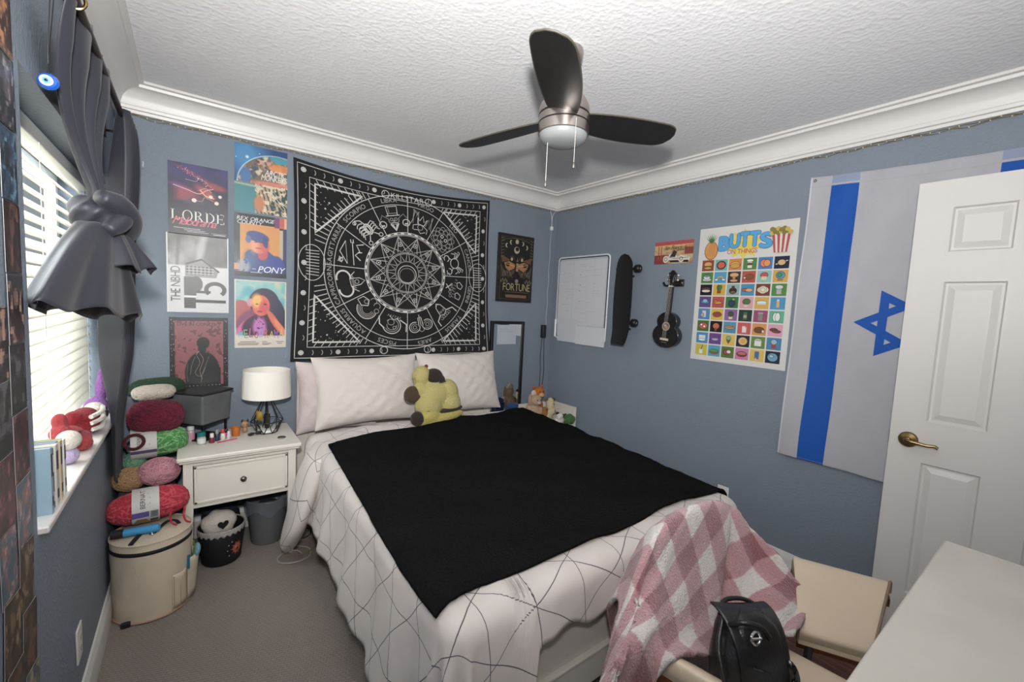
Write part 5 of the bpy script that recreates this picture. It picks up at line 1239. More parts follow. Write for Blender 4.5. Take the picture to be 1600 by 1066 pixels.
# lamp
lx, ly = .352, 2.868
la = thing('table_lamp', (lx, ly, NZ), 'black wire diamond table lamp with white drum shade on the left nightstand', 'lamp')
M_wire = mat('black_wire', '#141416', .45)
m = MB(); N = 8
top = [Vector((lx + .013 * math.cos(2 * PI * k / N), ly + .013 * math.sin(2 * PI * k / N), .872)) for k in range(N)]
mid = [Vector((lx + .086 * math.cos(2 * PI * k / N), ly + .086 * math.sin(2 * PI * k / N), .722)) for k in range(N)]
bot = [Vector((lx + .055 * math.cos(2 * PI * (k + .5) / N), ly + .055 * math.sin(2 * PI * (k + .5) / N), NZ + .003)) for k in range(N)]
for k in range(N):
    for a, b in ((top[k], mid[k]), (mid[k], mid[(k + 1) % N]), (mid[k], bot[k]), (mid[(k + 1) % N], bot[k]), (bot[k], bot[(k + 1) % N])): m.tube([a, b], .0026, 6)
m.build('wire_base', M_wire, la)
MB().lathe([(0, NZ + .001), (.045, NZ + .001), (.05, NZ + .008), (.045, NZ + .02), (.02, NZ + .024), (0, NZ + .024)], (lx, ly, 0), 32).build('base_disc', mat('lamp_base_white', '#d8d6d0', .4), la)
MB().lathe([(.011, NZ + .02), (.011, .70), (.017, .70), (.017, .76)] + [(.004, .76), (.004, .868), (.017, .868), (.017, .9), (.02, .91), (.02, .94), (0, .94)], (lx, ly, 0), 16).build('lamp_holder', M_wire, la)
M_shade = mat('lamp_shade_linen', '#e6e1d8', .8, bump=.05, bscale=200)
MB().lathe([(.128, .866), (.1255, .95), (.122, 1.028), (.1195, 1.028), (.1235, .95), (.126, .866), (.128, .866)], (lx, ly, 0), 56).build('lamp_shade', M_shade, la, smooth=50)
m = MB()
for k in range(3): a = 2 * PI * k / 3; m.tube([(lx, ly, .94), (lx + .123 * math.cos(a), ly + .123 * math.sin(a), .99)], .0018, 5)
m.build('shade_spider', M_wire, la)
MB().grid(lambda u, v: (lx - .06 + .03 * u, ly - .055 - .01 * u, .745 + .055 * v - .01 * u), 1, 1).build('hang_tag', mat('tag_mustard', '#8f7422', .6), la, solid=.001)
# storage bin on a black stand, both turned corner-on
def rbox(mb, c, w, d, z0, z1, ang, k=1.0):
    for_ = [(-w / 2, -d / 2), (w / 2, -d / 2), (w / 2, d / 2), (-w / 2, d / 2)]; ca, sa = math.cos(ang), math.sin(ang)
    vs = [(c[0] + (x * ca - y * sa) * q, c[1] + (x * sa + y * ca) * q, z) for z, q in ((z0, k), (z1, 1.0)) for x, y in for_]
    mb.add(vs, [(0, 3, 2, 1), (4, 5, 6, 7)] + [(i, (i + 1) % 4, 4 + (i + 1) % 4, 4 + i) for i in range(4)]); return mb
M_black = mat('black_plastic', '#17181a', .4)
st = thing('organizer_stand', (.045, 2.92, NZ), 'black open stand on the left nightstand carrying the grey bin', 'organizer')
m = MB(); rbox(m, (.045, 2.92), .165, .155, .738, .748, PI / 4); m.build('shelf', M_black, st, bevel=.002)
m = MB(); rbox(m, (.045, 2.92), .165, .155, NZ, NZ + .008, PI / 4); m.build('shelf', M_black, st, bevel=.002)
for sx, sy in ((-1, -1), (1, -1), (1, 1), (-1, 1)):
    x, y = sx * .076, sy * .071; m = MB(); rbox(m, (.045 + (x - y) * .7071, 2.92 + (x + y) * .7071), .01, .01, NZ + .006, .74, PI / 4); m.build('post', M_black, st)
bn = thing('storage_bin', (.045, 2.905, .749), 'translucent smoky grey bin with black lid on the left nightstand', 'bin')
m = MB(); rbox(m, (.045, 2.905), .20, .185, .749, .915, PI / 4, .93); m.build('bin_body', mat('smoky_plastic', '#5a5c5e', .35, var=.25, vscale=9, bump=.1, bscale=30), bn, bevel=.01, bseg=3)
m = MB(); rbox(m, (.045, 2.905), .212, .197, .912, .924, PI / 4); m.build('lid', M_black, bn, bevel=.004)
def bottle(x, y, r, hb, hc, cb, cc, name, label, z=NZ, cat='bottle', neck=.75, lab=None):
    t = thing(name, (x, y, z), label, cat, 'small bottles on the left nightstand')
    MB().lathe([(0, z), (r * .92, z), (r, z + .003), (r, z + hb * .82), (r * .8, z + hb * .96), (r * .6, z + hb), (0, z + hb)], (x, y, 0), 20).build('bottle_body', mat('bottle_' + cb, '#' + cb, .2, coat=.5), t)
    MB().lathe([(r * neck, z + hb), (r * neck, z + hb + hc * .9), (r * neck * .85, z + hb + hc), (0, z + hb + hc)], (x, y, 0), 18).build('cap', mat('cap_' + cc, '#' + cc, .35), t)
    if lab: MB().lathe([(r + .0006, z + hb * .15), (r + .0006, z + hb * .75)], (x, y, 0), 20).build('label', mat('lab_' + lab, '#' + lab, .6), t)
bottle(-.012, 2.875, .018, .062, .02, 'b8b0b0', 'd8d8d6', 'pill_bottle', 'white capped bottle behind the teal capped jar on the nightstand', neck=.9, lab='c890a8')
bottle(.034, 2.785, .0195, .045, .021, 'a8a8a4', '1f6a70', 'pill_bottle', 'small jar with teal cap and pale label at the nightstand left edge', neck=1.0, lab='cfd0cc')
bottle(.080, 2.788, .0135, .03, .022, '6a1c2c', 'd8d4ce', 'nail_polish', 'burgundy nail polish bottle with white cap, nearest the teal capped jar', neck=.7)
bottle(.104, 2.815, .013, .04, .024, '2c3444', '8a8c94', 'nail_polish', 'dark blue nail polish bottle with grey cap, second along from the jar', neck=.7)
bottle(.132, 2.822, .0125, .038, .022, 'd0c4bc', 'b0383c', 'nail_polish', 'pale nail polish bottle with red cap, in the middle of the row', neck=.75)
bottle(.158, 2.812, .010, .026, .022, 'c8bcd0', 'd8c8e0', 'nail_polish', 'little lilac nail polish bottle in front of the orange cup', neck=.7)
bottle(.148, 2.855, .013, .03, .02, 'a02c44', '1c1c20', 'nail_polish', 'red nail polish bottle with black cap behind the lilac one', neck=.7)
cu = MB().lathe([(0, NZ), (.02, NZ), (.024, NZ + .05), (.0225, NZ + .05), (.019, NZ + .004), (0, NZ + .004)], (.196, 2.868, 0), 24)
tag(cu.build('cup', mat('orange_cup', '#b8682c', .4)), 'small orange cup between the nail polish and the figurine', 'cup')
m = MB(); m.box(-.05, .05, -.006, .006, 0, .002); m.xf = None
o = m.build('nail_file', mat('pink_file', '#c22c50', .6), origin=(0, 0, 0)); o.location = (.15, 2.788, NZ); o.rotation_euler = (0, 0, .35); tag(o, 'bright pink nail file lying in front of the nail polish', 'nail file')
# little horned doll
fg = thing('figurine', (.243, 2.905, NZ), 'tiny tan figurine with dark ears standing left of the lamp', 'figurine')
remeshed('body', [((.243, 2.905, NZ + .018), (.014, .012, .02)), ((.243, 2.903, NZ + .052), (.02, .018, .019))], mat('figurine_tan', '#a8805c', .6), fg, .003)
MB().ell((.230, 2.906, NZ + .072), (.006, .004, .01)).ell((.257, 2.906, NZ + .072), (.006, .004, .01)).build('ears', mat('figurine_dark', '#3a2a24', .6), fg)
MB().ell((.236, 2.886, NZ + .054), .0028, nu=8, nv=6).ell((.25, 2.886, NZ + .054), .0028, nu=8, nv=6).build('eyes', M_black, fg)
# sunglasses folded on the table
sg = thing('sunglasses', (.285, 2.83, NZ), 'folded black sunglasses lying in front of the lamp on the nightstand', 'sunglasses')
for k, x in enumerate((.266, .305)): MB().ell((x, 2.815 + .012 * k, NZ + .012), (.018, .005, .012), (.4, 0, .3)).build('lens', mat('dark_lens', '#16181c', .1, coat=1), sg)
MB().tube([(.248, 2.808, NZ + .016), (.266, 2.813, NZ + .022), (.285, 2.818, NZ + .016), (.305, 2.826, NZ + .022), (.323, 2.834, NZ + .016)], .0022, 6).build('bridge', M_black, sg)
for a, b in (((.249, 2.81, NZ + .014), (.322, 2.866, NZ + .004)), ((.322, 2.834, NZ + .014), (.255, 2.86, NZ + .004))): MB().tube([a, b], .002, 6).build('temple', M_black, sg)
cl = MB().lathe([(0, NZ), (.021, NZ), (.022, NZ + .002), (.02, NZ + .005), (.0, NZ + .004)], (.408, 2.716, 0), 24)
tag(cl.build('tin_lid', mat('tin_lid_metal', '#7d7670', .35, metal=.8)), 'small round metal tin lid at the right end of the left nightstand', 'lid')  # flat tin lid lying on the tabletop
# ================================================================== curtain rod, curtains, pendant
M_curt = mat('curtain_satin', '#2d2e37', .5, bump=.06, bscale=40, stretch=(1, 1, .2), sheen=.1)
RX_, RZ_ = XL + .082, 2.192
rod = thing('curtain_rod', (RX_, 1.95, RZ_), 'dark brown metal curtain rod above the window', 'curtain rod')
MB().tube([(RX_, .95, RZ_), (RX_, 2.765, RZ_)], .0105, 14).build('pole', mat('rod_bronze', '#3a2f2b', .35, metal=.6), rod)
MB().lathe([(0, 0), (.014, .002), (.017, .02), (.014, .04), (.006, .052), (0, .054)], (RX_, 2.763, RZ_), 16, ax='y').build('finial', mat('rod_bronze', '#3a2f2b', .35, metal=.6), rod)
for y in (2.735, 1.42):
    MB().box(XL + .001, XL + .008, y - .014, y + .014, RZ_ - .045, RZ_ + .03).tube([(XL + .006, y, RZ_ - .016), (RX_, y, RZ_ - .016)], .006, 8).build('bracket', mat('rod_bronze', '#3a2f2b', .35, metal=.6), rod)
rg = MB().tube([(RX_ + .02 * math.cos(a), 1.605, RZ_ - .004 + .02 * math.sin(a)) for a in [2 * PI * k / 24 for k in range(24)]], .004, 8, closed=True)
tag(rg.build('curtain_ring', M_brass), 'brass ring round the curtain rod at the near end of the knotted curtain', 'ring')
# knotted curtain
kc = thing('curtain', (RX_, 1.88, 1.35), 'dark grey satin curtain gathered and tied in a big knot halfway down the window', 'curtain', 'grey window curtains')
KX, KY, KZ = -.240, 1.895, 1.69
def up(u, v):
    # v: 0 rod .. 1 knot
    k = smooth01(v ** .9); y0, y1 = 1.56 + .27 * k, 2.16 - .20 * k
    y = y0 + (y1 - y0) * u; amp = .022 * (1 - .35 * k) * min(1, .35 + v * 3)
    x = RX_ + (KX - RX_) * k + amp * math.sin(u * 2 * PI * 3.5 + .7 * math.sin(u * 9)) - .045 * math.sin(PI * min(1, v * 1.1)) * (1 - u * .7)
    z = RZ_ + .014 - v * (RZ_ + .014 - KZ - .03) + .006 * math.sin(u * 38) * (1 - v) ** 3
    return (max(x, XL + .008), y, z)
MB().grid(up, 110, 40).build('upper_drape', M_curt, kc, smooth=180, solid=.002)
def skirt(layer):
    def fn(u, v):
        k = v ** .75; a = 2 * PI * u; ca = math.cos(a)
        ry = .05 + (.31 if layer == 0 else .07) * k; rx = .045 + (.02 if layer == 0 else .03) * k
        rip = 1 + (.16 * math.sin(7 * a + .8) + .08 * math.sin(13 * a)) * k
        y = KY - (.07 if layer == 0 else .02) * k + ca * ry * (1 + .05 * math.sin(5 * a) * k)
        x = KX + .062 * ca * k + math.sin(a) * rx * rip + (.0 if layer == 0 else .035 * k)
        zb = (1.385 - .035 * ca if layer == 0 else 1.53) + .012 * math.sin(7 * a)
        z = KZ - .02 - v * (KZ - .02 - zb)
        return (max(x, XL + .012) if not (WY0 + .01 < y < WY1) else max(x, XL - .08), y, z)
    return fn
MB().grid(skirt(0), 120, 26, cu=True).build('lower_drape', M_curt, kc, smooth=180, solid=.002)
MB().grid(skirt(1), 90, 18, cu=True).build('fold_over_drape', M_curt, kc, smooth=180, solid=.002)
m = MB()
m.ell((KX, KY, KZ), (.062, .085, .062), nu=40, nv=24, fn2=lambda d: 1 + .06 * math.sin(6 * d.y + 5 * d.z) + .05 * math.sin(9 * d.x - 7 * d.z))
m.tube(spline([(KX + .02, KY - .085, KZ + .05), (KX + .055, KY - .04, KZ + .035), (KX + .07, KY + .02, KZ + .0), (KX + .055, KY + .08, KZ - .04), (KX, KY + .095, KZ - .06)], 24), [.022 + .018 * math.sin(PI * k / 24) for k in range(25)], 14)
m.tube(spline([(KX + .02, KY + .075, KZ + .055), (KX + .05, KY + .03, KZ + .05), (KX + .058, KY - .03, KZ - .01), (KX + .035, KY - .08, KZ - .05)], 24), [.02 + .014 * math.sin(PI * k / 24) for k in range(25)], 14)
m.build('knot', M_curt, kc, smooth=180)
# far curtain hanging straight
fc = thing('curtain', (RX_, 2.66, .60), 'dark grey satin curtain hanging straight in the corner beside the yarn pile', 'curtain', 'grey window curtains')
def fcf(u, v):
    k = smooth01(v); y0, y1 = 2.46 + .07 * k, 2.752 - .01 * k
    y = y0 + (y1 - y0) * u; amp = (.024 + .030 * math.sin(PI * min(1, v * 1.05)) ** .7) * (1 - .7 * smooth01((v - .62) / .25))
    x = RX_ - .035 * smooth01(v * 2.5) - .026 * k + amp * math.sin(u * 2 * PI * 3.5 + .6 * math.sin(v * 3)) + .008
    zz = RZ_ + .014 - v * (RZ_ + .014 - .60)
    return (max(x, XL + .01 if not WZ0 + .03 < zz < WZ1 - .02 else XL - .03), y, zz)
MB().grid(fcf, 90, 40).build('drape', M_curt, fc, smooth=180, solid=.002)
for (px_, py_, nm) in ((184, 238, 'clear hook on the wall behind the far curtain, nearer the window'), (220, 258, 'clear hook on the wall right of the far curtain')):
    p = at(px_, py_, 0, XL + .02) if px_ < 200 else Vector((-.20, YB - .012, at(px_, py_, 1, YB - .01).z))
    d = Vector((1, 0, 0)) if px_ < 200 else Vector((0, -1, 0))
    m = MB().tube(spline([p + Vector((0, 0, .02)), p + d * .004 + Vector((0, 0, -.005)), p + d * .016 + Vector((0, 0, -.014)), p + d * .026 + Vector((0, 0, .0))], 14), .0032, 7)
    tag(m.build('wall_hook', mat('clear_cord', '#c3c8cc', .3)), nm, 'hook')
pe = thing('pendant', (XL + .035, 1.60, 1.94), 'round blue glass eye charm hanging on a black cord at the near window corner', 'pendant')
pc_ = Vector((XL + .03, 1.602, 1.972))
M_blueg = mat('blue_glass', '#1b4fa8', .08, coat=1)
m = MB().lathe([(0, .006), (.016, .005), (.0205, 0), (.016, -.006), (0, -.007)], (pc_.x, pc_.y, pc_.z), 24, ax='y'); m.build('bead', M_blueg, pe)
# the eye faces the room and turns to the near side
for rr_, cc, off in ((.0125, 'e8ecf0', .0072), (.0075, '5aa0d0', .0082), (.0035, '0c1420', .0092)):
    MB().lathe([(0, .003 - off), (rr_, .003 - off), (rr_, .0006 - off), (0, -off)], (pc_.x - .002, pc_.y, pc_.z), 20, ax='y').build('eye_ring', mat('eye_' + cc, '#' + cc, .1, coat=1), pe)
for a, b in (((0, .004), (-.014, .20)), ((0, -.004), (.02, .21))):
    MB().tube(spline([pc_ + Vector((0, a[1], .02)), pc_ + Vector((.004, b[0] * .5, .1)), pc_ + Vector((.012, b[0], .215))], 12), .0012, 5).build('cord', M_wire, pe)
# ================================================================== things on the window sill
SZ = WZ0 + .0185
bx = [(.020, '#8fa9b8', .178, 'pale blue'), (.030, '#2c3a4a', .165, 'navy and white'), (.026, '#c8c4bc', .17, 'ivory'), (.018, '#6d8fae', .172, 'sky blue'), (.022, '#c9b49a', .168, 'tan'), (.017, '#8fa86a', .166, 'leaf green'), (.020, '#d2d2d0', .16, 'white')]
y = 1.585
bo = ['first', 'second', 'third', 'fourth', 'fifth', 'sixth', 'seventh']
for k, (t, c, h, nm) in enumerate(bx):
    b = thing('book', (XL - .045, y + t / 2, SZ), '%s spined paperback, %s from the near end of the sill row' % (nm, bo[k]), 'book', 'paperbacks on the window sill')
    x0, x1 = XL - .072, XL + .012 - .004 * (k % 2)
    cv = MB(); cv.box(x1 - .0015, x1, y, y + t, SZ, SZ + h); cv.box(x0, x1 - .0015, y, y + .001, SZ, SZ + h); cv.box(x0, x1 - .0015, y + t - .001, y + t, SZ, SZ + h); cv.build('cover', mat('book_' + nm, c, .5), b)
    MB().box(x0 + .003, x1 - .0015, y + .001, y + t - .001, SZ + .002, SZ + h - .003).build('pages', mat('paper_pages', '#d8d2c6', .9), b)
    MB().box(x1, x1 + .0006, y + .003, y + t - .003, SZ + .1, SZ + h - .018).box(x1, x1 + .0006, y + .004, y + t - .004, SZ + .02, SZ + .045).build('spine_print', mat('spine_' + ('dark' if k % 2 else 'light'), '#30343c' if k % 2 == 0 else '#d8dadc', .5), b)
    y += t + .002
Mred, Mpur = plush_mat('crochet_red', '#a03c40'), plush_mat('crochet_purple', '#8a5a9c')
cx, cy = XL - .05, 2.17
t = thing('crochet_toy', (cx, cy, SZ), 'coral red crochet animal lying on the window sill beside the books', 'crochet toy', 'crochet toys on the sill')
remeshed('body', [((cx, cy, SZ + .05), (.045, .06, .045)), ((cx - .01, cy - .06, SZ + .085), (.032, .035, .03)), ((cx - .015, cy - .045, SZ + .125), (.022, .02, .03)), ((cx + .03, cy - .005, SZ + .03), (.035, .03, .03)), ((cx + .025, cy + .045, SZ + .035), (.03, .035, .03))], Mred, t, .005)
MB().tube([(cx + .03, cy - .03 + .012 * k, SZ + .075 - .002 * k * k * .3) for k in range(7)], .006, 8).build('belly_seam', plush_mat('crochet_dark_red', '#5c1a22'), t)
cx, cy = XL - .045, 2.41
t = thing('crochet_toy', (cx, cy, SZ), 'deep red crochet heart held by a white and black skeleton hand on the sill', 'crochet toy', 'crochet toys on the sill')
remeshed('heart', [((cx, cy, SZ + .055), (.05, .075, .055)), ((cx - .02, cy - .05, SZ + .075), (.035, .04, .035))], plush_mat('crochet_crimson', '#7c1420'), t, .005)
for k in range(3):
    MB().tube(spline([(cx + .03, cy - .075 + .01 * k, SZ + .085 - .028 * k), (cx + .056, cy - .02, SZ + .095 - .03 * k), (cx + .05, cy + .045, SZ + .1 - .026 * k)], 14), .0085, 8).build('finger_bone', plush_mat('crochet_white', '#d2ccc2'), t)
remeshed('palm', [((cx + .02, cy + .075, SZ + .085), (.035, .04, .03))], plush_mat('crochet_white', '#d2ccc2'), t, .005)
MB().ell((cx + .022, cy + .105, SZ + .06), (.04, .022, .045), nu=16).build('cuff', plush_mat('crochet_black', '#18181a'), t)
for k in range(3): MB().tube([(cx + .045 + .006 * k, cy + .088 + .008 * k, SZ + .075), (cx + .055, cy + .092 + .01 * k, SZ + .03)], .004, 6).build('cuff_stripe', plush_mat('crochet_white', '#d2ccc2'), t)
cx, cy = XL - .032, 2.585
t = thing('crochet_toy', (cx, cy, SZ), 'purple crochet toy with a tall neck at the far end of the sill', 'crochet toy', 'crochet toys on the sill')
remeshed('body', [((cx, cy, SZ + .06), (.045, .05, .06)), ((cx + .005, cy - .04, SZ + .07), (.03, .03, .03)), ((cx + .015, cy + .02, SZ + .15), (.022, .024, .06)), ((cx + .02, cy + .03, SZ + .215), (.018, .02, .03))], Mpur, t, .005)
t = thing('crochet_ball', (XL - .03, 2.02, SZ), 'small white crochet ball on top of a lilac one beside the books', 'crochet toy')
MB().ell((XL - .03, 2.02, SZ + .03), (.03, .03, .03), nu=18).build('lilac_base', plush_mat('crochet_lilac', '#b8a8c8'), t)
MB().ell((XL - .025, 2.01, SZ + .085), (.033, .033, .033), nu=18).build('white_top', plush_mat('crochet_white', '#d2ccc2'), t)
# ================================================================== yarn pile in the corner
cube = MB().box(-.295, -.078, 2.70, 3.035, .001, .485)
tag(cube.build('storage_cube', mat('grey_canvas', '#3c3d42', .9, bump=.2, bscale=200), bevel=.012), 'dark grey fabric storage cube in the corner under the yarn pile', 'storage box')
def yarn(name, c, r, col, label, ax=0.0, wraps=46, sr=.0045, seed=0, cat='yarn', group='yarn stacked in the corner', col2=None):
    c = Vector(c); rng = random.Random(seed); R = Euler((0, rng.uniform(-.1, .1), ax)).to_matrix()
    t = thing(name, (c.x, c.y, c.z - r[2]), label, cat, group)
    blunt = r[0] > 1.25 * max(r[1], r[2])
    def shp(d):
        if not blunt: return d
        q = math.hypot(d.y, d.z); X = max(-1, min(1, d.x))
        if q < 1e-6: return d
        g = (1 - abs(X) ** 3.4) ** (1 / 2.3) / q
        return Vector((X, d.y * g, d.z * g))
    def base_(u, v):
        a, b = 2 * PI * u, PI * min(max(v, .004), .996); d = shp(Vector((-math.cos(b), math.sin(b) * math.cos(a), math.sin(b) * math.sin(a))))
        return c + R @ Vector((d.x * r[0] * .95, d.y * r[1] * .95, d.z * r[2] * .95))
    m = MB(); m.grid(base_, 28, 18, cu=True)
    for k in range(wraps):
        n = Vector((rng.gauss(0, 1) * .55, rng.gauss(0, 1), rng.gauss(0, 1))).normalized()
        n = Vector((n.x + rng.choice([-.8, .8, 0]), n.y, n.z)).normalized()
        a = n.orthogonal().normalized(); b = n.cross(a); off = rng.uniform(-.35, .35); q = math.sqrt(1 - off * off)
        pts = []
        for i in range(22):
            th = 2 * PI * i / 22; d = shp((a * math.cos(th) + b * math.sin(th)) * q + n * off)
            w_ = 1 + .02 * math.sin(3 * th + k)
            pts.append(c + R @ Vector((d.x * r[0] * w_, d.y * r[1] * w_, d.z * r[2] * w_)))
        m.tube(pts, sr, 5, closed=True, mi=(k % 3 == 0) * 1 if col2 else 0)
    ms = [plush_mat('yarn_' + col, '#' + col)] + ([plush_mat('yarn_' + col2, '#' + col2)] if col2 else [])
    m.build('strands', ms, t, smooth=180)
    return t
def band(t, c, r, half, ax, label_fn, shift=0):
    c = Vector(c); ca, sa = math.cos(ax), math.sin(ax); W = 2 * half; Hh = 2 * PI * max(r[1], r[2])
    def fn(u, v, h):
        th = 2 * PI * v / Hh; x = u - half + shift
        y, z = -(r[1] + .0115 + h) * math.cos(th), (r[2] + .0115 + h) * math.sin(th)
        return (c.x + x * ca - y * sa, c.y + x * sa + y * ca, c.z + z)
    P = Print(W, Hh, fn, thick=.0004, back='#d8d4d0', eps=.0003); X_, Y_, im = canvas(2, 48, '#d6d2ce'); P.base('#d6d2ce', raster=im)
    label_fn(P, W, Hh); P.build('paper_label', printmat('label_paper', .6), t, smooth=60, recalc=False)
def lab_main(P, w, H):
    # visible quarter: v from 0 (front) up to H/4 (top), and H down to 3H/4 (underside)
    P.text('BERNAT', .30 * w, .03 * H, .48 * w, .21 * H, '#24242a', rot=1); P.rect(.56 * w, .06 * H, .60 * w, .17 * H, '#a4a4a8'); P.rect(.64 * w, .06 * H, .67 * w, .13 * H, '#a4a4a8')
    P.rect(.18 * w, .05 * H, .2 * w, .2 * H, '#9a9aa0')
    P.rect(0, .945 * H, .62 * w, .9995 * H, '#5a4a9a'); P.rect(.66 * w, .93 * H, .96 * w, .9999 * H, '#8e9a96'); hh = P.hh()
    for k in range(4): P.rect(.70 * w, (.942 + .014 * k) * H, .92 * w, (.948 + .014 * k) * H, '#4a5450', hh)
    P.poly([(.05 * w, .88 * H), (.62 * w, .885 * H), (.5 * w, .925 * H), (.2 * w, .93 * H)], '#b07828'); P.rect(.66 * w, .875 * H, .95 * w, .915 * H, '#6a4a2a')
c1, r1 = (-.168, 2.53, .470), (.143, .068, .066)
t = yarn('yarn_skein', c1, r1, 'b02f42', 'big coral red yarn skein with paper band lying on top of the canvas bag', .06, 70, .006, 1, col2='c8505a')
band(t, c1, r1, .048, .06, lab_main, -.012)
for x_ in (-.085, -.035):
    MB().tube(spline([(x_, 2.47, .45), (x_ - .006, 2.455, .42), (x_ + .002, 2.45, .39), (x_ + .02, 2.452, .377)], 14), .0045, 6).build('loose_end', plush_mat('yarn_b02f42', '#b02f42'), t)
yarn('yarn_ball', (-.136, 2.685, .568), (.082, .07, .066), 'c9919a', 'pale pink yarn ball behind the coral skein next to the nightstand', .2, 60, .0035, 2, col2='b87f8a')
yarn('yarn_ball', (-.252, 2.70, .545), (.062, .06, .055), 'a8845f', 'tan yarn ball behind the coral skein next to the curtain', .1, 50, .0032, 3)
c2, r2 = (-.135, 2.80, .688), (.108, .072, .066)
t = yarn('yarn_skein', c2, r2, '4f8a52', 'variegated green yarn skein with paper band above the pink ball', .08, 70, .005, 4, col2='84b878')
def lab2(P, w, H):
    P.text('BERNAT', .24 * w, .02 * H, .42 * w, .17 * H, '#24242a', rot=1); P.rect(.5 * w, .04 * H, .54 * w, .14 * H, '#a4a4a8')
    P.rect(0, .94 * H, w, .975 * H, '#5a4a72'); P.rect(.7 * w, .03 * H, .74 * w, .17 * H, '#a0a0a4')
band(t, c2, r2, .05, .08, lab2, -.068)
yarn('yarn_ball', (-.24, 2.79, .60), (.045, .05, .045), '6f9a80', 'mint green yarn tuck between the tan ball and the green skein', 0, 40, .0035, 5)
tag(MB().tube([(-.232 + .036 * math.cos(a), 2.715 + .012 * math.sin(a), .722 + .032 * math.sin(a)) for a in [2 * PI * k / 28 for k in range(28)]], .0075, 8, closed=True).build('hair_tie', plush_mat('tie_maroon', '#4a1a1e')), 'maroon hair tie hooked over the green yarn label', 'hair tie')
yarn('yarn_ball', (-.152, 2.80, .822), (.112, .075, .078), '6a1730', 'large burgundy yarn skein above the green one', .05, 90, .004, 6, col2='57102a')
yarn('yarn_ball', (-.165, 2.90, .928), (.088, .06, .036), 'c8bcb0', 'cream yarn skein on top of the burgundy one', .05, 60, .0035, 7)
yarn('yarn_ball', (-.155, 2.995, .93), (.118, .045, .055), '26402c', 'dark green yarn skein topmost against the wall', 0, 60, .004, 8)
# ---- round canvas bag
gx, gy, gr = -.157, 2.492, .147
bag = thing('canvas_bag', (gx, gy, 0), 'round cream canvas craft bag with black zip and handles on the carpet below the window', 'bag')
M_canvas = mat('cream_canvas', '#cabca8', .9, bump=.2, bscale=300, var=.05, vscale=10)
def cyl(z0, z1, k0, k1, nb=10):
    def fn(u, v):
        a = 2 * PI * u; r = (gr * (k0 + (k1 - k0) * v)) * (1 + .012 * math.sin(5 * a + v * 4) * math.sin(PI * v) + .01 * math.sin(11 * a - v * 9) * math.sin(PI * v))
        return (gx + r * math.cos(a), gy + r * math.sin(a), z0 + (z1 - z0) * v)
    return fn
m = MB(); m.grid(cyl(.004, .315, .97, 1.0), 64, 14, cu=True); m.add([(gx + gr * .97 * math.cos(2 * PI * k / 40), gy + gr * .97 * math.sin(2 * PI * k / 40), .003) for k in range(40)], [tuple(range(40))]); m.build('body', M_canvas, bag, smooth=60)
m = MB(); m.grid(cyl(.328, .360, 1.0, .99), 64, 2, cu=True)
m.grid(lambda u, v: (gx + gr * .99 * (1 - v) * math.cos(2 * PI * u), gy + gr * .99 * (1 - v) * math.sin(2 * PI * u), .360 + .012 * math.sin(PI / 2 * v)), 64, 6, cu=True)
lid = m.build('lid', M_canvas, bag, smooth=50)
M_web = mat('black_webbing', '#191819', .7, bump=.2, bscale=300)
MB().grid(cyl(.313, .330, 1.012, 1.012), 64, 1, cu=True).build('zip', M_web, bag, solid=.003)
MB().tube([(gx + gr * 1.0 * math.cos(a), gy + gr * math.sin(a), .362) for a in [2 * PI * k / 60 for k in range(60)]], .0035, 6, closed=True).build('piping', M_canvas, bag)
MB().tube([(gx + gr * .985 * math.cos(a), gy + gr * .985 * math.sin(a), .008) for a in [2 * PI * k / 60 for k in range(60)]], .004, 6, closed=True).build('base_piping', mat('canvas_trim', '#b08c78', .9), bag)
def strap(pts, wd, th, nm, par):
    P_ = spline(pts, 30); mb = MB(); vs = []
    for i, p in enumerate(P_):
        tg = (P_[min(i + 1, 30)] - P_[max(i - 1, 0)]).normalized(); sd = tg.cross(Vector((0, 0, 1))).normalized() * wd / 2
        for q, s_ in ((1, 0), (-1, 0), (-1, 1), (1, 1)): vs.append(p + sd * q + Vector((0, 0, th * s_)))
    mb.add(vs, [(4 * i + k, 4 * i + (k + 1) % 4, 4 * i + 4 + (k + 1) % 4, 4 * i + 4 + k) for i in range(30) for k in range(4)] + [(0, 1, 2, 3), (120, 121, 122, 123)])
    return mb.build(nm, M_web, par)
strap([(gx + .01, gy - .07, .373), (gx + .022, gy - .045, .374), (gx + .052, gy - .005, .385), (gx + .082, gy + .01, .378), (gx + .10, gy - .02, .371)], .013, .004, 'lid_handle', bag)
strap([(gx - .065, gy - .125, .366), (gx - .05, gy - .09, .374), (gx - .035, gy - .05, .377), (gx - .03, gy - .02, .376)], .018, .003, 'zip_pull_tape', bag)
MB().tube([(gx + .004 + .008 * math.cos(a), gy - .075 + .008 * math.sin(a), .3755) for a in [2 * PI * k / 18 for k in range(18)]], .0025, 6, closed=True).build('eyelet', mat('steel', '#b8b8ba', .25, metal=1), bag)
def arcband(a0, a1, z0, z1, k, bulge, nm, m, par, seg=20):
    def fn(u, v):
        a = math.radians(a0 + (a1 - a0) * u); r = gr * k + bulge * math.sin(PI * u) * (.4 + .6 * v)
        return (gx + r * math.cos(a), gy + r * math.sin(a), z0 + (z1 - z0) * v)
    return MB().grid(fn, seg, 6).build(nm, m, par, smooth=180, solid=.003)
arcband(-60, -32, .02, .18, 1.01, .006, 'front_pocket', M_canvas, bag); arcband(-30, 22, .02, .215, 1.01, .026, 'side_pocket', M_canvas, bag)
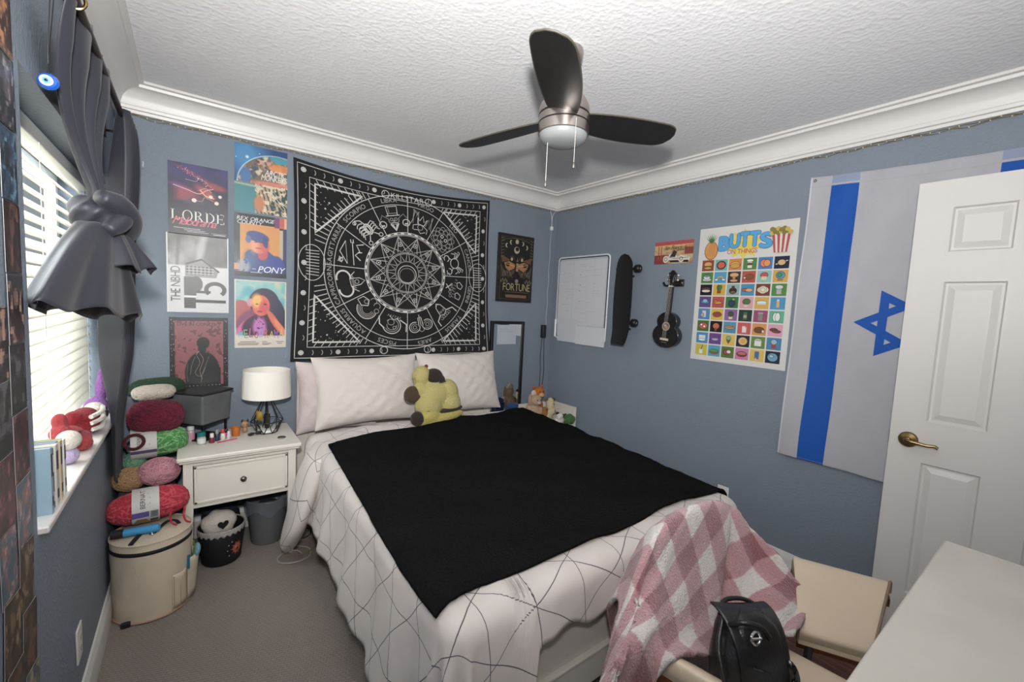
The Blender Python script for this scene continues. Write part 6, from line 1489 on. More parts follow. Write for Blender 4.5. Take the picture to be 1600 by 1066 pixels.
for a in (-58, -47, -36): MB().tube([(gx + gr * 1.035 * math.cos(math.radians(a)), gy + gr * 1.035 * math.sin(math.radians(a)), .03 + .145 * k / 4) for k in range(5)], .0015, 5).build('pocket_seam', mat('canvas_trim', '#b08c78', .9), bag)
m = MB(); a = math.radians(-97); px_, py_ = gx + gr * 1.02 * math.cos(a), gy + gr * 1.02 * math.sin(a)
m.box(px_ - .085, px_ - .052, py_ + .012, py_ + .03, .001, .024); m.build('corner_tab', mat('black_webbing', '#191819', .7), bag, bevel=.005)
tag(MB().tube([(gx + gr * 1.05 * math.cos(math.radians(-31)), gy + gr * 1.05 * math.sin(math.radians(-31)), .17), (gx + gr * 1.06 * math.cos(math.radians(-31)), gy + gr * 1.06 * math.sin(math.radians(-31)), .235)], .0055, 8).build('crochet_hook', mat('hook_teal', '#1d6c86', .35)), 'teal handled crochet hook in the outer pocket of the canvas bag', 'crochet hook')
tag(MB().ell((gx + gr + .018, gy - .022, .225), (.014, .035, .03), (0, .2, .1), nu=16).build('yarn_scrap', plush_mat('yarn_6f9fb8', '#6f9fb8')), 'light blue fabric scrap poking out of the side pocket of the canvas bag', 'fabric scrap')
tag(MB().tube(spline([(gx + gr + .003, gy - .045, .21), (gx + gr + .010, gy - .05, .25), (gx + gr - .002 + .006, gy - .06, .29)], 10), .004, 6).build('yarn_strand', plush_mat('yarn_6a8a3a', '#6a8a3a')), 'green yarn strand hanging beside the blue scrap on the canvas bag', 'yarn')
c0 = Vector((-.205, 2.44, .391)); m = MB()
m.tube([c0 + Vector((-.085, .012, 0)), c0 + Vector((-.08, .011, 0)), c0 + Vector((0, 0, 0)), c0 + Vector((.075, -.008, 0)), c0 + Vector((.08, -.009, 0))], [.008, .017, .0175, .017, .008], 14)
cs = thing('hook_case', (c0.x, c0.y, c0.z - .0175), 'bright blue zip case squeezed between the coral skein and the bag lid', 'case')
m.build('case_body', mat('case_blue', '#3b8fc0', .6), cs)
MB().tube([c0 + Vector((-.088, .0125, 0)), c0 + Vector((-.045, .0065, 0))], .0182, 14).build('end_cap', M_web, cs)
# ================================================================== under the nightstand
bkx, bky = .118, 2.74
bk = thing('bucket', (bkx, bky, 0), 'black fabric bucket with white rim and orange sun motif under the nightstand', 'bucket')
M_bk = mat('bucket_black', '#131316', .7, bump=.1, bscale=200)
MB().lathe([(0, .002), (.085, .002), (.092, .01), (.108, .195), (.105, .2), (.1, .19), (.085, .014), (0, .012)], (bkx, bky, 0), 40).build('bucket_body', M_bk, bk)
def lace(u, v):
    a = 2 * PI * u; r = .1095 - .001 * v + .0012 * math.sin(60 * a); return (bkx + r * math.cos(a), bky + r * math.sin(a), .204 - v * (.032 + .006 * math.sin(24 * a)))
MB().grid(lace, 160, 4, cu=True).build('lace_rim', mat('lace_white', '#b0aaa6', .9, bump=.4, bscale=400), bk, solid=.0015)
def onbk(a, z, k=1.0): r = (.092 + .016 * (z - .01) / .185) * k; return (bkx + r * math.cos(a), bky + r * math.sin(a), z)
def sun(u, v, h): return onbk(math.radians(-48) + u / .1, .085 + v, 1.012 + h)
P = Print(.01, .01, sun, eps=.001); P.oval(0, 0, .024, .028, '#c8501c', n=24)
for k in range(10): a = 2 * PI * k / 10; P.poly([(.025 * math.cos(a - .15), .029 * math.sin(a - .15)), (.036 * math.cos(a), .04 * math.sin(a)), (.025 * math.cos(a + .15), .029 * math.sin(a + .15))], '#c8501c')
P.oval(-.006, .006, .007, .008, '#e8a030', n=10)
for a_, z_ in ((-.045, .03), (-.05, 0), (-.042, -.03), (-.03, .045)): P.oval(a_, z_, .003, .0035, '#d8d4cc', n=8)
P.build('sun_motif', PMM, bk, smooth=60, recalc=False)
tw = thing('folded_towel', (bkx, bky, .14), 'white folded cloth with black heart standing in the black bucket', 'cloth')
mb = MB(); M_tw = mat('towel_white', '#d2c8bf', .95, bump=.5, bscale=150)
mb.ell((bkx - .012, bky - .01, .215), (.082, .052, .072), (0, -.12, -.1), nu=28, nv=18, fn2=lambda d: 1 + .05 * math.sin(7 * d.x + 3 * d.z)); mb.build('cloth_body', M_tw, tw)
hp = []
for k in range(30):
    a = 2 * PI * k / 30; hp.append((.0016 * 16 * math.sin(a) ** 3, .0016 * (13 * math.cos(a) - 5 * math.cos(2 * a) - 2 * math.cos(3 * a) - math.cos(4 * a))))
def onc(u, v, h): x = u + .018; zz = v; q = max(0, 1 - (x / .082) ** 2 - (zz / .072) ** 2); return (bkx - .012 + x, bky - .01 - .052 * math.sqrt(q) - .004 - h + .1 * x, .222 + zz)
MB().prism(hp, 0, .004, onc).build('heart_patch', M_bk, tw)
tx, ty = .352, 2.84
tb = thing('waste_bin', (tx, ty, 0), 'grey mesh waste bin with a clear liner bag under the right side of the nightstand', 'waste bin')
MB().lathe([(0, .003), (.082, .003), (.086, .008), (.113, .268), (.116, .272), (.112, .273), (.083, .012), (0, .01)], (tx, ty, 0), 40).build('bin_body', mat('bin_grey', '#76787c', .5, bump=.5, bscale=500), tb)
def lin_(u, v):
    a = 2 * PI * u
    if v < .5: r = .117 + .004 * math.sin(11 * a) * (1 - 2 * v); z = .20 + v * 2 * .078 + .02 * math.sin(5 * a) * (1 - 2 * v)
    else: k = v * 2 - 1; r = .117 - .055 * k + .008 * math.sin(9 * a + 2) * k; z = .278 - .07 * k + .012 * math.sin(7 * a) * k
    return (tx + r * math.cos(a), ty + r * math.sin(a), z)
lm_ = mat('liner_film', '#7d838c', .25, alpha=.55); MB().grid(lin_, 80, 16, cu=True).build('liner_bag', lm_, tb, smooth=180)
tag(MB().ell((tx, ty, .2), (.07, .07, .035), nu=18, fn2=lambda d: 1 + .12 * math.sin(9 * d.x + 7 * d.y)).build('crumpled_paper', mat('dark_paper', '#34363e', .7)), 'dark crumpled paper inside the grey waste bin', 'rubbish')
tag(MB().ell((.12, 2.95, .225), (.10, .06, .09), nu=26, fn2=lambda d: 1 + .1 * math.sin(6 * d.x + 5 * d.z)).box(.03, .22, 2.905, 3.0, .001, .16).build('folded_clothes', mat('navy_cloth', '#232a3c', .95, bump=.3, bscale=60)), 'dark navy clothes stacked behind the black bucket under the nightstand', 'clothes')
rng = random.Random(4)
for k, (col, lb) in enumerate((('b8b2aa', 'pale charging cable coiled on the carpet beside the fallen duvet corner'), ('8a7a5a', 'beige cable looped on the carpet under the bed edge'), ('2a2a2c', 'black cable on the carpet beside the waste bin'))):
    pts = []
    bx_, by_ = (.44 + .05 * k, 2.56 + .06 * k) if k < 2 else (.50, 2.78)
    for i in range(9): a = i * .95 + k; pts.append((bx_ + (.05 + .012 * i * .6) * math.cos(a), by_ + (.04 + .008 * i) * math.sin(a), .005 + .002 * (i % 3)))
    tag(MB().tube(spline(pts, 70), .0032, 6).build('cable', mat('cable_' + col, '#' + col, .5)), lb, 'cable', 'cables on the carpet')
# ================================================================== mirror, toy box, plush animals right of the bed
mi = thing('mirror', (2.24, YB - .03, .35), 'tall black framed mirror leaning on the wall right of the bed', 'mirror')
mx0, mx1, mz0, mz1 = 2.05, 2.408, .02, 1.338
m = MB(); fw = .026
for a, b, c, d in ((mx0, mx0 + fw, mz0, mz1), (mx1 - fw, mx1, mz0, mz1), (mx0 + fw, mx1 - fw, mz1 - fw, mz1), (mx0 + fw, mx1 - fw, mz0, mz0 + fw)): m.box(a, b, YB - .034, YB - .006, c, d)
m.build('frame', mat('mirror_frame', '#141315', .4), mi, bevel=.002)
MB().box(mx0 + fw - .002, mx1 - fw + .002, YB - .024, YB - .015, mz0 + fw - .002, mz1 - fw + .002).build('glass', mat('mirror_glass', '#dfe3e6', .02, metal=1), mi)
P = Print(.205, .17, on_back(2.115, 1.135, .0262), thick=.0006); P.base('#b7bec9'); P.rect(.02, .13, .12, .133, '#9aa0ac'); P.rect(.02, .11, .17, .113, '#9aa0ac')
tag(P.build('paper_sheet', PMM, smooth=10, recalc=False), 'pale blue paper sheet taped to the top of the black mirror', 'paper')
tbx = thing('toy_box', (2.55, 2.84, 0), 'white open wooden toy box in the corner beyond the bed', 'box')
bx0, bx1, by0, by1, bz = 2.30, 2.735, 2.645, 3.03, .585
m = MB(); m.box(bx0, bx0 + .018, by0, by1, .02, bz - .12); m.box(bx1 - .018, bx1, by0, by1, .02, bz); m.box(bx0 + .018, bx1 - .018, by1 - .018, by1, .02, bz); m.box(bx0 + .018, bx1 - .018, by0, by0 + .018, .02, bz - .12); m.box(bx0 + .018, bx1 - .018, by0 + .018, by1 - .018, .02, .455)
m.build('box_carcass', M_white, tbx, bevel=.002)
m = MB(); m.box(bx1 - .026, bx1, by0, by1, bz, bz + .018); m.box(bx1 - .026, bx1 - .018, by0, by0 + .022, bz - .12, bz); m.build('rim', M_white, tbx, bevel=.002)
def toy(name, c, s, col, label, ells, extra=()):
    c = Vector(c); t = thing(name, (c.x, c.y, c.z), label, 'plush toy', 'plush animals in the corner')
    remeshed('body', [((c.x + x * s, c.y + y * s, c.z + z * s), (a * s, b * s, d * s)) for x, y, z, a, b, d in ells], plush_mat('plush_' + col, '#' + col), t, .005)
    for nm, x, y, z, a, b, d, cc in extra: MB().ell((c.x + x * s, c.y + y * s, c.z + z * s), (a * s, b * s, d * s), nu=12, nv=8).build(nm, plush_mat('plush_' + cc, '#' + cc), t)
BT = .456
toy('plush_toy', (2.42, 2.86, BT), 1.0, 'b49a80', 'tan plush rabbit with floppy ears leaning left in the toy box', [(0, 0, .09, .06, .05, .09), (0, -.02, .20, .055, .05, .05), (-.055, 0, .12, .03, .03, .05), (.05, -.02, .1, .03, .03, .04)], [('ear', -.055, -.01, .20, .02, .02, .06, 'a88c78'), ('ear', .0, .01, .255, .03, .018, .03, 'c8b4a4'), ('eye', -.018, -.066, .21, .006, .004, .006, '241a16'), ('eye', .022, -.066, .21, .006, .004, .006, '241a16'), ('muzzle', .004, -.066, .185, .02, .014, .014, 'c8a8a0')])
toy('plush_toy', (2.535, 2.95, BT), 1.0, 'b3672a', 'orange plush lion head peeking above the rabbit in the toy box', [(0, 0, .1, .06, .05, .1), (0, -.01, .245, .062, .045, .05)], [('muzzle', .0, -.052, .225, .03, .02, .02, 'd0a878'), ('ear', -.045, 0, .29, .016, .012, .016, 'a85c28'), ('ear', .045, 0, .29, .016, .012, .016, 'a85c28'), ('eye', -.02, -.052, .255, .005, .004, .006, '201612'), ('eye', .02, -.052, .255, .005, .004, .006, '201612')])
toy('plush_toy', (2.555, 2.83, BT), 1.0, 'c2b494', 'cream plush cow with dark ears in front of the orange lion', [(0, 0, .06, .05, .05, .06), (.02, -.01, .15, .04, .04, .065), (.03, -.03, .095, .036, .034, .03)], [('ear', .06, 0, .195, .026, .012, .016, '5a4038'), ('ear', -.02, 0, .2, .02, .012, .014, '6a5044'), ('eye', .03, -.05, .16, .005, .004, .006, '201612'), ('nostril', .035, -.064, .1, .006, .004, .005, '4a342c'), ('spotted_scarf', -.05, -.02, .09, .03, .03, .05, '8a6a34'), ('red_bow', -.05, -.05, .12, .014, .008, .012, 'a03428')])
toy('plush_toy', (2.60, 2.715, BT), .9, 'd0ccc6', 'white plush dog with black patches at the front of the toy box', [(0, 0, .04, .06, .05, .04), (-.02, -.02, .08, .04, .036, .034)], [('patch', .03, -.01, .075, .04, .035, .02, '17171a'), ('ear', -.04, -.01, .11, .022, .016, .012, '17171a'), ('ear', .06, -.02, .06, .014, .02, .04, '1d1d20')])
tag(MB().ell((2.665, 2.66, .50), (.06, .05, .045), nu=20, fn2=lambda d: 1 + .08 * math.sin(8 * d.x)).build('green_cushion', plush_mat('plush_3c6a3a', '#3c6a3a')), 'green soft cushion at the front corner of the toy box', 'cushion')
tag(MB().ell((2.235, 2.93, .605), (.06, .04, .03), nu=18).box(2.19, 2.28, 2.90, 2.97, .001, .59).build('blue_pouch', plush_mat('pouch_blue', '#23406e')), 'dark blue pouch between the mirror and the bed', 'pouch')
# ================================================================== skateboard
sk = thing('skateboard', (XR - .08, 2.145, 1.56), 'black mini cruiser skateboard hung upright on the right wall beside the whiteboard', 'skateboard')
SY0, SY1, SZ0, SZ1 = 2.062, 2.228, 1.218, 1.908; sc = (SY0 + SY1) / 2
out = []
for k in range(61):
    t = k / 60; z = SZ0 + (SZ1 - SZ0) * t
    w_ = .083 * (.66 + .34 * math.sin(PI * min(1, (t * .86 + .08))) ** .8)
    if t > .8: w_ = min(w_, .083 * math.sqrt(max(0, 1 - ((t - .8) / .2) ** 2.2)) * .93)
    if t < .03: w_ *= .9 + t * 3.3
    out.append((w_, z))
def dk(w_, z, s):
    t = (z - SZ0) / (SZ1 - SZ0); kick = .03 * max(0, (.18 - t) / .18) ** 1.6 + .01 * max(0, (t - .85) / .15) ** 2
    return (XR - .105 - kick, sc + w_, z)
m = MB(); vs = []; n = len(out)
for h in (-.005, .005):
    for w_, z in out:
        for q in range(-4, 5): p = dk(w_ * q / 4, z, 0); vs.append((p[0] + h - .006 * (q / 4) ** 2, p[1], p[2]))
fs = []
for i in range(n - 1):
    for q in range(8): a = i * 9 + q; fs += [(a, a + 9, a + 10, a + 1), (a + n * 9, a + 1 + n * 9, a + 10 + n * 9, a + 9 + n * 9)]
    for q in (0, 8): a = i * 9 + q; fs.append((a, a + 9, a + 9 + n * 9, a + n * 9))
for i in (0, n - 1):
    for q in range(8): a = i * 9 + q; fs.append((a, a + 1, a + 1 + n * 9, a + n * 9))
m.add(vs, fs); m.build('deck', mat('deck_black', '#101011', .6, bump=.15, bscale=260), sk, smooth=50)
for z in (1.80, 1.39):
    MB().box(XR - .099, XR - .09, sc - .03, sc + .03, z - .04, z + .04).build('base_plate', mat('truck_black', '#1a1a1c', .4, metal=.4), sk, bevel=.002)
    MB().tube([(XR - .06, sc - .085, z), (XR - .06, sc + .085, z)], .007, 10).tube([(XR - .09, sc, z - .02), (XR - .06, sc, z)], .012, 10).build('truck', mat('truck_black', '#1a1a1c', .4, metal=.4), sk)
    for s_ in (-1, 1):
        y = sc + s_ * .083
        wh = MB().lathe([(.01, -.022), (.024, -.022), (.029, -.016), (.0295, 0), (.029, .016), (.024, .022), (.01, .022), (.01, -.022)], (XR - .06, y, z), 28, ax='y').build('wheel', mat('wheel_black', '#19191b', .35), sk)
        MB().lathe([(0, -.023), (.009, -.023), (.009, .023), (0, .023)], (XR - .06, y, z), 14, ax='y').build('bearing', mat('steel', '#b8b8ba', .25, metal=1), wh)
for z in (1.80, 1.39): MB().box(XR - .03, XR - .001, sc - .012, sc + .012, z - .06, z - .045).build('wall_peg', M_black, sk)
# ================================================================== ukulele
uk = thing('ukulele', (XR - .05, 1.80, 1.232), 'small black ukulele hanging from a wall hook under the tin sign', 'ukulele')
UX = XR - .03; M_uk = mat('ukulele_black', '#121214', .22, coat=.5)
def UK(u, v, h): # u right in view, v up along the neck, leaning slightly
    c, s_ = math.cos(.055), math.sin(.055); return (UX - h, 1.797 - (u * c + v * s_), 1.232 + v * c - u * s_)
bo_ = []
for k in range(64):
    a = 2 * PI * k / 64; v = .125 - .125 * math.cos(a); t = v / .25
    w_ = (.106 * math.sin(min(PI, PI * (t / .92) ** .8)) ** .72 if t < .5 else 0)
    low = .105 * math.sqrt(max(0, 1 - ((v - .085) / .087) ** 2)); uppr = .080 * math.sqrt(max(0, 1 - ((v - .185) / .066) ** 2)); waist = .066 * math.exp(-((v - .14) / .035) ** 2)
    w_ = max(low, uppr, waist); bo_.append((w_ if a < PI else -w_, v))
pts = bo_
MB().prism([(-u, v) for u, v in pts], -.026, .026, UK).build('body', M_uk, uk, bevel=.004, smooth=50)
P = Print(.01, .01, lambda u, v, h: UK(u, v, .0262 + h), eps=.0004)
P.oval(-.0, .150, .031, .031, '#b09a84', n=30); P.oval(-.0, .150, .0235, .0235, '#5a3c2c', n=30)
P.oval(.006, .145, .016, .013, '#9a7868', n=16); P.oval(-.006, .156, .008, .007, '#c8b8a8', n=10); P.rect(-.035, .045, .035, .055, '#2a2624')
P.rect(-.02, .033, -.004, .037, '#8a7c64'); P.rect(0, .033, .02, .037, '#8a7c64')
P.build('soundhole_rosette', PMM, uk, smooth=20, recalc=False)
MB().prism([(-.018, .225), (.018, .225), (.0155, .432), (-.0155, .432)], .008, .029, UK).build('neck', mat('fretboard', '#2b2322', .4), uk, bevel=.002)
m = MB()
for k in range(12): v = .432 - .2 * (1 - .9 ** (k + .6)) / (1 - .9 ** 12.6); m.prism([(-.017, v - .0007), (.017, v - .0007), (.017, v + .0007), (-.017, v + .0007)], .029, .0302, UK)
m.build('frets', mat('steel', '#b8b8ba', .25, metal=1), uk)
MB().prism([(-.016, .430), (.016, .430), (.016, .436), (-.016, .436)], .02, .0325, UK).build('nut', mat('nut_ivory', '#d8d2c4', .4), uk)
MB().prism([(-.017, .436), (.017, .436), (.028, .47), (.03, .525), (.016, .534), (.008, .545), (-.008, .545), (-.016, .534), (-.03, .525), (-.028, .47)], .012, .026, UK).build('headstock', M_uk, uk, bevel=.002)
for u in (-.022, .022):
    for v in (.478, .51): 
        pg = MB().tube([UK(u, v, .024), UK(u, v, .034)], .004, 10).build('tuning_peg', mat('steel', '#b8b8ba', .25, metal=1), uk)
        MB().ell(UK(u * 1.75, v, .012), (.006, .008, .006), nu=10, nv=8).build('peg_button', mat('nut_ivory', '#d8d2c4', .4), pg)
MB().prism([(-.032, .05), (.032, .05), (.032, .064), (-.032, .064)], .026, .032, UK).prism([(-.026, .062), (.026, .062), (.026, .065), (-.026, .065)], .031, .0345, UK).build('bridge', mat('bridge_ivory', '#c8bfae', .4), uk)
for k in range(4): u = -.0105 + .007 * k; MB().tube([UK(u * 1.25, .063, .0345), UK(u, .433, .0328), UK((-.022 if k < 2 else .022), .478 + .032 * (k % 3 > 0), .032)], .0006, 4).build('string', mat('nylon_string', '#c9c5bb', .3), uk)
hk = thing('wall_hook', (XR, 1.775, 1.69), 'black yoke wall hook holding the ukulele headstock', 'hook')
MB().box(XR - .014, XR - .001, 1.705, 1.775, 1.665, 1.715).build('hook_plate', M_black, hk, bevel=.004)
MB().ell((XR - .015, 1.72, 1.69), (.003, .008, .008), nu=10).build('screw', mat('steel', '#b8b8ba', .25, metal=1), hk)
MB().tube(spline([(XR - .012, 1.745, 1.69), (XR - .03, 1.745, 1.685), (XR - .05, 1.748, 1.678), (XR - .075, 1.752, 1.685)], 14), .007, 8).tube(spline([(XR - .012, 1.77, 1.685), (XR - .02, 1.815, 1.672), (XR - .05, 1.825, 1.672), (XR - .075, 1.822, 1.69)], 14), .007, 8).build('yoke_arms', mat('hook_rubber', '#161616', .7), hk)
# ================================================================== desk in the near right corner
M_desk = mat('desk_white', '#cbc6bc', .38, var=.05, vscale=5)
nt = M_desk.node_tree
dk_ = thing('desk', (1.46, -.1, 0), 'white painted wooden desk with scuffed top in the near right corner', 'desk')
dx0, dx1, dy0, dy1, dz = .84, 2.078, -.40, .229, .74
m = MB(); m.box(dx0, dx1, dy0, dy1, dz - .02, dz); m.build('desktop', M_desk, dk_, bevel=.007, bseg=4)
MB().box(dx0 + .006, dx1 - .006, dy0 + .006, dy1 - .006, dz - .034, dz - .02).build('edge_moulding', M_desk, dk_, bevel=.006, bseg=3)
m = MB(); a, b, c, d = dx0 + .03, dx1 - .03, dy0 + .03, dy1 - .03
m.box(a, b, d - .02, d, .60, dz - .034); m.box(a, a + .02, c, d - .02, .56, dz - .034); m.box(b - .02, b, c, d - .02, .56, dz - .034); m.box(a + .02, b - .02, c, c + .02, .66, dz - .034)
m.build('apron', M_desk, dk_, bevel=.002)
for lx in (a, b - .045):
    for ly in (c, d - .045):
        lm = MB(); vs = []
        for z, k in ((0, .015), (.5, .023), (dz - .035, .023)):
            for sx, sy in ((-1, -1), (1, -1), (1, 1), (-1, 1)): vs.append((lx + .0225 + sx * k, ly + .0225 + sy * k, z))
        lm.add(vs, [(0, 3, 2, 1), (8, 9, 10, 11)] + [(q * 4 + k, q * 4 + (k + 1) % 4, q * 4 + 4 + (k + 1) % 4, q * 4 + 4 + k) for q in range(2) for k in range(4)]); lm.build('leg', M_desk, dk_, bevel=.002)
# ================================================================== lounge chair
M_leath = mat('cream_leather', '#c9b7a0', .42, bump=.12, bscale=120, var=.03, vscale=9)
M_shell = mat('walnut_shell', '#6a3f24', .35, var=.2, vscale=14)
ch = thing('armchair', (1.40, .50, 0), 'cream leather armchair with wood backed arms turned to the desk under a plaid blanket', 'armchair')
fwd = Vector((.12, -.993, 0)).normalized(); rgt = Vector((.993, .12, 0)).normalized(); CC = Vector((1.40, .47, 0))
def loc_(s, t, z): p = CC + rgt * s + fwd * t; return (p.x, p.y, z)
def cushion(name, s0, s1, t0, t1, z0, z1, tilt=0, r=.5):
    def fn(u, v):
        a = 2 * PI * u; b = PI * min(max(v, .003), .997); q = lambda x, p: math.copysign(abs(x) ** p, x)
        X, Yv, Z = q(math.cos(a) * 1, .35) * q(math.sin(b), .4), q(math.sin(a), .35) * q(math.sin(b), .4), -q(math.cos(b), .8)
        s, t, z = (s0 + s1) / 2 + X * (s1 - s0) / 2, (t0 + t1) / 2 + Yv * (t1 - t0) / 2, (z0 + z1) / 2 + Z * (z1 - z0) / 2
        return loc_(s, t - tilt * (z - z0), z)
    return MB().grid(fn, 56, 28, cu=True).build(name, M_leath, ch, smooth=180)
cushion('seat_cushion', -.22, .16, -.12, .27, .30, .425)
cushion('back_cushion', -.20, .17, -.315, -.262, .42, .755, .06)
def shell(name, fn, th=.014): return MB().grid(fn, 24, 12).build(name, M_shell, ch, smooth=180, solid=th)
shell('seat_shell', lambda u, v: loc_(-.21 + .36 * u, -.11 + .36 * v, .292 + .03 * (2 * u - 1) ** 4), .014)
shell('back_shell', lambda u, v: loc_(-.18 + .33 * u, -.316 - .06 * (v * .32), .43 + .29 * v), .014)
def arm(I0, I1, O0, O1, dz, nm):
    I0, I1, O0, O1 = map(Vector, (I0, I1, O0, O1))
    prof_ = spline([(.0, .415, 0), (-.01, .435, 0), (.08, .458, 0), (.25, .486, 0), (.45, .513, 0), (.65, .538, 0), (.82, .556, 0), (.94, .562, 0), (1.0, .553, 0), (1.02, .532, 0), (1.0, .515, 0)], 40)
    # closed pad section: upper face out, lower face back
    low = [(p.x, p.y - .0) for p in prof_]
    secs = low + [(x * .93 + .03, y - (.042 if 2 < i < 34 else .02)) for i, (x, y) in list(enumerate(low))[::-1]]
    n = len(secs)
    def pnt(k, z, t, grow=1.0, drop=0):
        p = (I0.lerp(I1, t)).lerp(O0.lerp(O1, t), .5 + (k - .5) * grow); return Vector((p.x, p.y, z + dz - drop))
    vs = []; T = [-.02, 0, .03, .2, .4, .6, .8, .97, 1.0, 1.02]
    for t in T:
        e = .93 if t in (-.02, 1.02) else 1.0
        cz = .49
        for k, z in secs: vs.append(pnt(.5 + (k - .5) * e, cz + (z - cz) * e, t))
    fs = [tuple(range(n)), tuple((len(T) - 1) * n + k for k in range(n))] + [(i * n + k, i * n + (k + 1) % n, (i + 1) * n + (k + 1) % n, (i + 1) * n + k) for i in range(len(T) - 1) for k in range(n)]
    pad = MB().add(vs, fs).build('armrest', M_leath, ch, smooth=45)
    sh = MB().grid(lambda u, v: pnt(*(lambda q: (q[0] * .93 + .045, q[1] - .046))(low[min(int(u * 40), 40)]), -.02 + 1.05 * v), 40, 8)
    sh.build('arm_shell', M_shell, pad, smooth=60, solid=.012)
    MB().tube([pnt(*low[min(int(k), 40)], 1.025) for k in range(0, 41)], .0045, 6).build('welt', mat('leather_welt', '#7a6a58', .5), pad)
arm((1.62, .48), (1.715, .312), (1.864, .598), (1.985, .341), 0, 'right')
arm((1.14, .51), (1.21, .26), (.965, .59), (1.02, .30), .03, 'left')
MB().tube([loc_(0, .08, .05), loc_(0, .08, .28)], .03, 16).build('gas_column', M_black, ch)
for k in range(5):
    a = 2 * PI * k / 5 + .3; lg = MB().tube([loc_(0, .08, .075), loc_(.16 * math.cos(a), .08 + .16 * math.sin(a), .068), loc_(.27 * math.cos(a), .08 + .27 * math.sin(a), .05)], [.02, .016, .012], 8).build('leg', M_black, ch)
    MB().ell(loc_(.27 * math.cos(a), .08 + .27 * math.sin(a), .0235), (.022, .022, .0225), nu=14, nv=10).build('castor', M_black, lg)
for s_ in (-1, 1): MB().tube([loc_(s_ * .14, .05, .29), loc_(s_ * .27, .04, .40)], .012, 8).build('arm_bracket', M_black, ch)
# ---- plaid throw over the chair back
def plaid():
    m = mat('plaid_fleece', '#b0868a', 1, bump=1.0, bscale=170, bdetail=5, sheen=.5)
    nt = m.node_tree; b = nt.nodes['Principled BSDF']; L = nt.links.new
    uv = nt.nodes.new('ShaderNodeUVMap'); uv.uv_map = 'UVMap'
    nz = nt.nodes.new('ShaderNodeTexNoise'); nz.inputs['Scale'].default_value = 120; nz.inputs['Detail'].default_value = 2
    L(uv.outputs[0], nz.inputs['Vector'])
    w_ = nt.nodes.new('ShaderNodeVectorMath'); w_.operation = 'MULTIPLY_ADD'; w_.inputs[1].default_value = (.014, .014, 0); L(nz.outputs['Color'], w_.inputs[0]); L(uv.outputs[0], w_.inputs[2])
    sp = nt.nodes.new('ShaderNodeSeparateXYZ'); L(w_.outputs[0], sp.inputs[0])
    st_ = []
    for ax in (0, 1):
        mu = nt.nodes.new('ShaderNodeMath'); mu.operation = 'MULTIPLY'; mu.inputs[1].default_value = 2 * PI / .19; L(sp.outputs[ax], mu.inputs[0])
        si = nt.nodes.new('ShaderNodeMath'); si.operation = 'SINE'; L(mu.outputs[0], si.inputs[0])
        mr = nt.nodes.new('ShaderNodeMapRange'); mr.inputs['From Min'].default_value = -.12; mr.inputs['From Max'].default_value = .12; L(si.outputs[0], mr.inputs[0]); st_.append(mr)
    ad = nt.nodes.new('ShaderNodeMath'); ad.operation = 'ADD'; L(st_[0].outputs[0], ad.inputs[0]); L(st_[1].outputs[0], ad.inputs[1])
    n2 = nt.nodes.new('ShaderNodeTexNoise'); n2.inputs['Scale'].default_value = 260; L(uv.outputs[0], n2.inputs['Vector'])
    a2 = nt.nodes.new('ShaderNodeMath'); a2.operation = 'MULTIPLY_ADD'; a2.inputs[1].default_value = .5; L(n2.outputs[0], a2.inputs[0]); L(ad.outputs[0], a2.inputs[2])
    hf = nt.nodes.new('ShaderNodeMath'); hf.operation = 'MULTIPLY'; hf.inputs[1].default_value = .4; L(a2.outputs[0], hf.inputs[0])
    cr = nt.nodes.new('ShaderNodeValToRGB'); e = cr.color_ramp.elements
    e[0].position = .1; e[0].color = lin('#cfc7c2') + (1,); e[1].position = .92; e[1].color = lin('#84474f') + (1,)
    k = e.new(.5); k.color = lin('#ae7f83') + (1,)
    L(hf.outputs[0], cr.inputs[0]); L(cr.outputs[0], b.inputs['Base Color'])
    return m
rows = [
 [(1003, 868, .72), (1030, 825, .73), (1065, 800, .735), (1110, 785, .735), (1148, 793, .725), (1172, 825, .69), (1205, 858, .63)],
 [(985, 950, .68), (1018, 900, .69), (1060, 880, .70), (1110, 870, .70), (1155, 880, .68), (1195, 885, .625), (1235, 892, .56)],
 [(970, 1010, .64), (1008, 960, .64), (1055, 950, .64), (1100, 945, .645), (1150, 950, .635), (1203, 940, .565), (1266, 936, .50)],
 [(957, 1052, .60), (998, 1008, .60), (1043, 1000, .595), (1090, 995, .59), (1150, 1000, .59), (1205, 985, .525), (1256, 968, .475)],
 [(940, 1150, .585), (1000, 1110, .59), (1048, 1030, .552), (1100, 1022, .535), (1150, 1040, .55), (1200, 1003, .505), (1236, 987, .465)]]
G = [[at(a, b, 1, Y) for a, b, Y in r] for r in rows]
G = [[p + Vector((.02 + .20 * (1 - i / 6) ** 2, .15, -.42)) for i, p in enumerate(G[0])], [p + Vector((.01 + .08 * (1 - i / 6) ** 2, .11, -.13)) for i, p in enumerate(G[0])]] + G
G = [[r[0] + Vector((-.07, .02, -.13))] + r for r in G]
cols_ = [spline([G[j][i] for j in range(len(G))], 60) for i in range(8)]
nr = 61
rows_s = [spline([cols_[i][j] for i in range(8)], 90) for j in range(nr)]
def thr(u, v):
    i = min(int(u * 90 + .5), 90); j = min(int(v * 60 + .5), 60); p = Vector(rows_s[j][i])
    f = max(0, min(1, (v - .3) * 3))
    p.y += -.010 * math.sin(u * 34 + v * 4) * f * (.4 + .6 * math.sin(u * 9)) - .004 * wob(u * 3, v * 3, 1.5); p.z += .004 * wob(u * 4, v * 4, 1.7)
    # a deep fold runs down the right half
    p.y += .035 * math.exp(-((u - .705 + .05 * v) / .018) ** 2) * f
    return p
acc_u = [0]; mid = rows_s[34]
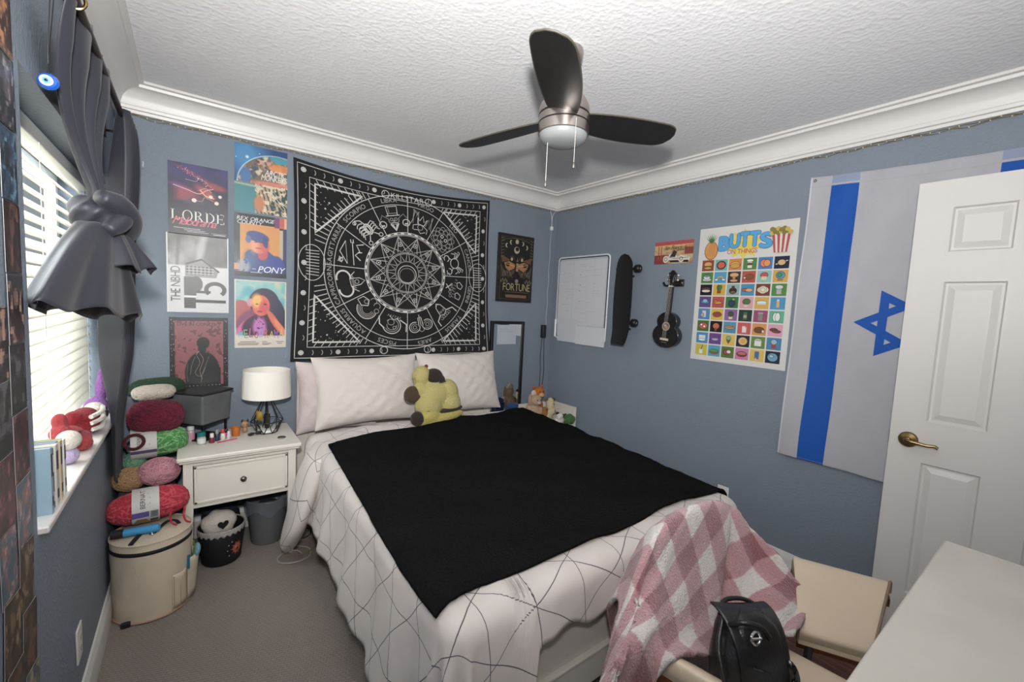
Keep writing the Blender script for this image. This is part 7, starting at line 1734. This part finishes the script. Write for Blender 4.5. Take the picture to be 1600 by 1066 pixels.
for i in range(90): acc_u.append(acc_u[-1] + (mid[i + 1] - mid[i]).length)
acc_v = [0]
for j in range(60): acc_v.append(acc_v[-1] + (rows_s[j + 1][45] - rows_s[j][45]).length)
def thuv(u, v):
    a, b = acc_u[min(int(u * 90 + .5), 90)], acc_v[min(int(v * 60 + .5), 60)]; q = .6
    return (a * math.cos(q) - b * math.sin(q) + .2, a * math.sin(q) + b * math.cos(q))
tag(MB().grid(thr, 90, 60, uvfn=thuv).build('plaid_throw', plaid(), smooth=180, solid=.012, soff=1, recalc=False), 'fluffy pink and white checked blanket thrown over the back of the armchair', 'blanket')
# ---- black handbag on the seat
hb_c = at(1168, 1012, 1, .455); hb_c.z = .575
hb = thing('handbag', (hb_c.x, hb_c.y, .44), 'black leather handbag with silver buckles on the armchair seat', 'handbag')
M_bag = mat('black_leather', '#121213', .38, bump=.15, bscale=140, coat=.15)
M_pat = mat('patent_leather', '#0c0c0d', .12, coat=.6)
hx, hy_, hz_ = hb_c
R_ = Euler((-.25, .15, -.35)).to_matrix()
def hbp(x, y, z): return hb_c + R_ @ Vector((x, y, z))
def hbf(u, v):
    a = 2 * PI * u; b = PI * min(max(v, .004), .996); q = lambda x, p: math.copysign(abs(x) ** p, x)
    x, y, z = q(math.cos(a), .7) * q(math.sin(b), .7) * .098, q(math.sin(a), .8) * q(math.sin(b), .75) * .065, -q(math.cos(b), .8) * .125
    k = 1 + .03 * math.sin(5 * a + 3 * b) + .02 * math.sin(9 * b)
    return hbp(x * k * (1 - .12 * z / .125), y * k, z)
MB().grid(hbf, 56, 30, cu=True).build('bag_body', M_bag, hb, smooth=180)
def flapf(u, v):
    x = (u * 2 - 1) * (.094 - .02 * v ** 2); q = v
    y = .02 - .092 * math.sin(q * PI * .55) + .01 * (u * 2 - 1) ** 2; z = .128 - .16 * (1 - math.cos(q * PI * .5)) - .02 * (u * 2 - 1) ** 2 * v
    return hbp(x, y, z)
fp = MB().grid(flapf, 24, 16).build('flap', M_bag, hb, smooth=180, solid=.005)
MB().tube([hbp(-.06 + .012 * k, -.078 + .0003 * k * k, .02 - .004 * k) for k in range(11)], .0028, 6).build('flap_seam', M_pat, fp)
for nm, pts, r_ in (('shoulder_strap', [(-.08, .0, .10), (-.112, -.02, .04), (-.118, -.05, -.03), (-.11, -.08, -.10), (-.06, -.10, -.14), (0, -.11, -.16)], .0065), ('shoulder_strap', [(-.07, .02, .10), (-.04, .035, .128), (.02, .035, .132), (.06, .02, .118), (.085, .0, .09)], .006), ('handle', [(-.085, -.02, .09), (-.07, -.055, .11), (-.03, -.07, .105), (.0, -.07, .08)], .0065)):
    MB().tube(spline(pts and [hbp(*p) for p in pts], 30), r_, 10).build(nm, M_bag, hb)
for p in ((-.055, -.075, .085), (.075, -.075, -.04)):
    rb = MB().tube([hbp(p[0] + .014 * math.cos(a), p[1] - .004, p[2] + .014 * math.sin(a)) for a in [2 * PI * k / 20 for k in range(20)]], .0035, 8, closed=True).build('buckle_ring', mat('chrome', '#d8d8da', .12, metal=1), hb)
    MB().tube([hbp(p[0] - .016, p[1] - .006, p[2]), hbp(p[0] + .016, p[1] - .006, p[2])], .0028, 8).build('buckle_bar', mat('chrome', '#d8d8da', .12, metal=1), rb)
MB().ell(hbp(.088, -.045, -.035), (.016, .03, .06), nu=18).build('patent_tab', M_pat, hb)
for k in range(3): MB().ell(hbp(.05 + .02 * k, -.088 + .006 * k, -.055 - .012 * (k % 2)), (.007, .005, .007), nu=10, nv=8).build('stud', mat('chrome', '#d8d8da', .12, metal=1), hb)
